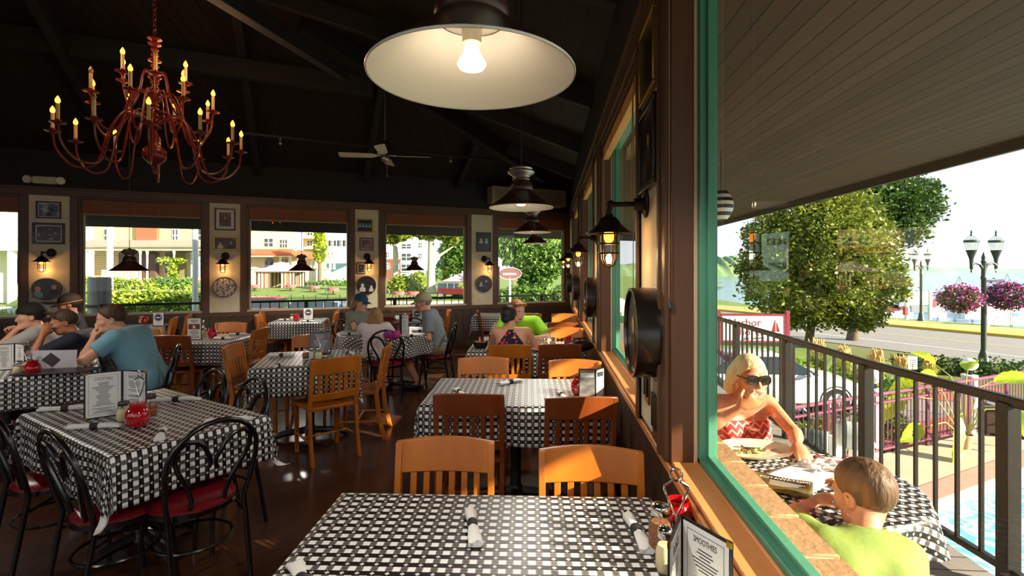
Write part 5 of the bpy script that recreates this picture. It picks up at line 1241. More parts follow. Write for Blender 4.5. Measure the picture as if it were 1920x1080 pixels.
# restaurant-side notice board with painted letters
def harbor_sign():
    c = pt(1411, 615, 14.0); t = thing('street_sign', 'white hanging sign with maroon lettering and a sail beyond the railing', 'sign', Vector((c.x, c.y, GZ)), TH-.06); z0 = c.z-GZ
    MM = mat('maroon_sign_paint', (128, 28, 44), .5)
    g = G(); g.b2((-.86, -.03, z0-.36), (.86, .03, z0+.36)); obj('board', g, mat('white_sign_paint', (226, 224, 220), .5), t)
    g = G(); 
    for lo, hi in (((-.9, -.045, z0-.40), (.9, .045, z0-.35)), ((-.9, -.045, z0+.35), (.9, .045, z0+.40)), ((-.9, -.045, z0-.4), (-.85, .045, z0+.4)), ((.85, -.045, z0-.4), (.9, .045, z0+.4))): g.b2(lo, hi)
    obj('border', g, MM, t)
    for s in (-1, 1): g = G(); g.b2((s*.95-.05, -.05, 0), (s*.95+.05, .05, z0+.5)); obj('post', g, MM, t)
    X = Matrix.Rotation(PI/2, 4, 'X')
    g = text_g('Harbor', .30, Matrix.Translation((-.22, -.034, z0+.06)) @ X, extrude=.003); text_g('Shores', .30, Matrix.Translation((-.10, -.034, z0-.2)) @ X, extrude=.003, g=g); o = obj('lettering', g, MM, t)
    g = text_g('Lake Geneva', .12, Matrix.Translation((0, -.034, z0-.32)) @ X @ Matrix.Rotation(.05, 4, 'Z'), extrude=.003); obj('lettering', g, M_INK, t)
    g = G(); y = -.035; g.add([(.50, y, z0-.1), (.62, y, z0-.1), (.61, y, z0+.28)], [(0,1,2)]); g.add([(.64, y, z0-.1), (.74, y, z0-.1), (.64, y, z0+.2)], [(0,1,2)]); g.add([(.46, y, z0-.14), (.78, y, z0-.14), (.72, y, z0-.2), (.5, y, z0-.2)], [(3,2,1,0)]); obj('sail_emblem', g, MM, t)
harbor_sign()
def stake_sign():
    c = cw((1711-960)/FPX*14.6, 14.6, GZ); t = thing('stake_sign', 'small white notice on a stake among the feather grasses', 'sign', c, TH-.2)
    g = G(); g.tube([(0, 0, 0), (0, 0, .9)], .015, 6); obj('stake', g, M_IRON, t)
    g = G(); g.b2((-.12, -.012, .72), (.12, .012, 1.10)); b = obj('board', g, M_WPOST, t)
    g = G(); 
    for k in range(4): g.b2((-.08, -.014, .80+.06*k), (.08, -.0125, .815+.06*k))
    obj('printed_lines', g, M_INK, b)
stake_sign()
def notice_board():
    c = cw((1722-960)/FPX*36, 36, GZ); t = thing('notice_board', 'large white notice board on posts by the pier', 'notice board', c, TH)
    for s in (-1, 1): g = G(); g.b2((s*.85-.1, -.1, 0), (s*.85+.1, .1, 2.15)); obj('post', g, M_WPOST, t)
    g = G(); g.b2((-.8, -.05, 1.1), (.8, .05, 2.05)); obj('board', g, M_WPOST, t)
    g = G(); g.b2((-.55, -.08, .55), (.6, .08, 1.0)); obj('shelf_box', g, mat('grey_box', (120, 130, 132), .6), t)
    g = G(); g.b2((-1.05, -.12, .35), (-.85, .12, .95)); g2 = G(); g2.b2((.98, -.1, .9), (1.2, .1, 1.5)); obj('life_ring_box', g, mat('signal_red', (196, 54, 60), .5), t); obj('red_flag', g2, mat('signal_red', (196, 54, 60), .5), t)
notice_board()
def picket(name, label, x0, x1, de, h, gate=False):
    a, b = cw((x0-960)/FPX*de, de, GZ), cw((x1-960)/FPX*de, de, GZ); L = (b-a).length
    t = thing('picket_fence', label, 'fence', a, TH, 'white picket fences by the pier')
    for z in (.25, h-.25): g = G(); g.b2((0, .02, z), (L, .06, z+.08)); obj('rail', g, M_WPOST, t)
    n = int(L/.13)
    for k in range(n):
        x = (k+.5)*L/n; hh = h+(.22*math.exp(-((x-L*.55)/(L*.2))**2) if gate else 0)
        g = G(); g.add([(x-.04, 0, .06), (x+.04, 0, .06), (x+.04, 0, hh-.06), (x, 0, hh), (x-.04, 0, hh-.06), (x-.04, .02, .06), (x+.04, .02, .06), (x+.04, .02, hh-.06), (x, .02, hh), (x-.04, .02, hh-.06)], [(0,1,2,3,4), (9,8,7,6,5), (0,5,6,1), (1,6,7,2), (2,7,8,3), (3,8,9,4), (4,9,5,0)]); obj('picket', g, M_WPOST, t)
    for x in (0, L): g = G(); g.b2((x-.07, -.05, 0), (x+.07, .09, h+.25)); obj('post', g, M_WPOST, t)
    if gate: g = G(); g.b2((L*.5, -.02, h*.55), (L*.62, 0, h*.75)); obj('gate_plaque', g, mat('blue_plaque', (84, 140, 186), .5), t)
picket('f', 'white picket fence between the notice board and the lamp post', 1746, 1796, 37, .95)
picket('f', 'white picket fence with an arched gate at the right photo edge', 1852, 1945, 32, 1.15, True)
def block(name, label, cat, c, d, rz, m, kind=None, group=None, bev=.02):
    g = G(); g.box((0, 0, d[2]/2), d); o = obj(name, g, m, None, c, rz, bevel=bev); return tag(o, label, cat, group, kind)
c = cw((1826-960)/FPX*37, 37, GZ); t = thing('bait_kiosk', 'low white kiosk beside the picket fence by the lake', 'kiosk', c, TH)
g = G(); g.b2((-1.1, -.5, 0), (1.1, .5, .9)); obj('body', g, M_WPOST, t); g = G(); g.b2((-1.25, -.6, .9), (1.25, .6, 1.0)); obj('counter', g, M_WPOST, t)
for i, (x0, x1, d, lab) in enumerate(((1745, 1840, 52, 'long white pier deck over the lake'), (1840, 1990, 44, 'pier deck at the right photo edge'))):
    a, b = cw((x0-960)/FPX*d, d), cw((x1-960)/FPX*d, d); t = thing('pier', lab, 'pier', Vector((a.x, a.y, -3.1)), TH, 'piers on the lake'); L = (b-a).length
    g = G(); g.b2((0, -.8, .7), (L, .8, .85)); obj('pier_planks', g, mat('grey_pier_boards', (190, 186, 180), .8), t)
    for k in range(int(L/1.8)+1): g = G(); g.tube([(k*1.8, -.85, -.5), (k*1.8, -.85, 1.25)], .09, 8); obj('piling', g, mat('pier_piling', (116, 106, 98), .8), t)
def boat(x, y, de, L, label, hull, cover=None, rz=0.0, tower=False):
    c = pt(x, y, de); t = thing('motor_boat', label, 'boat', Vector((c.x, c.y, -3.1)), TH+rz, 'boats on the lake')
    g = G(); S = []
    for i in range(9):
        u = i/8; w = .9*(1-u**3)*min(1, .75+u); z = .75+.35*u*u
        S.append([(-L/2+L*u, -w, z), (-L/2+L*u, -w*.75, .1), (-L/2+L*u, 0, -.1), (-L/2+L*u, w*.75, .1), (-L/2+L*u, w, z)])
    vs = [p for r in S for p in r]; fs = [(i*5+j, i*5+j+1, i*5+j+6, i*5+j+5) for i in range(8) for j in range(4)]+[(0,4,3,2,1)]
    g.add(vs, fs); obj('hull', g, hull, t)
    g = G(); g.grid(8, 4, lambda u, v: (-L/2+L*u*.97, (v-.5)*1.8*(1-u**3), .78+.35*u*u+.22*math.sin(PI*v)*math.sin(PI*u)**.5)); obj('boat_cover', g, cover or hull, t)
    g = G(); g.add([(L*.08, -.6, .95), (L*.08, .6, .95), (L*.0, .5, 1.4), (L*.0, -.5, 1.4)], [(0,1,2,3)]); w = obj('windscreen', g, M_CGL, t); s = w.modifiers.new('thick', 'SOLIDIFY'); s.thickness = .03
    if tower: g = G(); g.tube([(-.2, -.8, .8), (-.3, -.75, 1.9), (-.3, .75, 1.9), (-.2, .8, .8)], .05, 6); g.b2((-1.2, -.75, 1.9), (.5, .75, 1.95)); obj('tower', g, M_BLACK, t)
MB1, MB2, MB3 = mat('white_hull', (238, 238, 236), .2), mat('blue_boat_cover', (52, 66, 112), .7), mat('aqua_boat_cover', (70, 160, 196), .7)
boat(1672, 590, 47, 5.6, 'white boat behind the edge of the sunlit tree', MB1, mat('maroon_boat_cover', (120, 60, 64), .7), .3, True)
boat(1785, 583, 58, 6.5, 'white boat moored beyond the pink flower ball', MB1, None, .2)
boat(1850, 578, 57, 6.5, 'white boat with an aqua cover behind the lamp post', MB1, MB3, .15, True)
boat(1905, 585, 49, 6.0, 'boat with a navy cover at the right photo edge', MB1, MB2, .1)
boat(1862, 528, 190, 9, 'small dark motor boat out on the lake', mat('dark_hull', (70, 80, 90), .4), MB1, .1)

# ------------------------------------------------------------------ lawn, houses and trees behind
g = G()
def lawn(u, v):
    de = 16+94*v**1.3; x0, x1 = -62-.9*de, 9+.18*de
    return cw(x0+(x1-x0)*u, de, zg(de)+.012*math.sin(u*60)*math.sin(v*30))
g.grid(40, 40, lawn); o = struct(obj('ground_lawn', g, M_LAWN, smooth=80))
strip2 = lambda name, a, b, d0, d1, m: struct(obj(name, G().add([cw(a*d0, d0, zg(d0)+.03), cw(b*d0, d0, zg(d0)+.03), cw(b*d1, d1, zg(d1)+.03), cw(a*d1, d1, zg(d1)+.03)], [(0,1,2,3)]), m, smooth=0))
strip2('ground_parking_back', -1.3, -.02, 18, 33, M_ASPH)
strip2('path_garden', -1.02, -.05, 44, 47.0, mat('pale_path', (214, 202, 176), .9))
def bank(u, v):
    de = 21+27*v; k = min(1, max(0, (de-22)/11)); k = k*k*(3-2*k); e = min(1, 6*min(u, 1-u)); x = -1.02+.44*u
    return cw(x*de, de, zg(de)*(1-k*e)+.06*k*e+.02)
struct(obj('ground_bank', G().grid(30, 24, bank), M_LAWN, smooth=80))
g = G(); g.grid(20, 2, lambda u, v: cw((-.98+.36*u)*(34+2.2*v), 34+2.2*v, .10)); struct(obj('path_house', g, M_CONC, smooth=0))
strip2('path_upper', -.3, -.08, 66, 70, mat('pale_path', (214, 202, 176), .9))
def wall_parts(t, x0, x1, z0, z1, y, m, th=.3, name='wall'):
    g = G(); g.b2((x0, y, z0), (x1, y+th, z1)); return obj(name, g, m, t)
def win(t, x, z, w, h, y, fm, gm, bars=1, shutters=None, arch=False):
    g = G(); b = .12*max(w, .8)
    g.b2((x-w/2-b, y-.08, z-h/2-b), (x+w/2+b, y-.0, z+h/2+b))
    if arch: g.lathe([(w/2+b, -.08), (w/2+b, 0), (.001, 0)], 20, 0, Matrix.Translation((x, y-.0, z+h/2)) @ Matrix.Rotation(PI/2, 4, 'X'))
    f = obj('window', g, fm, t)
    g = G(); g.b2((x-w/2, y-.1, z-h/2), (x+w/2, y-.08, z+h/2))
    if arch: g.lathe([(.001, .1), (w/2, .1), (w/2, .05)], 20, 0, Matrix.Translation((x, y, z+h/2)) @ Matrix.Rotation(PI/2, 4, 'X'))
    obj('pane', g, gm, f)
    g = G()
    for k in range(bars): q = x-w/2+w*(k+1)/(bars+1); g.b2((q-.05, y-.14, z-h/2), (q+.05, y-.1, z+h/2))
    g.b2((x-w/2, y-.14, z-.04), (x+w/2, y-.1, z+.04)); obj('glazing_bars', g, fm, f)
    if shutters:
        for s in (-1, 1): g = G(); g.b2((x+s*(w/2+b+.28)-.26, y-.07, z-h/2), (x+s*(w/2+b+.28)+.26, y, z+h/2)); obj('shutter', g, shutters, f)
M_PANE = mat('dark_house_pane', (60, 72, 80), .15, spec=.7); M_CREAMW = mat('cream_house_trim', (236, 226, 200), .6); M_YEL2 = plank_mat('yellow_clapboard', (222, 200, 138), (232, 212, 152), .22, 'Z', .7, gap=.12, gapc=(170, 150, 100))
# Victorian house: local x along its front, facing the camera
def place_b(px_, de, rz=0.0): return cw((px_-960)/FPX*de, de, zg(de)), TH+rz
def victorian():
    de = 46; loc, rz = place_b(262, de); s = de/FPX; t = thing('victorian_house', 'yellow Victorian house with a columned porch behind the hedges', 'house', loc, rz)
    Z = lambda y: CAMH-(y-HY)*s-zg(de); X = lambda x: (x-262)*s
    wall_parts(t, X(132), X(402), 0, Z(380), 2.6, M_YEL2)
    wall_parts(t, X(222), X(262), Z(452), Z(405), 2.2, mat('red_porch_panel', (196, 96, 70), .7), .4, 'red_bay')
    for x, w in ((162, 16), (294, 9), (338, 15), (366, 8)): win(t, X(x), Z(438), w*s, 24*s, 2.6, M_CREAMW, M_PANE)
    g = G(); g.add([(X(128), -.6, Z(461)), (X(402), -.6, Z(461)), (X(402), 2.6, Z(446)), (X(128), 2.6, Z(446)), (X(128), -.6, Z(464)), (X(402), -.6, Z(464)), (X(402), 2.6, Z(449)), (X(128), 2.6, Z(449))], [(0,1,2,3),(7,6,5,4),(0,4,5,1),(1,5,6,2),(2,6,7,3),(3,7,4,0)]); obj('porch_roof', g, mat('grey_shingle_roof', (150, 138, 124), .9), t)
    g = G(); g.b2((X(130), -.35, Z(470)), (X(400), -.1, Z(464))); obj('porch_frieze', g, M_CREAMW, t)
    for x in (148, 165, 178, 266, 279, 329, 372, 385):
        g = G(); g.lathe([(.14, 0), (.12, .1), (.09, .3), (.08, Z(478)-Z(525)), (.16, Z(470)-Z(525)), (.2, Z(469)-Z(525))], 10, 0, Matrix.Translation((X(x), -.2, Z(525)))); obj('porch_column', g, M_CREAMW, t)
    g = G(); g.b2((X(130), -.4, 0), (X(400), 2.6, Z(525))); obj('porch_floor', g, mat('porch_brown', (150, 122, 96), .8), t)
    g = G(); g.b2((X(190), 2.0, Z(524)), (X(262), 2.5, Z(472))); obj('dark_entrance', g, mat('brown_porch_wall', (92, 66, 54), .8), t)
    g = G(); g.b2((X(280), 2.1, Z(524)), (X(303), 2.5, Z(472))); obj('screen_panel', g, mat('grey_screen', (84, 80, 82), .8), t)
    g = G(); g.b2((X(303), 1.9, Z(524)), (X(325), 2.5, Z(472))); obj('olive_panel', g, mat('olive_siding', (124, 120, 84), .8), t)
    g = G(); g.grid(24, 1, lambda u, v: (X(337)+u*(X(361)-X(337)), 1.5+.12*math.sin(u*40), Z(520)+v*(Z(472)-Z(520)))); o = obj('white_curtain', g, mat('white_curtain', (220, 232, 238), .8), t)
    g = G(); g.b2((X(195), -.25, Z(508)), (X(262), -.2, Z(506))); 
    for k in range(24): x = X(195)+k*(X(262)-X(195))/23; g.b2((x-.03, -.25, Z(524)), (x+.03, -.2, Z(507)))
    obj('porch_balustrade', g, M_CREAMW, t)
victorian()
p = cw((324-960)/FPX*45.2, 45.2, zg(45)); s = 45.2/FPX
t = thing('climbing_vine', 'bright green vine climbing a porch post of the Victorian house', 'vine', p); g = G(); leaves(g, [((0, 0, .4+.42*k), (.42, .3, .4)) for k in range(9)]+[((-.8, 0, 3.9), (.9, .3, .3)), ((.6, 0, 3.85), (.6, .3, .25))], 1800, .26, 81); obj('foliage', g, M_LF3, t, smooth=0); g = G(); g.tube([(0, 0, 0), (.05, 0, 3.6)], .06, 6); obj('stem', g, M_BARK, t)
def white_inn():
    de = 44; loc, rz = place_b(10, de); s = de/FPX; t = thing('white_porch_house', 'white house with a balcony at the left photo edge', 'house', loc, rz)
    Z = lambda y: CAMH-(y-HY)*s-zg(de); X = lambda x: (x-10)*s
    wall_parts(t, X(-60), X(70), 0, Z(380), 2, M_CREAMW)
    for x in (3, 20, 34): win(t, X(x), Z(437), 6*s, 14*s, 2, M_CREAMW, M_PANE)
    g = G(); g.b2((X(-60), -.5, Z(470)), (X(60), 2, Z(462))); obj('balcony_floor', g, M_WPOST, t)
    g = G(); g.b2((X(-60), -.5, Z(446)), (X(60), -.42, Z(444))); g.b2((X(-60), -.5, Z(456)), (X(60), -.42, Z(454)))
    for k in range(40): x = X(-60)+k*.16; g.b2((x-.04, -.5, Z(456)), (x+.04, -.42, Z(446)))
    obj('balcony_rail', g, M_WPOST, t)
    for x in (-30, 27, 60): g = G(); g.b2((X(x)-.22, -.4, 0), (X(x)+.22, .0, Z(470))); obj('column', g, M_WPOST, t)
    g = G(); g.b2((X(-4), 1.7, Z(532)), (X(22), 2.0, Z(484))); obj('dark_shopfront', g, M_PANE, t)
white_inn()
M_PEACH = mat('peach_stucco', (240, 214, 166), .85); M_TILE = plank_mat('red_roof_tiles', (190, 84, 50), (214, 112, 70), .35, 'X', .8, gap=.2, gapc=(140, 60, 40))
def villa():
    de = 84; loc, rz = place_b(530, de); s = de/FPX; t = thing('mediterranean_villa', 'peach villa with red roof tiles and balconies', 'house', loc, rz)
    Z = lambda y: CAMH-(y-HY)*s-zg(de); X = lambda x: (x-530)*s
    wall_parts(t, X(440), X(556), 0, Z(390), 0, M_PEACH); wall_parts(t, X(550), X(594), 0, Z(390), 4, M_PEACH)
    g = G(); g.add([(X(440), -2.2, Z(478)), (X(556), -2.2, Z(478)), (X(550), 0, Z(467)), (X(440), 0, Z(467))], [(0,1,2,3)]); g.add([(X(554), -2.2, Z(478)), (X(602), 2.0, Z(487)), (X(594), 4, Z(476)), (X(548), 0, Z(467))], [(0,1,2,3)]); o = obj('tiled_roof', g, M_TILE, t, smooth=0); so = o.modifiers.new('thick', 'SOLIDIFY'); so.thickness = .2
    g = G(); g.b2((X(440), -2.1, Z(482)), (X(556), -1.9, Z(478))); obj('eaves_band', g, M_CREAMW, t)
    win(t, X(504), Z(455), 16*s, 15*s, 0, M_CREAMW, M_PANE); win(t, X(505), Z(498), 16*s, 12*s, 0, M_CREAMW, M_PANE, arch=True)
    for x in (529, 537): win(t, X(x), Z(494), 5*s, 10*s, 0, M_CREAMW, M_PANE, arch=True)
    win(t, X(532), Z(457), 13*s, 15*s, 0, M_CREAMW, M_PANE, bars=2)
    for x in (534, 552, 560, 577, 586, 592): g = G(); g.lathe([(.3, 0), (.2, .4), (.2, Z(484)-Z(508)), (.35, Z(482)-Z(508))], 10, 0, Matrix.Translation((X(x), 1.6 if x > 556 else -1.6, Z(508)))); obj('column', g, M_CREAMW, t)
    for y0 in (445, 466):
        for x0, x1 in ((555, 572), (574, 592)):
            g = G(); g.b2((X(x0), 2.2, Z(y0)), (X(x1), 4, Z(y0-3))); obj('balcony', g, M_CREAMW, t)
            win(t, X((x0+x1)/2), Z(y0-12), (x1-x0)*s*.55, 10*s, 4, M_CREAMW, M_PANE)
    g = G(); g.b2((X(440), -5.2, 0), (X(640), -4.8, Z(517))); obj('terrace_wall', g, M_PEACH, t)
    g = G(); g.b2((X(440), -5.3, Z(505)), (X(640), -4.9, Z(503)))
    for k in range(90): x = X(440)+k*(X(640)-X(440))/89; g.b2((x-.06, -5.2, Z(517)), (x+.06, -5.0, Z(504)))
    obj('balustrade', g, M_CREAMW, t)
    for x in (608, 630, 639, 646): g = G(); g.lathe([(.25, 0), (.18, .5), (.18, 2.2 if x > 610 else .6), (.3, 2.4 if x > 610 else .8), (.32, 2.7 if x > 610 else 1.1), (.001, 3.2 if x > 610 else 1.6)], 10, 0, Matrix.Translation((X(x), -4.9, Z(505)))); obj('finial_column', g, M_CREAMW, t)
villa()
def plain_house(name, label, x0, x1, y0, y1, de, m, wins, sh=None, lower=None, cat='house'):
    loc, rz = place_b((x0+x1)/2, de); s = de/FPX; xm = (x0+x1)/2; t = thing(name, label, cat, loc, rz)
    Z = lambda y: CAMH-(y-HY)*s-zg(de); X = lambda x: (x-xm)*s
    wall_parts(t, X(x0), X(x1), 0, Z(y0), 0, m)
    if lower: g = G(); g.b2((X(lower[0]), -.2, 0), (X(lower[1]), 0, Z(lower[2]))); obj('brick_base', g, mat('dark_red_brick', (120, 72, 60), .85, noise=(6, (1, 1, 1), .3), rgb2=(140, 90, 76)), t)
    for x, y, w, h in wins: win(t, X(x), Z(y), w*s, h*s, -.2 if lower and y > lower[2] else 0, M_WPOST, M_PANE, shutters=sh)
    g = G(); g.b2((X(x0)-.3, -.5, Z(y0)), (X(x1)+.3, 5, Z(y0-4))); obj('roof', g, mat('grey_roof', (120, 120, 118), .8), t)
    return t, X, Z
plain_house('blue_house', 'pale blue house behind the pointed yellow-green tree', 606, 668, 425, 540, 112, mat('pale_blue_siding', (176, 208, 214), .8), [(613, 456, 4, 10), (623, 456, 4, 10), (640, 456, 4, 11), (614, 478, 4, 9), (650, 456, 4, 11)], mat('dark_shutter', (58, 64, 70), .6))
t, X, Z = plain_house('apartment_house', 'white apartment house on a brick base behind the pale tree trunks', 705, 796, 410, 540, 96, mat('white_siding', (226, 232, 226), .8), [(727, 478, 5, 9), (746, 478, 3, 9), (727, 499, 5, 10), (746, 500, 4, 10), (762, 462, 17, 8), (762, 482, 17, 13), (762, 502, 17, 12), (788, 460, 6, 9), (788, 480, 6, 9), (764, 520, 9, 6)], None, (706, 751, 486), cat='apartment house')
# trees behind
def far_tree(name, label, px_, de, lumps, n, size, m, tr, mb, seed, yb=None, droop=0, group='trees beyond the lawn', branches=()):
    base = cw((px_-960)/FPX*de, de, zg(de)); s = de/FPX
    top = pt(px_, sum(l[1] for l in lumps)/len(lumps), de)
    return tree(name, label, base, [(pt(x, y, de), (r*s, r*s, r*s*q)) for x, y, r, q in lumps], n, size, top, tr, m, mb, seed, group, droop, branches)
far_tree('pointed_tree', 'pointed yellow-green tree beside the peach villa', 599, 78, [(599, 480, 9, 1.2), (600, 465, 10, 1.2), (600, 450, 9, 1.2), (598, 438, 7, 1.2), (597, 428, 5, 1)], 4200, .6, M_LF5, .3, M_BARK, 91)
far_tree('plane_tree', 'pale-trunked tree in front of the apartment house', 741, 62, [(735, 448, 16, .6), (715, 442, 14, .6), (752, 440, 18, .6), (730, 432, 16, .6)], 2600, .5, M_LF1, .42, M_PBARK, 92)
far_tree('plane_tree', 'thick pale-trunked tree nearer the vintage car', 808, 58, [(800, 440, 16, .6), (826, 436, 18, .7), (846, 446, 16, .7), (784, 436, 14, .6), (812, 428, 18, .6)], 3000, .5, M_LF1, .5, M_PBARK, 93, branches=[(pt(810, 488, 58), pt(826, 478, 58), pt(850, 462, 58))])
far_tree('broad_tree', 'broad dark green tree left of the back corner window', 858, 78, [(845, 470, 20, .9), (868, 465, 22, .9), (852, 495, 20, .9), (880, 490, 18, .9), (834, 498, 14, .9), (866, 440, 20, .8), (890, 450, 16, 1)], 6000, .7, M_LF4, .5, M_BARK, 94)
far_tree('willow', 'weeping willow in the corner window', 960, 62, [(945, 455, 16, 1.1), (962, 448, 18, 1.1), (980, 458, 15, 1.3), (950, 480, 12, 1.4), (975, 485, 12, 1.6), (935, 470, 14, 1.2)], 5200, .55, M_LF4, .4, M_BARK, 95, droop=1.6)
far_tree('leafy_tree', 'full green tree in the corner window in front of the willow', 1008, 34, [(1005, 500, 22, 1), (985, 505, 18, 1), (1030, 505, 20, 1), (1000, 478, 20, .9), (1030, 478, 20, .9), (1048, 500, 15, 1), (1015, 528, 20, .9), (985, 528, 14, .8), (1045, 470, 16, 1), (1020, 460, 18, .8)], 9000, .28, M_LF4, .2, M_BARK, 96)
far_tree('leafy_tree', 'green tree beyond the full tree, at the right of the corner window', 1060, 52, [(1045, 460, 22, 1), (1070, 465, 24, 1), (1060, 490, 24, 1), (1085, 500, 24, 1)], 4200, .45, M_LF3, .25, M_BARK, 97)
for i, (x, y, r, de, lab) in enumerate(((785, 521, 12, 56, 'round clipped bush left of the thick pale trunk'), (815, 515, 13, 64, 'round clipped bush right of the thick pale trunk'), (833, 517, 10, 66, 'smaller round bush nearer the pink canopy'))):
    s = de/FPX; c = pt(x, y, de); b = Vector((c.x, c.y, zg(de))); bush('round_bush', lab, b, [(c, (r*s, r*s, r*s*.9))], 1400, .3, (M_LF3, M_LF4, M_LF5)[i], 100+i, 'round bushes on the lawn')
def hedge_px(label, x0, x1, yt, de, h, m, n, size, seed, amp=.15, sx=22):
    s = de/FPX; rnd = random.Random(seed); base = cw(((x0+x1)/2-960)/FPX*de, de, .05 if x1 < 400 and de > 30 else zg(de)); L = []
    k = max(2, int((x1-x0)/sx))
    for i in range(k):
        x = x0+(x1-x0)*(i+.5)/k; c = pt(x, yt, de); r = (x1-x0)/k*s*.75
        c.z -= h*.5*(1+rnd.uniform(-amp, amp)); L.append((c, (r, r*.8, h*.55)))
    bush('garden_hedge', label, base, L, n, size, m, seed, 'hedges outside the back windows', 'hedge')
hedge_px('sunlit hedge right behind the back railing', 128, 388, 545, 17.5, 1.5, M_LF3, 9000, .13, 111)
hedge_px('dark green hedge in front of the Victorian porch', 282, 366, 522, 38.5, .95, M_LF4, 3600, .22, 112)
hedge_px('yellow-green shrubs with white blooms before the Victorian porch', 205, 292, 524, 38, .9, M_LF3, 3200, .22, 113)
hedge_px('shrubs at the left of the Victorian porch', 138, 170, 522, 38, 1.0, M_LF3, 1200, .22, 114)
hedge_px('leafy bank of bushes in front of the apartment house', 712, 795, 522, 60, 2.6, M_LF3, 4200, .32, 115, .4)
hedge_px('dark hedge below the villa terrace', 570, 655, 526, 76, 1.6, M_LF4, 2600, .35, 116)
hedge_px('shrubs right of the vintage car', 850, 885, 537, 52, 1.4, M_LF3, 1200, .3, 117)
hedge_px('hedge and flower bed at the foot of the full tree', 930, 1062, 540, 30, 1.4, M_LF4, 3600, .2, 118, .4)
p = cw(-10.6, 13.0, zg(13)); 
for i, (x, lab) in enumerate(((0, 'tall grass clump outside the leftmost back window, left'), (32, 'tall grass clump outside the leftmost back window, right'))):
    p = cw((x-960)/FPX*14.5, 14.5, zg(14.5)); grass_clump(lab, p, 2.0, 240, 121+i, M_GRS, M_GRS, 'grass clumps by the back railing')
# piling with rope, white poles
def piling():
    d = 10.9; c = cw((186-960)/FPX*d, d); t = thing('mooring_post', 'weathered wooden mooring post wound with rope outside the back window', 'post', (c.x, c.y, zg(d)), .3); z0 = 1.6-(520-HY)/FPX*d-zg(d)
    g = G(); n = 28; prof = [(.205, 0), (.205, z0-.03), (.19, z0), (.001, z0+.01)]
    vs = []
    for r, z in prof:
        for j in range(n): w = 2*PI*j/n; q = r*(1+.035*math.sin(j*7.3)+.03*math.sin(j*3.1+1)); vs.append((q*math.cos(w), q*math.sin(w), z))
    g.add(vs, [(i*n+j, i*n+(j+1) % n, (i+1)*n+(j+1) % n, (i+1)*n+j) for i in range(3) for j in range(n)]); obj('timber', g, mat('weathered_grey_wood', (140, 140, 136), .9, noise=(9, (1, 1, .08), .3), rgb2=(186, 186, 180), bump=(20, 1.0)), t, smooth=30)
    z1 = 1.6-(573-HY)/FPX*d-zg(d)
    g = G(); g.tube([((.245+.006*math.sin(k*2.1))*math.cos(2*PI*k/96), (.245+.006*math.sin(k*2.1))*math.sin(2*PI*k/96), z1+.006*math.cos(k*2.1)) for k in range(96)], .028, 8, closed=True); obj('rope', g, mat('grey_rope', (128, 124, 116), .9, noise=(60, (1, 1, 1), .2), rgb2=(84, 80, 76)), t)
piling()
for px_, d, y0, y1, w, lab in ((206, 20, 400, 548, .11, 'white pole behind the mooring post'), (366, 14.5, 400, 640, .078, 'white pole at the right of the wide back window')):
    a = pt(px_, y0, d); g = G(); b = zg(d); g.tube([(0, 0, 0), (0, 0, a.z-b)], w, 14); g.lathe([(w, a.z-b), (w*1.3, a.z-b+.05), (.001, a.z-b+.15)], 12)
    tag(obj('flag_pole', g, M_WPOST, None, (a.x, a.y, b)), lab, 'pole', 'white poles outside the back window')
# gazebos, garden furniture, signs on the lawn
M_CANO = mat('pink_beige_canopy', (224, 196, 190), .8); M_CURT = plank_mat('striped_curtain', (214, 186, 142), (232, 208, 168), .5, 'X', .85, gap=.3, gapc=(116, 88, 72))
def gazebo(px_, yb, de, w, h, label, curtains=True):
    s = de/FPX; c = cw((px_-960)/FPX*de, de, zg(de)); t = thing('gazebo', label, 'gazebo', c, TH+.15, 'canopy gazebos on the lawn'); r = w/2; zb_ = h*.62
    g = G(); g.add([(-r-.2, -r-.2, zb_), (r+.2, -r-.2, zb_), (r+.2, r+.2, zb_), (-r-.2, r+.2, zb_), (-r*.3, -r*.3, h*.9), (r*.3, -r*.3, h*.9), (r*.3, r*.3, h*.9), (-r*.3, r*.3, h*.9)], [(0,1,5,4),(1,2,6,5),(2,3,7,6),(3,0,4,7),(4,5,6,7)]); g.add([(-r*.35, -r*.35, h*.93), (r*.35, -r*.35, h*.93), (r*.35, r*.35, h*.93), (-r*.35, r*.35, h*.93), (0, 0, h)], [(0,1,4),(1,2,4),(2,3,4),(3,0,4)]); o = obj('canopy', g, M_CANO, t, smooth=0); so = o.modifiers.new('thick', 'SOLIDIFY'); so.thickness = .04
    g = G(); g.b2((-r-.2, -r-.22, zb_-.12), (r+.2, -r-.18, zb_+.02)); obj('valance', g, mat('dark_brown_valance', (90, 68, 58), .8), t)
    for sx in (-1, 1):
        for sy in (-1, 1):
            g = G(); g.tube([(sx*r, sy*r, 0), (sx*r, sy*r, zb_)], .06, 6); obj('pole', g, M_BLACKM, t)
            if curtains:
                g = G(); x0 = sx*r; x1 = sx*r*.28; g.grid(20, 1, lambda u, v: (x0+(x1-x0)*u, sy*r+.07*math.sin(u*30), zb_*v)); o = obj('curtain', g, M_CURT, t)
gazebo(528, 537, 70, 5.0, 3.6, 'canopy gazebo with striped curtains on the lawn'); gazebo(863, 540, 58, 3.8, 2.3, 'grey-sided canopy behind the vintage car')
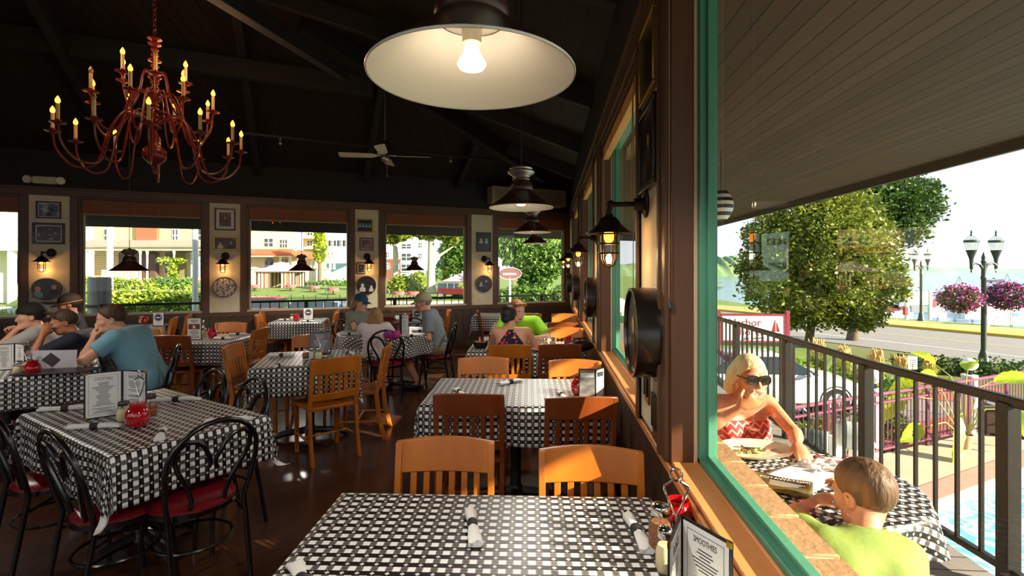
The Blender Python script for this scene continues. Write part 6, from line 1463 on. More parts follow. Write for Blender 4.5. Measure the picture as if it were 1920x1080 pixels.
def garden_set(px_, de, label):
    b = cw((px_-960)/FPX*de, de, zg(de)); t = thing('garden_table', label, 'garden table', b, TH+.3, 'garden tables with red cloths')
    g = G(); g.lathe([(.001, .74), (.55, .74), (.6, .66), (.62, .42), (.6, .42)], 16); obj('red_cloth', g, mat('rose_red_cloth', (196, 92, 96), .8), t); g = G(); g.tube([(0, 0, 0), (0, 0, .73)], .05, 8); g.tube([(-.3, 0, .03), (.3, 0, .03)], .03, 6); obj('pedestal', g, M_BLACKM, t)
    return b
def garden_chair(b, ang, label):
    f = Vector((math.cos(ang), math.sin(ang), 0)); t = thing('garden_chair', label, 'garden chair', b+f*.95, ang+PI/2, 'black iron chairs on the lawn')
    g = G(); g.box((0, 0, .45), (.46, .46, .06)); obj('seat', g, mat('rose_red_cloth', (196, 92, 96), .8), t, bevel=.02)
    g = G(); g.tube([(-.22, -.22, .45), (-.23, -.28, .85), (0, -.31, .98), (.23, -.28, .85), (.22, -.22, .45)], .02, 6); g.tube([(0, -.24, .46), (0, -.31, .97)], .014, 5); obj('backrest', g, M_BLACKM, t)
    for x in (-.2, .2):
        for y in (-.2, .2): g = G(); g.tube([(x, y, .44), (x*1.1, y*1.1, 0)], .016, 5); obj('leg', g, M_BLACKM, t)
for px_, de, lab in ((478, 62, 'red-clothed garden table left of the curtained gazebo'), (545, 62, 'red-clothed garden table right of the curtained gazebo'), (590, 60, 'red-clothed garden table below the villa terrace, left'), (625, 56, 'red-clothed garden table below the villa terrace, right'), (748, 50, 'red-clothed garden table under the pale-trunked trees, left'), (775, 50, 'red-clothed garden table under the pale-trunked trees, right')):
    b = garden_set(px_, de, lab)
    for k in range(2): garden_chair(b, 2.6+k*2.3, 'black iron chair at the %s' % lab.replace('red-clothed garden ', ''))
def iron_fence(x0, x1, de, h, label, n):
    a, b = cw((x0-960)/FPX*de, de, zg(de)), cw((x1-960)/FPX*de, de, zg(de)); L = (b-a).length; t = thing('iron_fence', label, 'fence', a, TH, 'thin iron fences round the lawn')
    for z in (.15, h-.15): g = G(); g.b2((0, -.015, z), (L, .015, z+.04)); obj('rail', g, M_BLACKM, t)
    for k in range(n): g = G(); x = L*k/(n-1); r = .022 if k % 8 == 0 else .009; g.b2((x-r, -r, 0), (x+r, r, h+(.1 if k % 8 == 0 else 0))); obj('post' if k % 8 == 0 else 'bar', g, M_BLACKM, t)
iron_fence(455, 660, 36, 1.25, 'thin black iron fence along the lawn under the gazebo', 73)
iron_fence(712, 800, 36, 1.1, 'thin black iron fence under the pale-trunked trees', 33)
c = pt(956, 513, 26); t = thing('oval_sign', 'oval maroon sign on a post in the corner window', 'sign', (c.x, c.y, zg(26)), TH); z0 = c.z-zg(26); X = Matrix.Rotation(PI/2, 4, 'X')
g = G(); g.lathe([(.001, .05), (.62, .05), (.62, -.05), (.001, -.05)], 32, 0, Matrix.Translation((0, 0, z0)) @ Matrix.Diagonal((1, 1, .52, 1)) @ X); obj('board', g, mat('dusky_maroon', (132, 92, 88), .5), t)
g = G(); g.tube([(0, 0, 0), (0, 0, z0-.2)], .06, 8); obj('post', g, M_WPOST, t)
g = G(); g.tube([(.6*math.cos(2*PI*k/32), -.055, z0+.31*math.sin(2*PI*k/32)) for k in range(32)], .02, 5, closed=True)
for k in range(7): g.b2((-.35+.1*k, -.06, z0-.08), (-.28+.1*k, -.052, z0+.03))
obj('painted_border', g, M_WPOST, t)
c = pt(935, 560, 24); t = thing('lantern_post', 'slim black lantern post at the left of the corner window', 'lamp post', (c.x, c.y, zg(24)), 0); z0 = pt(935, 487, 24).z-zg(24)
g = G(); g.tube([(0, 0, 0), (0, 0, z0-.35)], .05, 8); obj('post', g, M_BLACKM, t); g = G(); g.lathe([(.05, z0-.35), (.14, z0-.3), (.16, z0-.05), (.2, z0-.03), (.001, z0+.12)], 8); obj('lantern', g, M_WPOST, t)
# seen through the second window: porch table, chair, market umbrella
table_base('round_table', 'round table out on the porch past the blonde woman', .76, .76, Vector((1.25, 5.3, -.03)), 0, .38); cloth('tablecloth', .76, .76, .22, 77, 'striped-looking checked cloth on the porch table past the blonde woman', Vector((1.25, 5.3, -.03)), .4, .38)
dup(CH['honey'], (1.3, 6.15, -.03), PI, 'honey oak chair out on the porch behind the checked table')
b = cw(4.7, 22, GZ); t = thing('market_umbrella', 'white market umbrella past the porch, seen through the second window', 'umbrella', b)
g = G(); g.tube([(0, 0, 0), (0, 0, 2.3)], .03, 8); obj('pole', g, M_WOODD, t); g = G(); g.lathe([(1.3, 1.72), (1.28, 1.86), (.7, 2.15), (.001, 2.42)], 8); o = obj('canopy', g, mat('white_canvas', (236, 230, 214), .8), t, smooth=0); so = o.modifiers.new('thick', 'SOLIDIFY'); so.thickness = .02
# ------------------------------------------------------------------ people: each body one continuous skin grown from a distance field
class SDF:
    def __init__(s): s.p = []
    def cap(s, a, b, ra, rb=None, k=.03, op='u', cuts=()):
        s.p.append(('c', Vector(a), Vector(b), ra, ra if rb is None else rb, k, op, cuts)); return s
    def ell(s, c, r, k=.03, op='u', rot=None, cuts=()):
        s.p.append(('e', Vector(c), r if hasattr(r, '__len__') else (r, r, r), rot, None, k, op, cuts)); return s
    def mesh(s, h, inflate=0.0, cuts=()):
        lo = np.full(3, 1e9); hi = -lo
        for p in s.p:
            if p[6] != 'u': continue
            if p[0] == 'c': A = np.array([p[1], p[2]]); r = max(p[3], p[4])
            else: A = np.array([p[1]]); r = max(p[2])
            lo = np.minimum(lo, A.min(0)-r); hi = np.maximum(hi, A.max(0)+r)
        lo -= inflate+3*h+.02; hi += inflate+3*h+.02
        n = np.ceil((hi-lo)/h).astype(int)+1
        ax = [(lo[i]+h*np.arange(n[i])).astype(np.float32) for i in range(3)]
        V = np.full(n, .06, np.float32)
        for p in s.p:
            k = p[5]; m = k*1.2+.05+inflate
            if p[0] == 'c': A = np.array([p[1], p[2]]); r = max(p[3], p[4])
            else: A = np.array([p[1]]); r = max(p[2])
            i0 = np.maximum(0, np.floor((A.min(0)-r-m-lo)/h).astype(int)); i1 = np.minimum(n, np.ceil((A.max(0)+r+m-lo)/h).astype(int)+1)
            sl = tuple(slice(a, b) for a, b in zip(i0, i1))
            X, Y, Z = ax[0][sl[0]][:, None, None], ax[1][sl[1]][None, :, None], ax[2][sl[2]][None, None, :]
            if p[0] == 'c':
                a, b = p[1], p[2]; d = b-a; L = max(d.length_squared, 1e-9)
                t = np.clip(((X-a.x)*d.x+(Y-a.y)*d.y+(Z-a.z)*d.z)/L, 0, 1)
                D = np.sqrt((X-a.x-t*d.x)**2+(Y-a.y-t*d.y)**2+(Z-a.z-t*d.z)**2)-(p[3]+(p[4]-p[3])*t)
            else:
                c, r3, rot = p[1], p[2], p[3]; x, y, z = X-c.x, Y-c.y, Z-c.z
                if rot is not None:
                    R3 = rot.to_3x3().transposed(); x, y, z = (R3[0][0]*x+R3[0][1]*y+R3[0][2]*z, R3[1][0]*x+R3[1][1]*y+R3[1][2]*z, R3[2][0]*x+R3[2][1]*y+R3[2][2]*z)
                q = np.sqrt((x/r3[0])**2+(y/r3[1])**2+(z/r3[2])**2); q2 = np.sqrt((x/r3[0]**2)**2+(y/r3[1]**2)**2+(z/r3[2]**2)**2)
                D = q*(q-1)/np.maximum(q2, 1e-6)
            D = D-inflate if p[6] == 'u' else D
            for cp, cn in p[7]: D = np.maximum(D, (X-cp[0])*cn[0]+(Y-cp[1])*cn[1]+(Z-cp[2])*cn[2])
            W = V[sl]
            if p[6] == 'u':
                hh = np.clip(.5+.5*(W-D)/k, 0, 1); V[sl] = W*(1-hh)+D*hh-k*hh*(1-hh)
            else:
                hh = np.clip(.5-.5*(W+D)/k, 0, 1); V[sl] = W*(1-hh)+(-D)*hh+k*hh*(1-hh)
        X, Y, Z = ax[0][:, None, None], ax[1][None, :, None], ax[2][None, None, :]
        for cp, cn in cuts: V = np.maximum(V, (X-cp[0])*cn[0]+(Y-cp[1])*cn[1]+(Z-cp[2])*cn[2])
        V[0] = V[-1] = .05; V[:, 0] = V[:, -1] = .05; V[:, :, 0] = V[:, :, -1] = .05
        # surface nets
        S = V < 0; nx, ny, nz = n-1
        C = np.zeros((nx, ny, nz), np.int8)
        for i in (0, 1):
            for j in (0, 1):
                for q in (0, 1): C += S[i:nx+i, j:ny+j, q:nz+q]
        act = (C > 0) & (C < 8); ids = np.argwhere(act); idx = np.full(act.shape, -1, np.int32); idx[act] = np.arange(len(ids))
        acc = np.zeros((len(ids), 3)); cnt = np.zeros(len(ids))
        I = ids
        corners = [(i, j, q) for i in (0, 1) for j in (0, 1) for q in (0, 1)]
        for a in corners:
            for d in range(3):
                if a[d]: continue
                b = list(a); b[d] = 1
                va = V[I[:, 0]+a[0], I[:, 1]+a[1], I[:, 2]+a[2]]; vb = V[I[:, 0]+b[0], I[:, 1]+b[1], I[:, 2]+b[2]]
                m = (va < 0) != (vb < 0); t = np.where(m, va/np.where(va == vb, 1, va-vb), 0)
                P = np.tile(np.array(a, float), (len(I), 1)); P[:, d] += t
                acc[m] += P[m]; cnt[m] += 1
        verts = lo+(I+acc/cnt[:, None])*h
        faces = []
        for d in range(3):
            u, w = [(1, 2), (2, 0), (0, 1)][d]
            sl0 = [slice(1, -1)]*3; sl0[d] = slice(0, -1); sl1 = list(sl0); sl1[d] = slice(1, None)
            # edges between grid points g and g+e_d, with full rings of cells around
            A, B = S[tuple(sl0)], S[tuple(sl1)]; E = np.argwhere(A != B)
            E0 = E.copy(); 
            for e in range(3):
                if e != d: E0[:, e] += 1
            flip = A[tuple(E.T)]
            def cell(du, dw):
                c = E0.copy(); c[:, u] += du; c[:, w] += dw; return idx[c[:, 0], c[:, 1], c[:, 2]]
            Q = np.stack([cell(-1, -1), cell(0, -1), cell(0, 0), cell(-1, 0)], 1)
            Q[~flip] = Q[~flip][:, ::-1]; faces.append(Q)
        F = np.concatenate(faces); F = F[(F >= 0).all(1)]
        return verts, F
def sdf_obj(name, sd, h, m, parent, inflate=0.0, cuts=(), smooth=2):
    v, f = sd.mesh(h, inflate, cuts)
    me = bpy.data.meshes.new(name); me.vertices.add(len(v)); me.vertices.foreach_set('co', v.astype(np.float32).ravel())
    me.loops.add(len(f)*4); me.loops.foreach_set('vertex_index', f.astype(np.int32).ravel()); me.polygons.add(len(f))
    me.polygons.foreach_set('loop_start', np.arange(0, len(f)*4, 4, dtype=np.int32)); me.update(calc_edges=True); me.validate()
    me.shade_smooth(); me.materials.append(m)
    o = bpy.data.objects.new(name, me); COL.objects.link(o); o.parent = parent
    if smooth: s = o.modifiers.new('smooth', 'SMOOTH'); s.iterations = smooth; s.factor = .5
    return o
def skin(name, c): 
    m = mat(name, c, .48, spec=.35, noise=(26, (1, 1, 1), .35), rgb2=tuple(min(255, v*1.05+3) for v in c)); b = m.node_tree.nodes['Principled BSDF']
    b.inputs['Subsurface Weight'].default_value = .12; b.inputs['Subsurface Radius'].default_value = (.012, .005, .003); return m
def hand(sd, wr, d, n, right, hs=1.0, curl=.5, rel=None):
    d = Vector(d).normalized(); n = Vector(n); n = (n-d*n.dot(d)).normalized(); l = d.cross(n)*(1 if right else -1)
    wr = Vector(wr); L4 = [.070, .078, .073, .056]; cu = rel or [curl*.85, curl, curl*1.08, curl*1.15]
    for i in range(4):
        off = (1.5-i)*.0205*hs                                     # index nearest the thumb
        kn = wr+d*(.086-.004*abs(i-1.2))*hs+l*off; sd.cap(wr+d*.012*hs+l*off*.55, kn, .0155*hs, .0115*hs, .012)
        a = cu[i]*.55; p = kn; r = .0098*hs
        for j, fr in enumerate((.45, .31, .24)):
            dir_ = d*math.cos(a)+n*math.sin(a)+l*(.05*(1.5-i)); q = p+dir_*L4[i]*fr*hs; sd.cap(p, q, r, r*.9, .004); p = q; r *= .9; a += cu[i]*.75
    sd.cap(wr+d*.03*hs+n*.004, wr+d*.075*hs+n*.004, .024*hs, .020*hs, .014)
    b = wr+d*.022*hs+l*.024*hs+n*.006*hs; t1 = b+(d*.55+l*.62+n*.35).normalized()*.042*hs; t2 = t1+(d*.85+l*.22+n*.45*min(1, curl+.3)).normalized()*.030*hs
    sd.cap(b, t1, .0145*hs, .011*hs, .012); sd.cap(t1, t2, .011*hs, .009*hs, .004)
def figure(label, loc, ang, P, cols, h=.010, group=None, head='male', bare=False, cat='person', hands=True):
    """P: joints in a frame whose +y is the way the person faces, +x their right"""
    t = thing('person', label, cat, loc, ang-PI/2, group)
    S = P.get('s', 1.0); sk = cols['skin']; V = lambda k: Vector(P[k])
    sd = SDF(); pel, che, nk, hc = V('pelvis'), V('chest'), V('neck'), V('head'); w = P.get('w', 1.0)*S
    hipR, hipL = pel+Vector((.085*S, .01, -.01)), pel+Vector((-.085*S, .01, -.01)); shR, shL = V('shR'), V('shL')
    torso = SDF()
    for q in (sd, torso):
        q.cap(hipL, hipR, .10*w, .10*w, .05)
        mid = pel.lerp(che, .5)
        for s in (-1, 1):
            q.cap(pel+Vector((s*.055*S, 0, .03)), mid+Vector((s*.055*S, 0, 0)), .098*w, .09*w, .05); q.cap(mid+Vector((s*.055*S, 0, 0)), che+Vector((s*.075*S, 0, .02)), .09*w, .102*w, .05)
        q.cap(shL*.92+shR*.08, shR*.92+shL*.08, .058*w, .058*w, .06)
        if P.get('bust'):
            up = (nk-che).normalized(); fw = Vector((0, 1, 0)); 
            for s in (-1, 1): q.ell(che+Vector((s*.075*S, .075*S, -.03*S)), (.062*S, .055*S, .062*S), .04)
    sd.cap(nk-Vector((0, .005, .02)), hc+Vector(P.get('neckoff', (0, -.02, -.06)))*S, .054*S*P.get('nw', 1), .050*S*P.get('nw', 1), .035)
    arms = SDF()
    for s, shn, en, wn in ((1, shR, 'elR', 'wrR'), (-1, shL, 'elL', 'wrL')):
        if en not in P: continue
        e, wv = V(en), V(wn)
        sd.cap(shn, e, .047*w, .037*w, .03); sd.cap(e, e.lerp(wv, .3), .037*w, .038*w, .02); sd.cap(e.lerp(wv, .3), wv, .038*w, .025*w, .02)
        hd = P.get('hR' if s > 0 else 'hL')
        if hd: hand(sd, wv, hd[0], hd[1], s > 0, P.get('hs', 1.0)*S, hd[2] if len(hd) > 2 else .5, hd[3] if len(hd) > 3 else None)
        else: hand(sd, wv, wv-e, Vector((0, 0, -1)), s > 0, P.get('hs', 1.0)*S, .5)
    for s, hp, kn, an, tn in ((1, hipR, 'knR', 'anR', 'toR'), (-1, hipL, 'knL', 'anL', 'toL')):
        if kn not in P: continue
        k, a, to = V(kn), V(an), V(tn)
        sd.cap(hp, k, .082*w, .055*w, .04); sd.cap(k, k.lerp(a, .35), .053*w, .055*w, .03); sd.cap(k.lerp(a, .35), a, .055*w, .034*w, .03)
        sd.cap(a+Vector((0, -.02, -.03)), to, .036*S, .026*S, .025)
    # head
    HR = Matrix.Rotation(P.get('yaw', 0), 4, 'Z') @ Matrix.Rotation(P.get('roll', 0), 4, 'Y') @ Matrix.Rotation(P.get('pitch', 0), 4, 'X'); T = lambda x, y, z: hc+(HR @ Vector((x, y, z)))*hS
    hS = P.get('hscale', 1.0)*S; E = lambda x, y, z, r, k=.02, op='u', q=sd: q.ell(T(x, y, z), tuple(v*hS for v in r), k, op, HR)
    E(0, -.012, .028, (.077, .098, .090), .02); E(0, .022, -.035, (.062, .072, .082), .03); sd.cap(T(-.028, .045, -.085), T(.028, .045, -.085), .030*hS, .030*hS, .03); E(0, .068, -.098, (.024, .022, .018), .02)
    for s in (-1, 1):
        E(s*.040, .062, -.022, (.028, .026, .024), .02); E(s*.079, -.006, -.012, (.011, .023, .032), .008); E(s*.083, -.002, -.012, (.006, .013, .02), .006, 's')
        sd.cap(T(s*.018, .086, .026), T(s*.048, .074, .024), .010*hS, .009*hS, .014)
        E(s*.032, .094, .006, (.017, .013, .010), .008, 's')
    sd.cap(T(0, .090, .012), T(0, .108, -.030), .0085*hS, .0125*hS, .012)
    for s in (-1, 1): E(s*.012, .098, -.034, (.009, .010, .007), .008)
    E(0, .090, -.062, (.024, .012, .0065), .008); E(0, .088, -.073, (.021, .012, .007), .008); E(0, .104, -.0672, (.022, .012, .0018), .003, 's')
    body = sdf_obj('body', sd, h, sk, t)
    for s in (-1, 1):
        g = G(); g.ball(T(s*.032, .0765, .006), .0125*hS, 10); g.ball(T(s*.032, .0825, .006), .0078*hS, 8, 1); obj('eye', g, [mat('eye_white', (226, 222, 214), .2), mat('dark_iris', (40, 30, 24), .2)], t)
    if cols.get('lips'): 
        q = SDF(); q.ell(T(0, .0945, -.0622), (.0235*hS, .010*hS, .0058*hS), .01, 'u', HR); q.ell(T(0, .0925, -.0725), (.0205*hS, .010*hS, .0062*hS), .01, 'u', HR); sdf_obj('lips', q, .0025, cols['lips'], t, 0, (), 1)
    q = SDF()
    for s in (-1, 1): q.cap(T(s*.018, .0955, .028), T(s*.046, .084, .029), .0042*hS, .003*hS, .003)
    if cols.get('hair') and not P.get('nobrow'): sdf_obj('eyebrows', q, .0035, cols['hair'], t, 0, (), 0)
    # clothing
    def sleeve(q, s, frac, puff=.0):
        shn, en = (shR, 'elR') if s > 0 else (shL, 'elL')
        if en not in P: return
        e = V(en); wv = V('wrR' if s > 0 else 'wrL')
        if frac <= 1:
            c = shn.lerp(e, frac); q.cap(shn, e, .050*w+puff, .045*w+puff, .03, cuts=[(c, (e-shn).normalized())])
        else:
            q.cap(shn, e, .050*w+puff, .042*w, .03); c = e.lerp(wv, frac-1); q.cap(e, wv, .042*w, .034*w, .03, cuts=[(c, (wv-e).normalized())])
    if 'shirt' in cols:
        q = SDF(); q.p = list(torso.p); m, frac = cols['shirt'][:2]; inf = cols['shirt'][2] if len(cols['shirt']) > 2 else .010
        if frac > 0:
            for s in (-1, 1): sleeve(q, s, frac, .004)
        q.cap(che.lerp(nk, .5), nk-Vector((0, 0, .02)), .07*w, .055*w, .05)
        nd_ = (hc-nk).normalized(); cuts = [(pel+Vector((0, 0, P.get('hem', -.06))), Vector((0, 0, -1)))]
        if 'shirtcut' not in P: q.cap(nk+nd_*.012, hc, .060*S*P.get('nw', 1), .075*S, .012, 's')
        if 'shirtcut' in P: cuts = P['shirtcut']+[(pel+Vector((0, 0, -.06)), Vector((0, 0, -1)))]
        sdf_obj('shirt' if not P.get('dress') else 'dress', q, h, m, t, inf, cuts)
        if cols.get('collar'):
            q = SDF(); n2 = nd_; q.cap(nk-n2*.005, nk+n2*.035, .068*S, .062*S, .01); sdf_obj('collar', q, h, cols['collar'], t, .004, [(nk+n2*.03, n2)])
    if 'pants' in cols:
        q = SDF(); m, frac = cols['pants'][:2]; q.cap(hipL, hipR, .10*w, .10*w, .05); q.cap(pel+Vector((-.05*S, 0, .02)), pel+Vector((.05*S, 0, .02)), .10*w, .10*w, .05)
        for s, hp, kn, an in ((1, hipR, 'knR', 'anR'), (-1, hipL, 'knL', 'anL')):
            if kn not in P: continue
            k, a = V(kn), V(an)
            if frac <= 1: c = hp.lerp(k, frac); q.cap(hp, k, .085*w, .066*w, .03, cuts=[(c, (k-hp).normalized())])
            else: q.cap(hp, k, .085*w, .06*w, .03); c = k.lerp(a, frac-1); q.cap(k, a, .06*w, .05*w, .03, cuts=[(c, (a-k).normalized())])
        sdf_obj('trousers' if frac > 1.3 else 'shorts', q, h, m, t, .012, [(pel+Vector((0, 0, .10)), Vector((0, 0, 1)))])
    if cols.get('shoe'):
        for an, tn in (('anR', 'toR'), ('anL', 'toL')):
            if an in P:
                q = SDF(); a, to = V(an), V(tn); b = a+Vector((0, -.03, -.035)); q.cap(b, to, .042*S, .034*S, .02); sdf_obj('shoe', q, h, cols['shoe'], t, .004, [(a+Vector((0, 0, -.012)), Vector((0, 0, 1)))])
    # hair or cap
    if cols.get('hair'):
        q = SDF(); cutn = (HR @ Vector((0, .80, -.60))); st = P.get('hairline', (0, .045, .045))
        q.ell(T(0, -.014, .030), tuple(v*hS for v in (.085, .107, .098)), .02, 'u', HR)
        if P.get('longhair'):
            L = P['longhair']
            for s in (-1, 0, 1): q.cap(T(s*.05, -.055, .0), T(s*.06, -.06, -.07), .055*hS, .05*hS, .03); q.cap(T(s*.06, -.06, -.07), hc+Vector((s*.055*S, -.085*S, -L)), .05*hS, .028*hS, .03)
            for s in (-1, 1): q.cap(T(s*.078, -.01, .02), T(s*.082, -.015, -.07), .026*hS, .03*hS, .02); q.cap(T(s*.082, -.015, -.07), hc+Vector((s*.085*S, -.03*S, -L*.9)), .03*hS, .018*hS, .02)
        if P.get('bun'): q.ell(T(*P['bun']), tuple(v*hS for v in (.05, .045, .045)), .02)
        if P.get('quiff'): q.cap(T(-.05, .065, .085), T(.05, .065, .085), .028*hS, .028*hS, .02)
        hb = bpy.data.materials
        cuts = [] if P.get('longhair') and False else [(T(*st), cutn)]
        if not P.get('longhair'): cuts.append((T(0, 0, P.get('nape', -.055)), HR @ Vector((0, .25, -.97))))
        sdf_obj('hair', q, min(h, .008), cols['hair'], t, .0, cuts, 1)
    if cols.get('cap'):
        m = cols['cap']; q = SDF(); q.ell(T(0, -.010, .045), tuple(v*hS for v in (.094, .114, .095)), .02, 'u', HR)
        cp = sdf_obj('cap', q, min(h, .008), m, t, 0, [(T(0, 0, .022), HR @ Vector((0, .12, -.99)))], 1)
        b = -1 if P.get('capback') else 1
        g = G(); g.grid(12, 5, lambda u, v: T((u-.5)*.165*(1-.12*v*v), b*((.088+.085*v*math.sin(PI*(.12+.76*u))**.6)), .034-.018*v-.05*abs(u-.5)**2*1.2))
        o = obj('cap_brim', g, m, cp, smooth=60); so = o.modifiers.new('thick', 'SOLIDIFY'); so.thickness = .005
        if cols.get('capband'):
            g = G(); g.tube([T(.097*math.cos(2*PI*k/32), -.010+.117*math.sin(2*PI*k/32), .026) for k in range(32)], .007*hS, 6, closed=True); obj('hat_band', g, cols['capband'], cp)
    return t, T, HR
def hairm(n, a, b): return mat(n, a, .55, noise=(40, (1, 1, .15), .25), rgb2=b, spec=.4, bump=(55, .9))
SK1, SK2, SK3, SK4 = skin('light_skin', (214, 158, 128)), skin('tan_skin', (176, 116, 84)), skin('fair_skin', (226, 178, 152)), skin('tanned_skin', (206, 142, 108))  # the last skin is a plain tan tone
HB, HD_, HBL, HG, HGR, HRD = hairm('brown_hair', (58, 40, 28), (84, 60, 42)), hairm('black_brown_hair', (26, 19, 16), (44, 33, 27)), hairm('blonde_hair', (224, 192, 132), (246, 222, 170)), hairm('light_brown_hair', (150, 110, 70), (182, 140, 94)), hairm('grey_hair', (120, 112, 104), (150, 142, 134)), hairm('red_blond_hair', (150, 92, 44), (184, 120, 64))
LIP = mat('lips', (186, 96, 92), .4)
NAVY, CHAR = mat('navy_shirt', (30, 32, 52), .85), mat('charcoal_shirt', (46, 44, 44), .9)
def seated(**k):
    P = dict(pelvis=(0, 0, .55), chest=(0, .04, .86), neck=(0, .06, 1.04), head=(0, .09, 1.175), shR=(.185, .04, 1.0), shL=(-.185, .04, 1.0), knR=(.11, .43, .52), knL=(-.11, .43, .52), anR=(.11, .40, .085), anL=(-.11, .40, .085), toR=(.12, .55, .035), toL=(-.12, .55, .035))
    P.update(k); return P
def ca(deg): return R(deg)+TH
BLU = mat('light_blue_shirt', (112, 164, 184), .8, noise=(60, (1, 1, 1), .25), rgb2=(126, 176, 194), bump=(7, 1.0))
figure('man in a light blue shirt leaning on the table with his hand at his mouth', cw(-3.36, 4.62), ca(186),
       seated(s=1.06, w=1.12, pelvis=(0, .02, .57), chest=(0, .16, .86), neck=(0, .255, 1.02), head=(-.02, .335, 1.145), pitch=-.22, yaw=.5, neckoff=(0, -.035, -.055), shR=(.20, .20, .98), shL=(-.20, .20, .98), elL=(-.34, .34, .82), wrL=(-.10, .43, .965), elR=(.26, .42, .80), wrR=(.06, .50, .93), hL=((.35, .15, .75), (.6, -.6, 0), .9), hR=((-.3, 0, .7), (-.5, -.6, 0), .9), nw=1.15, nape=-.035),
       dict(skin=SK1, hair=HB, shirt=(BLU, .62, .016), collar=BLU, pants=(mat('blue_jeans', (58, 66, 88), .8), 1.9), shoe=M_BLACK), group='men at the long table')
figure('boy in a navy shirt resting his temple on his hand', cw(-4.02, 4.83), ca(197),
       seated(s=.95, pelvis=(0, 0, .54), chest=(0, .11, .83), neck=(0, .19, .98), head=(-.02, .27, 1.10), pitch=-.3, yaw=.42, neckoff=(0, -.035, -.055), shR=(.17, .14, .945), shL=(-.17, .14, .945), elL=(-.25, .40, .80), wrL=(-.17, .36, 1.0), elR=(.22, .40, .80), wrR=(.02, .48, .82), hL=((.35, -.12, .55), (.6, .3, .2), .5), quiff=True, nape=-.03),
       dict(skin=SK2, hair=HB, shirt=(NAVY, .75, .014), pants=(CHAR, 1.9), shoe=M_BLACK), group='men at the long table')
figure('bearded young man in a backward black cap looking left', cw(-4.46, 4.90), ca(196),
       seated(s=1.0, chest=(0, .10, .86), neck=(0, .16, 1.02), head=(-.02, .225, 1.145), pitch=-.08, yaw=.42, shR=(.185, .12, .985), shL=(-.185, .12, .985), elL=(-.26, .38, .82), wrL=(-.10, .30, 1.02), elR=(.24, .4, .82), wrR=(.04, .42, .98), hL=((.3, -.1, .3), (.6, -.3, 0), 1.1), hR=((-.3, -.1, .3), (-.5, -.4, 0), 1.1), capback=True),
       dict(skin=SK1, hair=HD_, shirt=(mat('pale_grey_shirt', (170, 166, 160), .85), .7, .014), cap=mat('black_cap', (20, 18, 18), .8), pants=(CHAR, 1.9), shoe=M_BLACK), group='men at the long table')
figure('person in a dark hat with an orange band behind the boy in navy', cw(-5.28, 6.05), ca(215),
       seated(s=1.0, elR=(.26, .25, .82), wrR=(.1, .42, .82), elL=(-.26, .25, .82), wrL=(-.1, .42, .82), pitch=-.2, w=.98),
       dict(skin=SK2, hair=HD_, shirt=(CHAR, .8, .014), cap=mat('dark_brown_hat', (48, 34, 28), .8), capband=mat('orange_band', (176, 104, 60), .7), pants=(CHAR, 1.9), shoe=M_BLACK))
figure('person in a camouflage sleeve at the left photo edge', cw(-5.34, 4.6), ca(-12),
       seated(s=1.0, elR=(.22, .30, .82), wrR=(.06, .46, .82), elL=(-.26, .25, .84), wrL=(-.12, .44, .82)),
       dict(skin=SK1, hair=HD_, shirt=(mat('camouflage_cloth', (58, 58, 54), .9, noise=(16, (1, 1, 1), .06), rgb2=(122, 122, 116)), 1.6, .016), pants=(CHAR, 1.9), shoe=M_BLACK), group='men at the long table')
figure('woman in a blue cap and grey top with her arms on the round table', cw(-2.27, 7.0), ca(-18),
       seated(s=.97, w=.92, chest=(0, .09, .84), neck=(0, .12, 1.0), head=(0, .16, 1.13), shR=(.165, .10, .965), shL=(-.165, .10, .965), elR=(.22, .22, .80), wrR=(.08, .44, .80), elL=(-.22, .26, .80), wrL=(-.04, .46, .80), pitch=-.12, yaw=-.1, bust=True, longhair=.16),
       dict(skin=SK3, lips=LIP, hair=HG, shirt=(mat('grey_green_top', (134, 136, 126), .85), .62, .012), cap=mat('teal_blue_cap', (40, 84, 116), .8), pants=(NAVY, 1.9), shoe=M_BLACK), group='family at the round table')
figure('girl with light brown hair and a white top seen from behind', cw(-1.69, 6.10), ca(96),
       seated(s=.86, pelvis=(0, 0, .545), chest=(0, .03, .78), neck=(0, .045, .915), head=(0, .075, 1.02), shR=(.145, .03, .885), shL=(-.145, .03, .885), elR=(.2, .16, .79), wrR=(.06, .34, .80), elL=(-.2, .16, .79), wrL=(-.06, .34, .80), knR=(.09, .34, .52), knL=(-.09, .34, .52), anR=(.09, .30, .16), anL=(-.09, .30, .16), toR=(.09, .42, .11), toL=(-.09, .42, .11), longhair=.13, w=.95),
       dict(skin=SK3, hair=HG, shirt=(mat('white_pink_top', (224, 212, 214), .85), .9, .014), pants=(mat('pink_grey_shorts', (150, 110, 130), .8), .8), shoe=mat('pale_sneaker', (206, 186, 196), .7)), group='family at the round table')
figure('man in a tan cap and grey shirt sitting sideways on at the round table', cw(-.98, 6.68), ca(178),
       seated(s=1.02, w=1.02, pelvis=(0, 0, .56), chest=(0, .09, .86), neck=(0, .155, 1.03), head=(-.01, .215, 1.155), pitch=-.2, yaw=.12, hem=.03, neckoff=(0, -.03, -.055), shR=(.185, .12, .98), shL=(-.185, .12, .98), elL=(-.23, .10, .70), wrL=(-.12, .34, .66), elR=(.22, .2, .72), wrR=(.1, .4, .70), knL=(-.13, .46, .50), anL=(-.10, .26, .085), toL=(-.10, .42, .035), knR=(.11, .50, .50), anR=(.11, .36, .085), toR=(.11, .52, .035)),
       dict(skin=SK1, hair=HGR, shirt=(mat('heather_grey_shirt', (128, 136, 144), .85, bump=(8, .5)), .72, .016), cap=mat('khaki_cap', (176, 164, 132), .8), pants=(mat('khaki_shorts', (146, 132, 98), .85, bump=(8, .6)), .92), shoe=mat('black_sandal', (26, 24, 24), .6)), group='family at the round table')
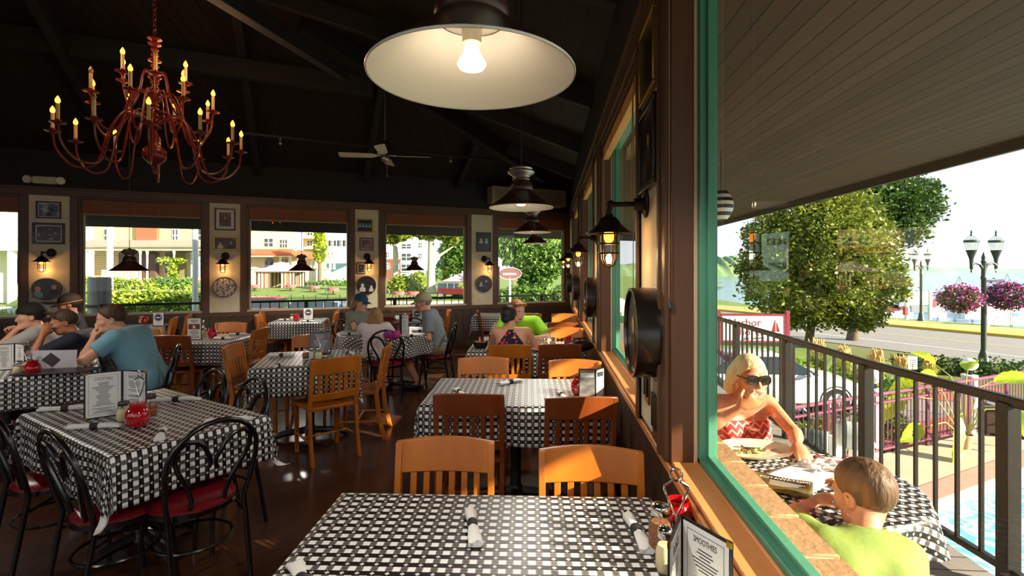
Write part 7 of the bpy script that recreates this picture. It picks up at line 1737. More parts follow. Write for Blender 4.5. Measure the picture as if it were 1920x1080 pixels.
FLOR = bpy.data.materials.new('floral_dress'); FLOR.use_nodes = True; _nt = FLOR.node_tree; _tc = nd(_nt, 'ShaderNodeTexCoord'); _vo = nd(_nt, 'ShaderNodeTexVoronoi'); _vo.inputs['Scale'].default_value = 26; _nt.links.new(_tc.outputs['Object'], _vo.inputs[0])
_rp = nd(_nt, 'ShaderNodeValToRGB'); _rp.color_ramp.interpolation = 'CONSTANT'; _e = _rp.color_ramp.elements; _e[0].color = (*lin((196, 60, 96)), 1); _e[1].position = .22; _e[1].color = (*lin((222, 190, 120)), 1)
for q_, c_ in ((.34, (80, 96, 160)), (.42, (24, 26, 44))): _x = _e.new(q_); _x.color = (*lin(c_), 1)
_sx = nd(_nt, 'ShaderNodeSeparateColor'); _nt.links.new(_vo.outputs['Color'], _sx.inputs[0])
_f = mth(_nt, 'ADD', mth(_nt, 'MULTIPLY', _sx.outputs[0], .3), mth(_nt, 'MULTIPLY', mth(_nt, 'GREATER_THAN', _vo.outputs['Distance'], .38), 1.0)); _nt.links.new(_f, _rp.inputs[0]); _nt.links.new(_rp.outputs[0], _nt.nodes['Principled BSDF'].inputs['Base Color']); _nt.nodes['Principled BSDF'].inputs['Roughness'].default_value = .8
figure('woman in a floral racer-back dress seen from behind', cw(-.01, 5.06), ca(86),
       seated(s=.97, w=.92, chest=(0, .05, .83), neck=(-.01, .08, .99), head=(-.03, .13, 1.105), pitch=-.15, yaw=-.3, shR=(.17, .05, .955), shL=(-.165, .05, .955), elR=(.27, .18, .76), wrR=(.16, .40, .80), elL=(-.22, .22, .79), wrL=(-.12, .42, .80), bun=(0, -.10, -.03), nape=-.07, dress=True,
              shirtcut=[((0, .0, .985), Vector((.0, .0, 1))), ((.05, 0, .955), Vector((.80, 0, .60))), ((-.05, 0, .955), Vector((-.80, 0, .60)))], hairline=(0, .05, .05)),
       dict(skin=SK1, hair=HD_, shirt=(FLOR, 0, .008), pants=(FLOR, .9), shoe=M_BLACK), group='couple by the window wall')
figure('man in a lime green shirt facing the camera across the table', cw(.10, 6.10), ca(-88),
       seated(s=1.04, w=1.05, chest=(.02, .14, .85), neck=(.03, .21, 1.0), head=(.05, .27, 1.115), pitch=-.28, yaw=.5, neckoff=(0, -.03, -.055), shR=(.20, .17, .965), shL=(-.18, .17, .965), elR=(.30, .34, .80), wrR=(.10, .46, .81), elL=(-.31, .34, .80), wrL=(-.12, .50, .82), quiff=True),
       dict(skin=SK3, lips=LIP, hair=HRD, shirt=(mat('lime_shirt', (150, 220, 30), .8, bump=(9, .4)), .75, .016), pants=(NAVY, 1.9), shoe=M_BLACK), group='couple by the window wall')
# outside
ZIG = bpy.data.materials.new('red_zigzag_dress'); ZIG.use_nodes = True; _nt = ZIG.node_tree; _tc = nd(_nt, 'ShaderNodeTexCoord'); _sx = nd(_nt, 'ShaderNodeSeparateXYZ'); _nt.links.new(_tc.outputs['Object'], _sx.inputs[0])
_tri = mth(_nt, 'PINGPONG', _sx.outputs[0], .022); _f = mth(_nt, 'FRACT', mth(_nt, 'DIVIDE', mth(_nt, 'ADD', _sx.outputs[2], _tri), .034)); _c = mixc(_nt, mth(_nt, 'GREATER_THAN', _f, .68), lin((214, 62, 56)), lin((240, 196, 176))); _nt.links.new(_c, _nt.nodes['Principled BSDF'].inputs['Base Color']); _nt.nodes['Principled BSDF'].inputs['Roughness'].default_value = .8
LL = cw(1.26, 2.80, -.03)
lady, LT, LHR = figure('blonde woman in sunglasses and a strapless red zigzag dress sipping from a glass outside', LL, ca(-91),
       seated(s=.95, w=.86, hs=.98, pelvis=(0, 0, .50), chest=(0, .05, .755), neck=(-.005, .075, .92), head=(-.02, .135, 1.055), pitch=-.04, yaw=.05, nw=.85, shR=(.165, .06, .895), shL=(-.160, .06, .89), elR=(.265, .30, .835), wrR=(.135, .365, .945), hR=((-.75, .05, .45), (.25, -.8, -.2), 1.0), elL=(-.175, .29, .80), wrL=(-.085, .475, .805), hL=((.10, .80, -.30), (0, -.3, -1), .55), bust=True, dress=True, nobrow=True,
              knR=(.10, .40, .49), knL=(-.10, .40, .49), shirtcut=[((0, .02, .80), Vector((0, -.12, .99)))], longhair=.06, hairline=(0, .062, .052)),
       dict(skin=SK4, lips=LIP, hair=HBL, shirt=(ZIG, 0, .010), pants=(ZIG, .95), shoe=M_BLACK), h=.0065)
MSG = mat('dark_lens', (22, 16, 14), .08, spec=.8)
g = G()
for s in (-1, 1):
    n = 20; c = [LT(s*.034+.030*math.copysign(abs(math.cos(2*PI*k/n))**.7, math.cos(2*PI*k/n)), .104-.10*(.034*s+.030*math.cos(2*PI*k/n))**2*8, .004+.024*math.copysign(abs(math.sin(2*PI*k/n))**.8, math.sin(2*PI*k/n))) for k in range(n)]
    m_ = sum(c, Vector())/n+(LHR @ Vector((0, .006, 0))); g.add(c+[m_], [(k, (k+1) % n, n) for k in range(n)], 0); g.tube(c, .0035, 6, 1, closed=True)
    g.tube([LT(s*.062, .098, .012), LT(s*.078, .06, .014), LT(s*.086, .0, .006)], .003, 6, 1)
g.tube([LT(-.006, .106, .010), LT(0, .109, .012), LT(.006, .106, .010)], .003, 6, 1)
obj('sunglasses', g, [MSG, mat('tortoise_frame', (48, 30, 20), .25)], lady)
for s in (-1, 1): g = G(); c = LT(s*.088, -.0, -.062); g.tube([c+Vector((.0, .012*math.cos(2*PI*k/12), .016*math.sin(2*PI*k/12))) for k in range(12)], .0022, 5, closed=True); obj('earring', g, M_GOLD, lady)
g = G(); c = Vector((.105, .352, .992)); g.tube([c+Vector((.003*math.sin(2*PI*k/12), .0115*math.cos(2*PI*k/12), .0115*math.sin(2*PI*k/12))) for k in range(12)], .003, 6, closed=True); obj('ring', g, M_STEEL, lady)
BL = cw(1.07, 1.40, -.03)
boy, BT, BHR = figure('boy in a lime T-shirt with his back to the window, leaning on the outside table', BL, ca(80),
       seated(s=.80, w=.86, hs=.95, hscale=1.16, pelvis=(0, 0, .50), chest=(.0, .12, .68), neck=(.025, .20, .79), head=(.065, .285, .875), pitch=-.3, yaw=.45, neckoff=(-.005, -.045, -.06), shR=(.115, .16, .735), shL=(-.112, .16, .745), elR=(.20, .28, .68), wrR=(.10, .40, .80), hR=((-.5, .3, .5), (-.4, -.3, -.5), .6), elL=(-.15, .33, .755), wrL=(-.03, .43, .775), hL=((.6, .3, .1), (0, -.2, -1), .4), knR=(.09, .32, .46), knL=(-.09, .32, .46), anR=(.09, .28, .10), anL=(-.09, .28, .10), toR=(.09, .4, .05), toL=(-.09, .4, .05), nape=-.095, collar=-.002),
       dict(skin=SK4, hair=hairm('short_brown_hair', (74, 54, 38), (112, 86, 62)), shirt=(mat('neon_lime_shirt', (136, 162, 78), .8, bump=(7, 1.0)), .80, .018), pants=(NAVY, .95), shoe=M_BLACK), h=.0065)
for loc_, lab in ((cw(1.26, 2.82, -.03), 'low patio stool under the blonde woman'), (cw(1.07, 1.40, -.03), 'low patio stool under the boy')):
    t = thing('patio_stool', lab, 'stool', loc_, TH); g = G(); g.lathe([(.001, .40), (.15, .40), (.165, .385), (.165, .36), (.001, .355)], 24); obj('seat', g, M_BLACKM, t)
    for k in range(4): g = G(); w = PI/4+k*PI/2; g.tube([(.12*math.cos(w), .12*math.sin(w), .36), (.17*math.cos(w), .17*math.sin(w), 0)], .012, 8); obj('leg', g, M_BLACKM, t)
# ------------------------------------------------------------------ things on the tables
TZ = .7645
def on(px, py, z=TZ): d = (CAMH-z)*FPX/(py-HY); return cw((px-960)/FPX*d, d, z)
# condiments -------------------------------------------------------
def jar_g(r, h, k=1.0): return [(.001, 0), (r*.82, 0), (r*.98, .012), (r, .03), (r*.97, h*.55), (r*.72, h*.78), (r*.66, h*.84), (r*.66, h*.88)]
M_PARM = mat('grated_cheese', (222, 200, 150), .9, noise=(160, (1, 1, 1), .3), rgb2=(238, 222, 180)); M_PEP = mat('red_pepper_flakes', (104, 44, 26), .9, noise=(200, (1, 1, 1), .15), rgb2=(160, 104, 50)); M_SUG = mat('pepper_black', (60, 52, 46), .9)
def shaker(loc, label, fill, r=.036, h=.115, lid=M_CHROME):
    t = thing('cheese_shaker', label, 'shaker', loc, 0, 'glass shakers with metal lids')
    g = G(); P = jar_g(r, h); g.lathe([(a+.0015*math.sin(0), z) for a, z in P], 20); obj('glass_jar', g, M_GLASSJ, t)
    g = G(); g.lathe([(.001, .004), (r*.78, .004), (r*.93, .015), (r*.95, .03), (r*.92, h*.5), (r*.7, h*.66), (.001, h*.67)], 20); obj('contents', g, fill, t)
    g = G(); g.lathe([(r*.74, h*.84), (r*.76, h*.86), (r*.76, h*1.0), (r*.7, h*1.05), (r*.45, h*1.09), (.001, h*1.1)], 20); obj('lid', g, lid, t)
    return t
def candle(loc, label, k=1.0):
    t = thing('red_candle_jar', label, 'candle jar', loc, 0, 'red glass candle jars')
    g = G(); P = [(a, z*1.14) for a, z in ((.001, 0), (.030, 0), (.040, .006), (.051, .03), (.053, .048), (.048, .07), (.038, .084), (.034, .09), (.036, .098), (.038, .102), (.035, .102), (.032, .09))]
    n = 32; vs = []; fs = []
    for r, z in P:
        for j in range(n): w = 2*PI*j/n; q = r*k*(1+(.025*math.cos(w*12+z*40) if .01 < z < .085 else 0)); vs.append((q*math.cos(w), q*math.sin(w), z*k))
    for i in range(len(P)-1):
        for j in range(n): fs.append((i*n+j, i*n+(j+1) % n, (i+1)*n+(j+1) % n, (i+1)*n+j))
    g.add(vs, fs); obj('glass', g, M_RED, t)
    g = G(); g.lathe([(.001, .07*k), (.04*k, .07*k)], 20); obj('wax', g, mat('candle_wax', (200, 60, 50), .6), t)
    return t
def caddy(loc, rz, label, w=.13, d=.09, handle=.26):
    t = thing('condiment_caddy', label, 'caddy', loc, rz, 'wire condiment caddies')
    g = G()
    for z in (.012, .055): g.tube([(-w/2, -d/2, z), (w/2, -d/2, z), (w/2, d/2, z), (-w/2, d/2, z)], .0022, 6, closed=True)
    for x in (-w/2, 0, w/2):
        for y in (-d/2, d/2): g.tube([(x, y, .0), (x, y, .055)], .002, 6)
    g.tube([(-w/2, 0, .012), (w/2, 0, .012)], .002, 6); g.tube([(0, -d/2, .012), (0, d/2, .012)], .002, 6); obj('wire_basket', g, M_CHROME, t)
    g = G(); z = handle; r = .018
    g.tube([(0, 0, .012), (0, 0, z-.14), (-.012, 0, z-.12), (-.036, 0, z-.06), (-.036, 0, z-.052), (-.012, 0, z-.036)], .0035, 8); g.tube([(0, 0, z-.14), (.012, 0, z-.12), (.036, 0, z-.06), (.036, 0, z-.052), (.012, 0, z-.036)], .0035, 8)
    g.tube([(r*math.sin(2*PI*k/16), .002, z-.018-r*math.cos(2*PI*k/16)) for k in range(16)], .0035, 8, closed=True); obj('handle_loop', g, M_CHROME, t)
    return t
def napkin(loc, rz, label, L=.21, fork=True):
    t = thing('napkin_roll', label, 'napkin roll', loc, rz, 'white napkin rolls with black bands')
    g = G(); n = 14; S = [(-L*.5, .016, .013), (-L*.44, .019, .014), (-L*.1, .015, .013), (0, .0135, .013), (L*.1, .016, .014), (L*.36, .022, .013), (L*.5, .024, .009)]
    vs = []
    for i, (x, a, b) in enumerate(S):
        for j in range(n): w = 2*PI*j/n; q = 1+.10*math.sin(j*2.4+i*1.3); vs.append((x+.008*math.sin(j*1.7) if i in (0, len(S)-1) else x, a*q*math.cos(w), b+b*.95*math.sin(w)*q))
    g.add(vs, [(i*n+j, i*n+(j+1) % n, (i+1)*n+(j+1) % n, (i+1)*n+j) for i in range(len(S)-1) for j in range(n)]+[tuple(range(n-1, -1, -1)), tuple((len(S)-1)*n+j for j in range(n))]); obj('napkin', g, M_NAPK, t)
    g = G(); g.tube([(-.018, 0, .013), (.018, 0, .013)], .0172, 14); obj('paper_band', g, mat('black_paper_band', (34, 32, 32), .7), t)
    if fork:
        g = G(); x = -L*.5
        for k in range(4): g.tube([(x+.02, -.009+.006*k, .014), (x-.032, -.010+.0067*k, .016)], .0014, 5)
        g.b2((x-.004, -.012, .0125), (x+.03, .012, .0155)); obj('fork', g, M_CHROME, t)
    return t
def text_lines(g, x0, x1, z0, z1, n, y, mi, seed, centre=True, hh=.35):
    rnd = random.Random(seed); dz = (z1-z0)/n
    for k in range(n):
        z = z1-(k+.5)*dz; w = (x1-x0)*rnd.uniform(.35, .95)/2; xm = (x0+x1)/2 if centre else x0+w
        if rnd.random() < .08: continue
        g.quad((xm-w, y, z-dz*hh/2), (xm+w, y, z-dz*hh/2), (xm+w, y, z+dz*hh/2), (xm-w, y, z+dz*hh/2), mi)
def page(t, M, w, h, heads, seed, part='printed_page', paper=M_WHITE):
    """one menu page in a local frame: x right, z up, reading side at -y"""
    g = G(); g.b2((0, -.0012, 0), (w, 0, h), 0, M); p = obj(part, g, paper, t)
    g = G(); b = .012; y = -.0016; zz = h-b
    for a0, a1, c0, c1 in ((b, w-b, b, b+.0012), (b, w-b, h-b-.0012, h-b), (b, b+.0012, b, h-b), (w-b-.0012, w-b, b, h-b)): g.quad((a0, y, c0), (a1, y, c0), (a1, y, c1), (a0, y, c1), 0, M)
    k = len(heads); H = (h-2*b)/max(1, k)
    for i, hd in enumerate(heads):
        zt = h-b-i*H; sz = min(.024, (w-2*b)/max(4, len(hd))*1.15)
        text_g(hd, sz, M @ Matrix.Translation((w/2, y, zt-.008-sz*1.15)) @ Matrix.Rotation(PI/2, 4, 'X') @ Matrix.Diagonal((.92, 1.5, 1, 1)), extrude=.0002, g=g)
        gg = G(); text_lines(gg, b*2, w-b*2, zt-H+.008, zt-.016-sz*1.3, max(3, int((H-.03)/.0085)), y, 0, seed+i); g.add(gg.v, gg.f, 0, M)
    obj('printing', g, M_INK, p, smooth=0)
def menu_book(loc, rz, w, h, open_deg, heads_l, heads_r, label, seed=1):
    """standing folder: spine at the origin, two leaves opening toward -y"""
    t = thing('menu_folder', label, 'menu', loc, rz, 'standing menu folders')
    for s, hd in ((-1, heads_l), (1, heads_r)):
        a = R(open_deg)/2
        M = Matrix.Rotation(s*(PI/2-a) if s < 0 else -(PI/2-a)+0, 4, 'Z') if False else Matrix.Rotation((-1 if s > 0 else 1)*(PI/2-a), 4, 'Z')
        g = G(); x0, x1 = (0, w) if s > 0 else (-w, 0); g.b2((x0, .0003, 0), (x1, .004, h), 0, M); lf = obj('cover_leaf', g, M_BLACK, t, bevel=.001)
        page(t, M @ Matrix.Translation((x0+.008, 0, .008)), w-.016, h-.016, hd, seed+s, 'printed_page') if True else 0
        for zc in (0, h-.014):
            xc = x1-.014 if s > 0 else x0
            g = G(); g.b2((xc, -.0022, zc), (xc+.014, .0046, zc+.014), 0, M); obj('brass_corner', g, M_BRASS, t)
    return t
def logo_card(loc, rz, label, w=.13, h=.20, photo=False, dark=False):
    t = thing('table_card', label, 'table card', loc, rz, 'upright table cards')
    g = G(); g.b2((-w/2, 0, 0), (w/2, .012, h)); g.b2((-w/2, -.02, 0), (w/2, .035, .006)); obj('holder', g, M_BLACK, t, bevel=.002)
    g = G(); y = -.0008; b = .006; g.quad((-w/2+b, y, b), (w/2-b, y, b), (w/2-b, y, h-b), (-w/2+b, y, h-b)); c = obj('card', g, mat('slate_card', (122, 120, 124), .5) if dark else M_WHITE, t, smooth=0)
    if dark: g = G(); text_lines(g, -w*.35, w*.35, h*.1, h*.9, 9, -.0016, 0, 4); obj('printing', g, mat('pale_heading', (214, 212, 206), .6), c, smooth=0); return t
    g = G(); y = -.0016
    if photo:
        g.quad((-w*.4, y, h*.48), (w*.4, y, h*.48), (w*.4, y, h*.72), (-w*.4, y, h*.72), 1); g.quad((-w*.1, y-.0004, h*.52), (w*.12, y-.0004, h*.52), (w*.05, y-.0004, h*.66), (-w*.08, y-.0004, h*.66), 2)
        text_lines(g, -w*.38, w*.38, h*.08, h*.44, 6, y, 0, 5); text_lines(g, -w*.3, w*.3, h*.78, h*.92, 2, y, 0, 6)
    else:
        n = 28; cz_ = h*.62; ro = w*.36
        for r0, r1 in ((ro, ro*.86), (ro*.78, .0)):
            for k in range(n):
                a0, a1 = 2*PI*k/n, 2*PI*(k+1)/n
                g.quad(*[(r*math.cos(a), y, cz_+r*math.sin(a)) for r, a in ((r1, a0), (r0, a0), (r0, a1), (r1, a1))])
        g2 = [(-ro*.7, cz_-.004), (-ro*.2, cz_+ro*.22), (ro*.3, cz_+ro*.05), (ro*.7, cz_+ro*.25), (ro*.5, cz_-ro*.12), (0, cz_-ro*.2)]
        g.add([(x, y-.0005, z) for x, z in g2], [tuple(range(6))], 1); text_lines(g, -w*.3, w*.3, h*.1, h*.22, 2, y, 0, 7)
    obj('printing', g, [mat('navy_print', (40, 46, 74), .6), mat('brown_print_ink', (110, 60, 48), .6) if photo else M_WHITE, mat('cream_print', (226, 214, 190), .6)], c, smooth=0)
    return t
# nearest table
p = on(1268, 1026); caddy(p, TH-.1, 'chrome caddy with a tall loop handle on the nearest table, behind the smoothie menu', handle=.235)
shaker(on(1238, 1032)+Vector((0, 0, .004)), 'big glass shaker with a wide chrome lid in the nearest caddy', M_PEP, .036, .125)
shaker(on(1247, 1075)+Vector((0, 0, .004)), 'glass shaker of cheese in front of the big one in the nearest caddy', M_PARM, .027, .115)
candle(on(1272, 998), 'dark red candle jar behind the nearest caddy', .9)
menu_book(cw(.414, 1.215, TZ), TH, .145, .235, 57, ['FLOATS', 'SHAKES'], ['SMOOTHIES', 'FROZEN DRINKS'], 'black menu folder headed smoothies at the right end of the nearest table', 3)
napkin(on(886, 992), TH-1.40, 'napkin roll in the middle of the nearest table', fork=False)
napkin(on(1194, 1003), TH-1.52, 'napkin roll beside the sun stripe on the nearest table', fork=False)
napkin(on(566, 1100), TH-4.15, 'napkin roll with its fork showing at the bottom photo edge')
# second table
candle(on(1085, 740), 'glossy red candle jar on the second table by the window wall'); shaker(on(1104, 738), 'shaker between the red jar and the card on the second table', M_PARM, .03, .10)
t = thing('table_tent', 'dark folded menu card standing beside the glossy red jar on the second table', 'menu', on(1117, 747), TH-.25, 'standing menu folders')
for s, rz_ in ((-1, .15), (1, 1.0)):
    M = Matrix.Rotation(rz_, 4, 'Z'); g = G(); x0, x1 = (-.11, 0) if s < 0 else (0, .09); g.b2((x0, 0, 0), (x1, .004, .19), 0, M); obj('cover_leaf', g, M_BLACK, t)
    g = G(); g.b2((x0+.006, -.001, .006), (x1-.006, 0, .184), 0, M); q = obj('printed_page', g, mat('grey_photo_page', (150, 148, 146), .35, noise=(14, (1, 1, 2), .2), rgb2=(86, 84, 84)) if s < 0 else M_WHITE, t)
    g = G(); g.quad((x0+.012, -.0016, .135), (x1-.012, -.0016, .135), (x1-.012, -.0016, .165), (x0+.012, -.0016, .165), 0, M); obj('printing', g, mat('pale_heading', (214, 212, 206), .6) if s < 0 else mat('navy_print', (40, 46, 74), .6), q)
napkin(on(957, 719), TH+.75, 'napkin roll at the far side of the second table'); napkin(on(862, 738), TH+1.9, 'napkin end showing over the left cherry chair'); napkin(on(1054, 744), TH+1.6, 'napkin roll with its tip over the right cherry chair')
# couple's table
candle(on(1066, 650), 'red candle jar on the couple\'s table', .95); shaker(on(1036, 651), 'stout shaker on the couple\'s table', M_PARM, .034, .10); shaker(on(1022, 652), 'shaker near the arm of the man in lime', M_PARM, .03, .09)
o = on(901, 652); t = thing('salsa_bowl', 'dark bowl of chunky red food at the left end of the couple\'s table', 'bowl', o); g = G(); g.lathe([(.001, 0), (.06, 0), (.075, .03), (.082, .065), (.078, .066), (.07, .03), (.001, .012)], 24); obj('bowl', g, M_BLACK, t)
g = G(); rnd = random.Random(4)
for k in range(24): g.ball((rnd.uniform(-.05, .05), rnd.uniform(-.05, .05), .055+rnd.uniform(0, .012)), rnd.uniform(.008, .014), 6)
x = obj('food', g, mat('red_food', (170, 66, 48), .6, noise=(60, (1, 1, 1), .2), rgb2=(206, 150, 110)), t); x['kind'] = 'stuff'
t = thing('plate', 'plate of food between the couple', 'plate', on(1020, 657), 0); g = G(); g.lathe([(.001, 0), (.09, .002), (.13, .018), (.132, .02), (.09, .007), (.001, .005)], 32); obj('dish', g, M_ENAM, t)
g = G()
for k in range(18): g.ball((rnd.uniform(-.06, .06), rnd.uniform(-.06, .06), .016), (rnd.uniform(.012, .02),)*2+(.01,), 6)
x = obj('food', g, mat('golden_fries', (212, 160, 72), .7), t); x['kind'] = 'stuff'
t = thing('handbag', 'black handbag at the window end of the couple\'s table', 'handbag', on(1088, 658), .3); g = G(); g.ball((0, 0, .05), (.15, .07, .055), 16); obj('bag', g, M_BLACK, t); g = G(); g.tube([(-.1, 0, .08), (-.06, .0, .13), (.06, 0, .13), (.1, 0, .08)], .008, 6); obj('strap', g, M_BLACK, t)
# foreground left table
b = on(230, 789); menu_book(on(230, 778), TH+.22, .17, .26, 128, ['COCKTAILS'], ['SMOOTHIES', 'FROZEN DRINKS'], 'open menu folder on the left foreground table', 9)
caddy(on(262, 786), TH-.3, 'wire caddy with a heart-shaped handle in front of the open menu', w=.15, d=.10, handle=.27)
shaker(on(232, 790)+Vector((0, 0, .004)), 'shaker of cheese left of the red jar on the foreground table', M_PARM, .036, .10, mat('dark_metal_lid', (70, 62, 54), .35, metal=.7)); shaker(on(262, 778)+Vector((0, 0, .004)), 'slim shaker behind the red jar on the foreground table', M_PARM, .026, .115); shaker(on(283, 782)+Vector((0, 0, .004)), 'shaker of pepper flakes right of the red jar on the foreground table', M_PEP, .032, .12, mat('dark_metal_lid', (70, 62, 54), .35, metal=.7))
candle(on(258, 800), 'ribbed red candle jar in front of the open menu', 1.08)
napkin(on(123, 769), TH+.28, 'napkin roll left of the open menu', .26, False); napkin(on(178, 803), TH+.20, 'napkin roll near the front of the left foreground table', .25, False); napkin(on(302, 818), TH-1.05, 'napkin roll with a fork tip at the front edge of the left foreground table', .17)
napkin(on(330, 752), TH+.22, 'napkin roll right of the open menu', .26, False); napkin(on(428, 791), TH+.35, 'napkin seen over the hoop of the right black chair', .22, False)
# long table of the men
menu_book(on(28, 693), TH+.1, .13, .22, 130, ['DRINKS'], ['SPECIALS'], 'open menu folder among the jars on the long table', 21)
caddy(on(50, 696), TH, 'wire caddy on the long table', w=.14, handle=.25); shaker(on(35, 702), 'shaker of cheese on the long table', M_PARM, .036, .10); shaker(on(52, 694), 'tall shaker behind the red jar on the long table', M_PARM, .027, .105); candle(on(61, 703), 'red candle jar on the long table', 1.0)
def paper_menu(px, py, label, w, h, rz, tilt, logo=True, z=TZ):
    t = thing('paper_menu', label, 'menu', on(px, py, z), rz, 'large paper menus on the long table'); M = Matrix.Rotation(tilt, 4, 'X')
    g = G(); g.b2((-w/2, 0, 0), (w/2, .003, h), 0, M); p = obj('sheet', g, mat('lilac_grey_card', (188, 182, 188), .6), t)
    if logo: g = G(); g.add([(-.09, -.001, h*.5), (0, -.001, h*.12), (.06, -.001, h*.5), (-.02, -.001, h*.88)], [(0,1,2,3)], 0, M); obj('diamond_emblem', g, mat('dark_emblem', (46, 38, 44), .6), p)
paper_menu(98, 693, 'upright paper menu with a dark diamond emblem by the boy\'s elbow', .36, .16, TH+.1, -.1)
paper_menu(46, 660, 'upright paper menu with a dark emblem held by the young man in the black cap', .34, .17, TH-.05, -.15)
t = thing('closed_menu', 'closed dark menu lying near the edge of the long table', 'menu', on(108, 697, TZ+.006), TH+.22); g = G(); g.b2((-.26, -.11, 0), (.26, .11, .012)); obj('cover', g, mat('plum_black_cover', (44, 36, 42), .4), t, bevel=.003)
for i, (x, y, c, lab) in enumerate(((113, 684, (40, 60, 180), 'little blue toy on the long table'), (122, 680, (50, 90, 210), 'second little blue toy on the long table'))): g = G(); g.ball((0, 0, .014), .014, 10); tag(obj('small_toy', g, mat('blue_plastic%s' % ('' if i else '_dark'), c, .2), None, on(x, y, TZ+.012)), lab, 'toy', 'small blue toys')
# central table
t = logo_card(on(601, 664), TH+.2, 'dark-framed card standing in the caddy of the central table', .20, .22, dark=True); caddy(on(600, 670), TH+.1, 'wire caddy on the central table', w=.16, handle=.27)
shaker(on(573, 673), 'shaker of pepper flakes on the central table', M_PEP, .03, .09); shaker(on(584, 673), 'shaker of salt on the central table', M_NAPK, .026, .10); shaker(on(597, 673), 'shaker of cheese on the central table', M_PARM, .034, .10)
napkin(on(521, 688), TH+1.5, 'short napkin roll at the front of the central table', .12, False); napkin(on(528, 668), TH+.1, 'napkin roll with a black band at the left of the central table', .22, False); napkin(on(655, 662), TH-.9, 'napkin roll at the right of the central table', .2, False)
# table with the photo card
logo_card(on(364, 637), TH+.02, 'upright card with a food photo on the red jar table', .17, .26, True); candle(on(398, 634), 'red candle jar beside the food photo card', 1.05); shaker(on(382, 632), 'shaker between the food photo card and the red jar', M_PARM, .04, .10); shaker(on(380, 627), 'tall bottle-like shaker behind the food photo card', M_NAPK, .026, .17)
napkin(on(419, 636), TH, 'napkin roll in front of the red jar', .22, False); napkin(on(446, 628), TH+.3, 'napkin roll by the honey chair facing the camera', .2, False)
# small tables under the windows
for (cx_, cy_), (jx, jy), (sx_, sy_), nm in (((578, 600), (556, 602), (547, 601), 'gazebo-window table'), ((782, 603), (770, 601), (759, 601), 'table behind the man in the tan cap'), ((297, 611), (272, 607), (264, 606), 'table behind the light blue shirt')):
    logo_card(on(cx_, cy_), TH+.05, 'card with a round emblem on the %s' % nm, .16, .20); candle(on(jx, jy), 'red candle jar on the %s' % nm, .95); shaker(on(sx_, sy_), 'shaker beside the red jar on the %s' % nm, M_PARM, .034, .10)
napkin(on(535, 601), TH+.1, 'napkin roll at the left of the gazebo-window table', .2, False); napkin(on(578, 603.5), TH-.1, 'napkin roll in front of the card on the gazebo-window table', .2, False)
# family's table
t = thing('handbag', 'dark red leather handbag on the round table', 'handbag', on(727, 622), TH+.2); g = G(); g.ball((0, 0, .10), (.16, .09, .10), 18); g.b2((-.14, -.07, 0), (.14, .07, .1)); obj('bag', g, mat('ox_red_leather', (92, 34, 26), .4), t, bevel=.02)
for s in (-1, 1): g = G(); g.tube([(-.09, s*.04, .17), (-.07, s*.05, .26), (0, s*.055, .29), (.07, s*.05, .26), (.09, s*.04, .17)], .009, 6); obj('handle', g, mat('tan_leather', (146, 92, 52), .5), t)
o = on(737, 640); t = thing('plush_bundle', 'bright pink and purple bundle on the round table', 'bundle', o); g = G(); rnd = random.Random(6)
for k in range(7): g.ball((rnd.uniform(-.08, .08), rnd.uniform(-.05, .05), .05+rnd.uniform(-.01, .05)), rnd.uniform(.03, .05), 10)
obj('cloth', g, mat('hot_pink_cloth', (190, 40, 120), .8, noise=(14, (1, 1, 1), .1), rgb2=(120, 70, 150)), t)
menu_book(on(749, 628), TH+1.1, .12, .26, 70, ['MENU'], ['MENU'], 'dark menu folder standing on the round table', 31)
t = thing('paper_cup', 'red, yellow and white paper cup on the round table', 'cup', on(753, 625)); g = G(); g.lathe([(.001, 0), (.03, 0), (.04, .10), (.038, .10), (.001, .09)], 20, 0); g.lathe([(.0335, .03), (.0375, .065)], 20, 1); g.lathe([(.0378, .068), (.0402, .098)], 20, 2); obj('cup', g, [M_NAPK, mat('cup_yellow', (224, 184, 60), .5), mat('cup_red', (196, 52, 44), .5)], t); g = G(); g.tube([(0, 0, .09), (.02, 0, .17)], .004, 6); obj('straw', g, mat('cup_red', (196, 52, 44), .5), t)
t = thing('tumbler', 'red drink tumbler by the girl\'s left shoulder', 'tumbler', on(684, 630)); g = G(); g.lathe([(.001, 0), (.028, 0), (.036, .11), (.034, .11), (.001, .004)], 20); obj('glass', g, M_GLASSJ, t); g = G(); g.lathe([(.001, .004), (.026, .004), (.032, .08), (.001, .08)], 20); obj('drink', g, mat('red_drink', (186, 66, 54), .2), t)
napkin(on(655, 628), TH+.1, 'napkin roll in front of the woman in the blue cap', .22, False); napkin(on(772, 631), TH+.02, 'napkin roll in front of the man in the tan cap', .26, False); napkin(on(787, 622), TH+.2, 'napkin roll behind the paper cup', .2, False)
# ------------------------------------------------------------------ the table outside
OT = Vector((1.11, 2.13, -.03)); OZ = .732
table_base('round_table', 'round table outside the big window between the woman and the boy', .70, .70, OT, 0, .35); cloth('tablecloth', .70, .70, .15, 91, 'checked tablecloth in sunlight outside the big window', OT, .2, .35)
def outp(px, py, z=OZ): return on(px, py, z)
t = thing('plate', 'big oval plate of leftovers in front of the blonde woman', 'plate', outp(1413, 852), TH+.1); S = Matrix.Diagonal((1.2, .85, 1, 1)); g = G(); g.lathe([(.001, 0), (.085, 0), (.10, .006), (.15, .028), (.152, .031), (.10, .011), (.001, .006)], 44, 0, S); obj('dish', g, mat('cream_china', (226, 214, 190), .2), t)
g = G(); rnd = random.Random(12)
for k in range(26): g.ball((rnd.gauss(-.02, .035), rnd.gauss(0, .02), .012+rnd.uniform(0, .012)), (rnd.uniform(.006, .014), rnd.uniform(.006, .012), .006), 6, k % 3)
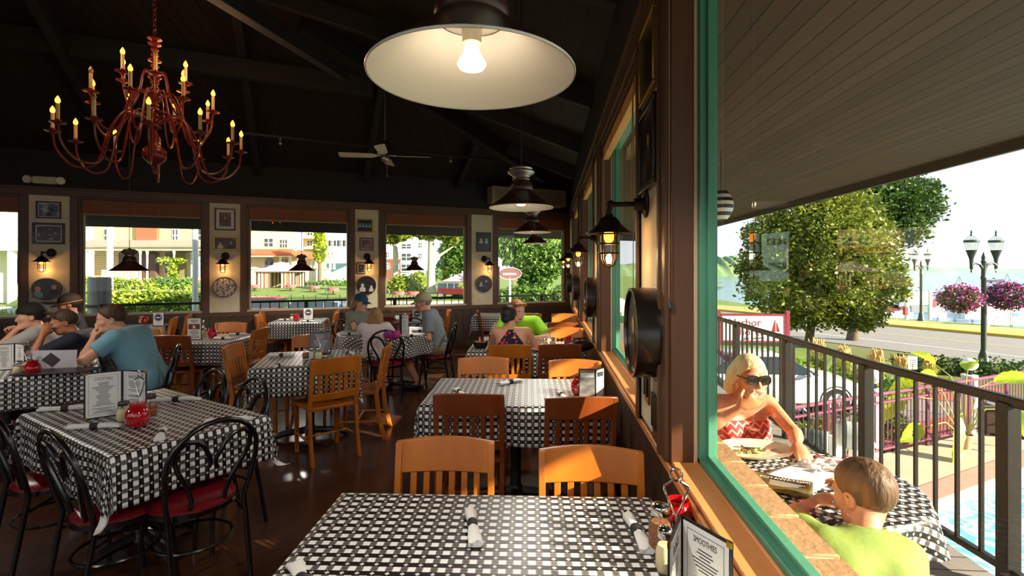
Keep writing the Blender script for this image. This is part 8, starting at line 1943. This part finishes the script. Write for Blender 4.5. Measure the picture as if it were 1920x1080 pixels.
x = obj('leftovers', g, [mat('green_scrap', (120, 150, 60), .6), mat('brown_scrap', (150, 84, 50), .6), mat('yellow_scrap', (214, 190, 110), .6)], t); x['kind'] = 'stuff'
g = G(); g.tube([(-.10, .02, .035), (.02, .0, .022), (.06, -.01, .016)], .004, 6); g.b2((.05, -.02, .014), (.11, .0, .018)); tag(obj('fork', g, M_CHROME, None, t.location+Vector((0, 0, .004)), TH+.3), 'silver fork lying across the oval plate', 'fork')
def sheet(name, label, cat, px, py, w, h, rz, mats, z=OZ+.004, amp=.008, seed=0, fn=None):
    t = thing(name, label, cat, outp(px, py, z), rz); rnd = random.Random(seed); a, b = rnd.uniform(0, 6), rnd.uniform(0, 6)
    g = G(); g.grid(16, 12, lambda u, v: ((u-.5)*w, (v-.5)*h, amp*(1+math.sin(u*7+a)*math.cos(v*6+b))+.0))
    o = obj('sheet', g, mats, t, smooth=80); s = o.modifiers.new('thick', 'SOLIDIFY'); s.thickness = .0012; return t, o
sheet('newspaper', 'pale pages under the dark magazine on the outside table', 'newspaper', 1512, 893, .28, .20, TH+.55, mat('pale_newsprint', (226, 226, 228), .8), OZ+.004, .004, 2)
GLOS = mat('dark_glossy_cover', (34, 30, 28), .3, noise=(7, (1, 1, 1), .1), rgb2=(116, 96, 40))
t, o = sheet('magazine', 'dark glossy magazine at the near side of the outside table', 'magazine', 1455, 908, .25, .16, TH-.55, GLOS, OZ+.014, .005, 5)
g = text_g('POTAWATOMI', .026, Matrix.Translation((.03, .0, .022)) @ Matrix.Rotation(.12, 4, 'Z'), extrude=.0004)
for k in range(6): g.b2((-.02, -.022-.009*k, .0215), (.10-.01*(k % 3), -.0195-.009*k, .0222))
obj('printing', g, mat('white_print', (214, 210, 204), .6), o)
t = thing('crumpled_napkin', 'crumpled white napkin by the woman\'s hand', 'napkin', outp(1545, 882), TH); g = G(); rnd = random.Random(3); g.grid(10, 8, lambda u, v: ((u-.5)*.16+rnd.uniform(-.006, .006), (v-.5)*.11+rnd.uniform(-.006, .006), .004+.03*abs(math.sin(u*9)*math.cos(v*7))+rnd.uniform(0, .008))); o = obj('paper', g, M_NAPK, t, smooth=30); s = o.modifiers.new('thick', 'SOLIDIFY'); s.thickness = .001
sheet('paper_card', 'small printed card at the far edge of the outside table', 'card', 1556, 862, .11, .07, TH-.3, mat('blue_white_card', (186, 206, 214), .6, noise=(20, (1, 1, 1), .1), rgb2=(150, 70, 56)), OZ+.003, .002, 8)
# wine glass in the woman's hand
gl = lady.matrix_world if False else None
wp = LL + Matrix.Rotation(ca(-91)-PI/2, 3, 'Z') @ Vector((.082, .385, .852))
t = thing('wine_glass', 'stemmed glass held to the blonde woman\'s mouth', 'glass', wp); T_ = Matrix.Rotation(.10, 4, 'Y')
g = G(); g.lathe([(.001, 0), (.032, .001), (.033, .003), (.006, .007), (.0035, .02), (.0035, .085), (.007, .092), (.026, .11), (.036, .135), (.037, .158), (.033, .185), (.0315, .185), (.035, .158), (.034, .136), (.025, .113), (.001, .096)], 28, 0, T_); obj('glass', g, M_GLASSJ, t)
g = G(); g.lathe([(.001, .098), (.024, .114), (.033, .137), (.034, .15), (.001, .15)], 24, 0, T_); obj('wine', g, glass_mat('pale_wine', (.99, .95, .84), .03), t)
# striped lantern hanging under the far porch eave
p = pt(1352, 385, 5.6); t = thing('striped_lantern', 'black and white striped lantern hanging under the porch roof', 'lantern', p)
g = G()
for k in range(8): z = -.16+.04*k; r0, r1 = [.05+.085*math.sin(PI*(q+.6)/9.2) for q in (k, k+1)]; g.lathe([(r0, z), (r1, z+.04)], 24, k % 2)
obj('paper_shade', g, [M_ENAM, M_BLACK], t); g = G(); g.tube([(0, 0, .16), (0, 0, EZ-p.z)], .004, 5); obj('cord', g, M_BLACK, t)
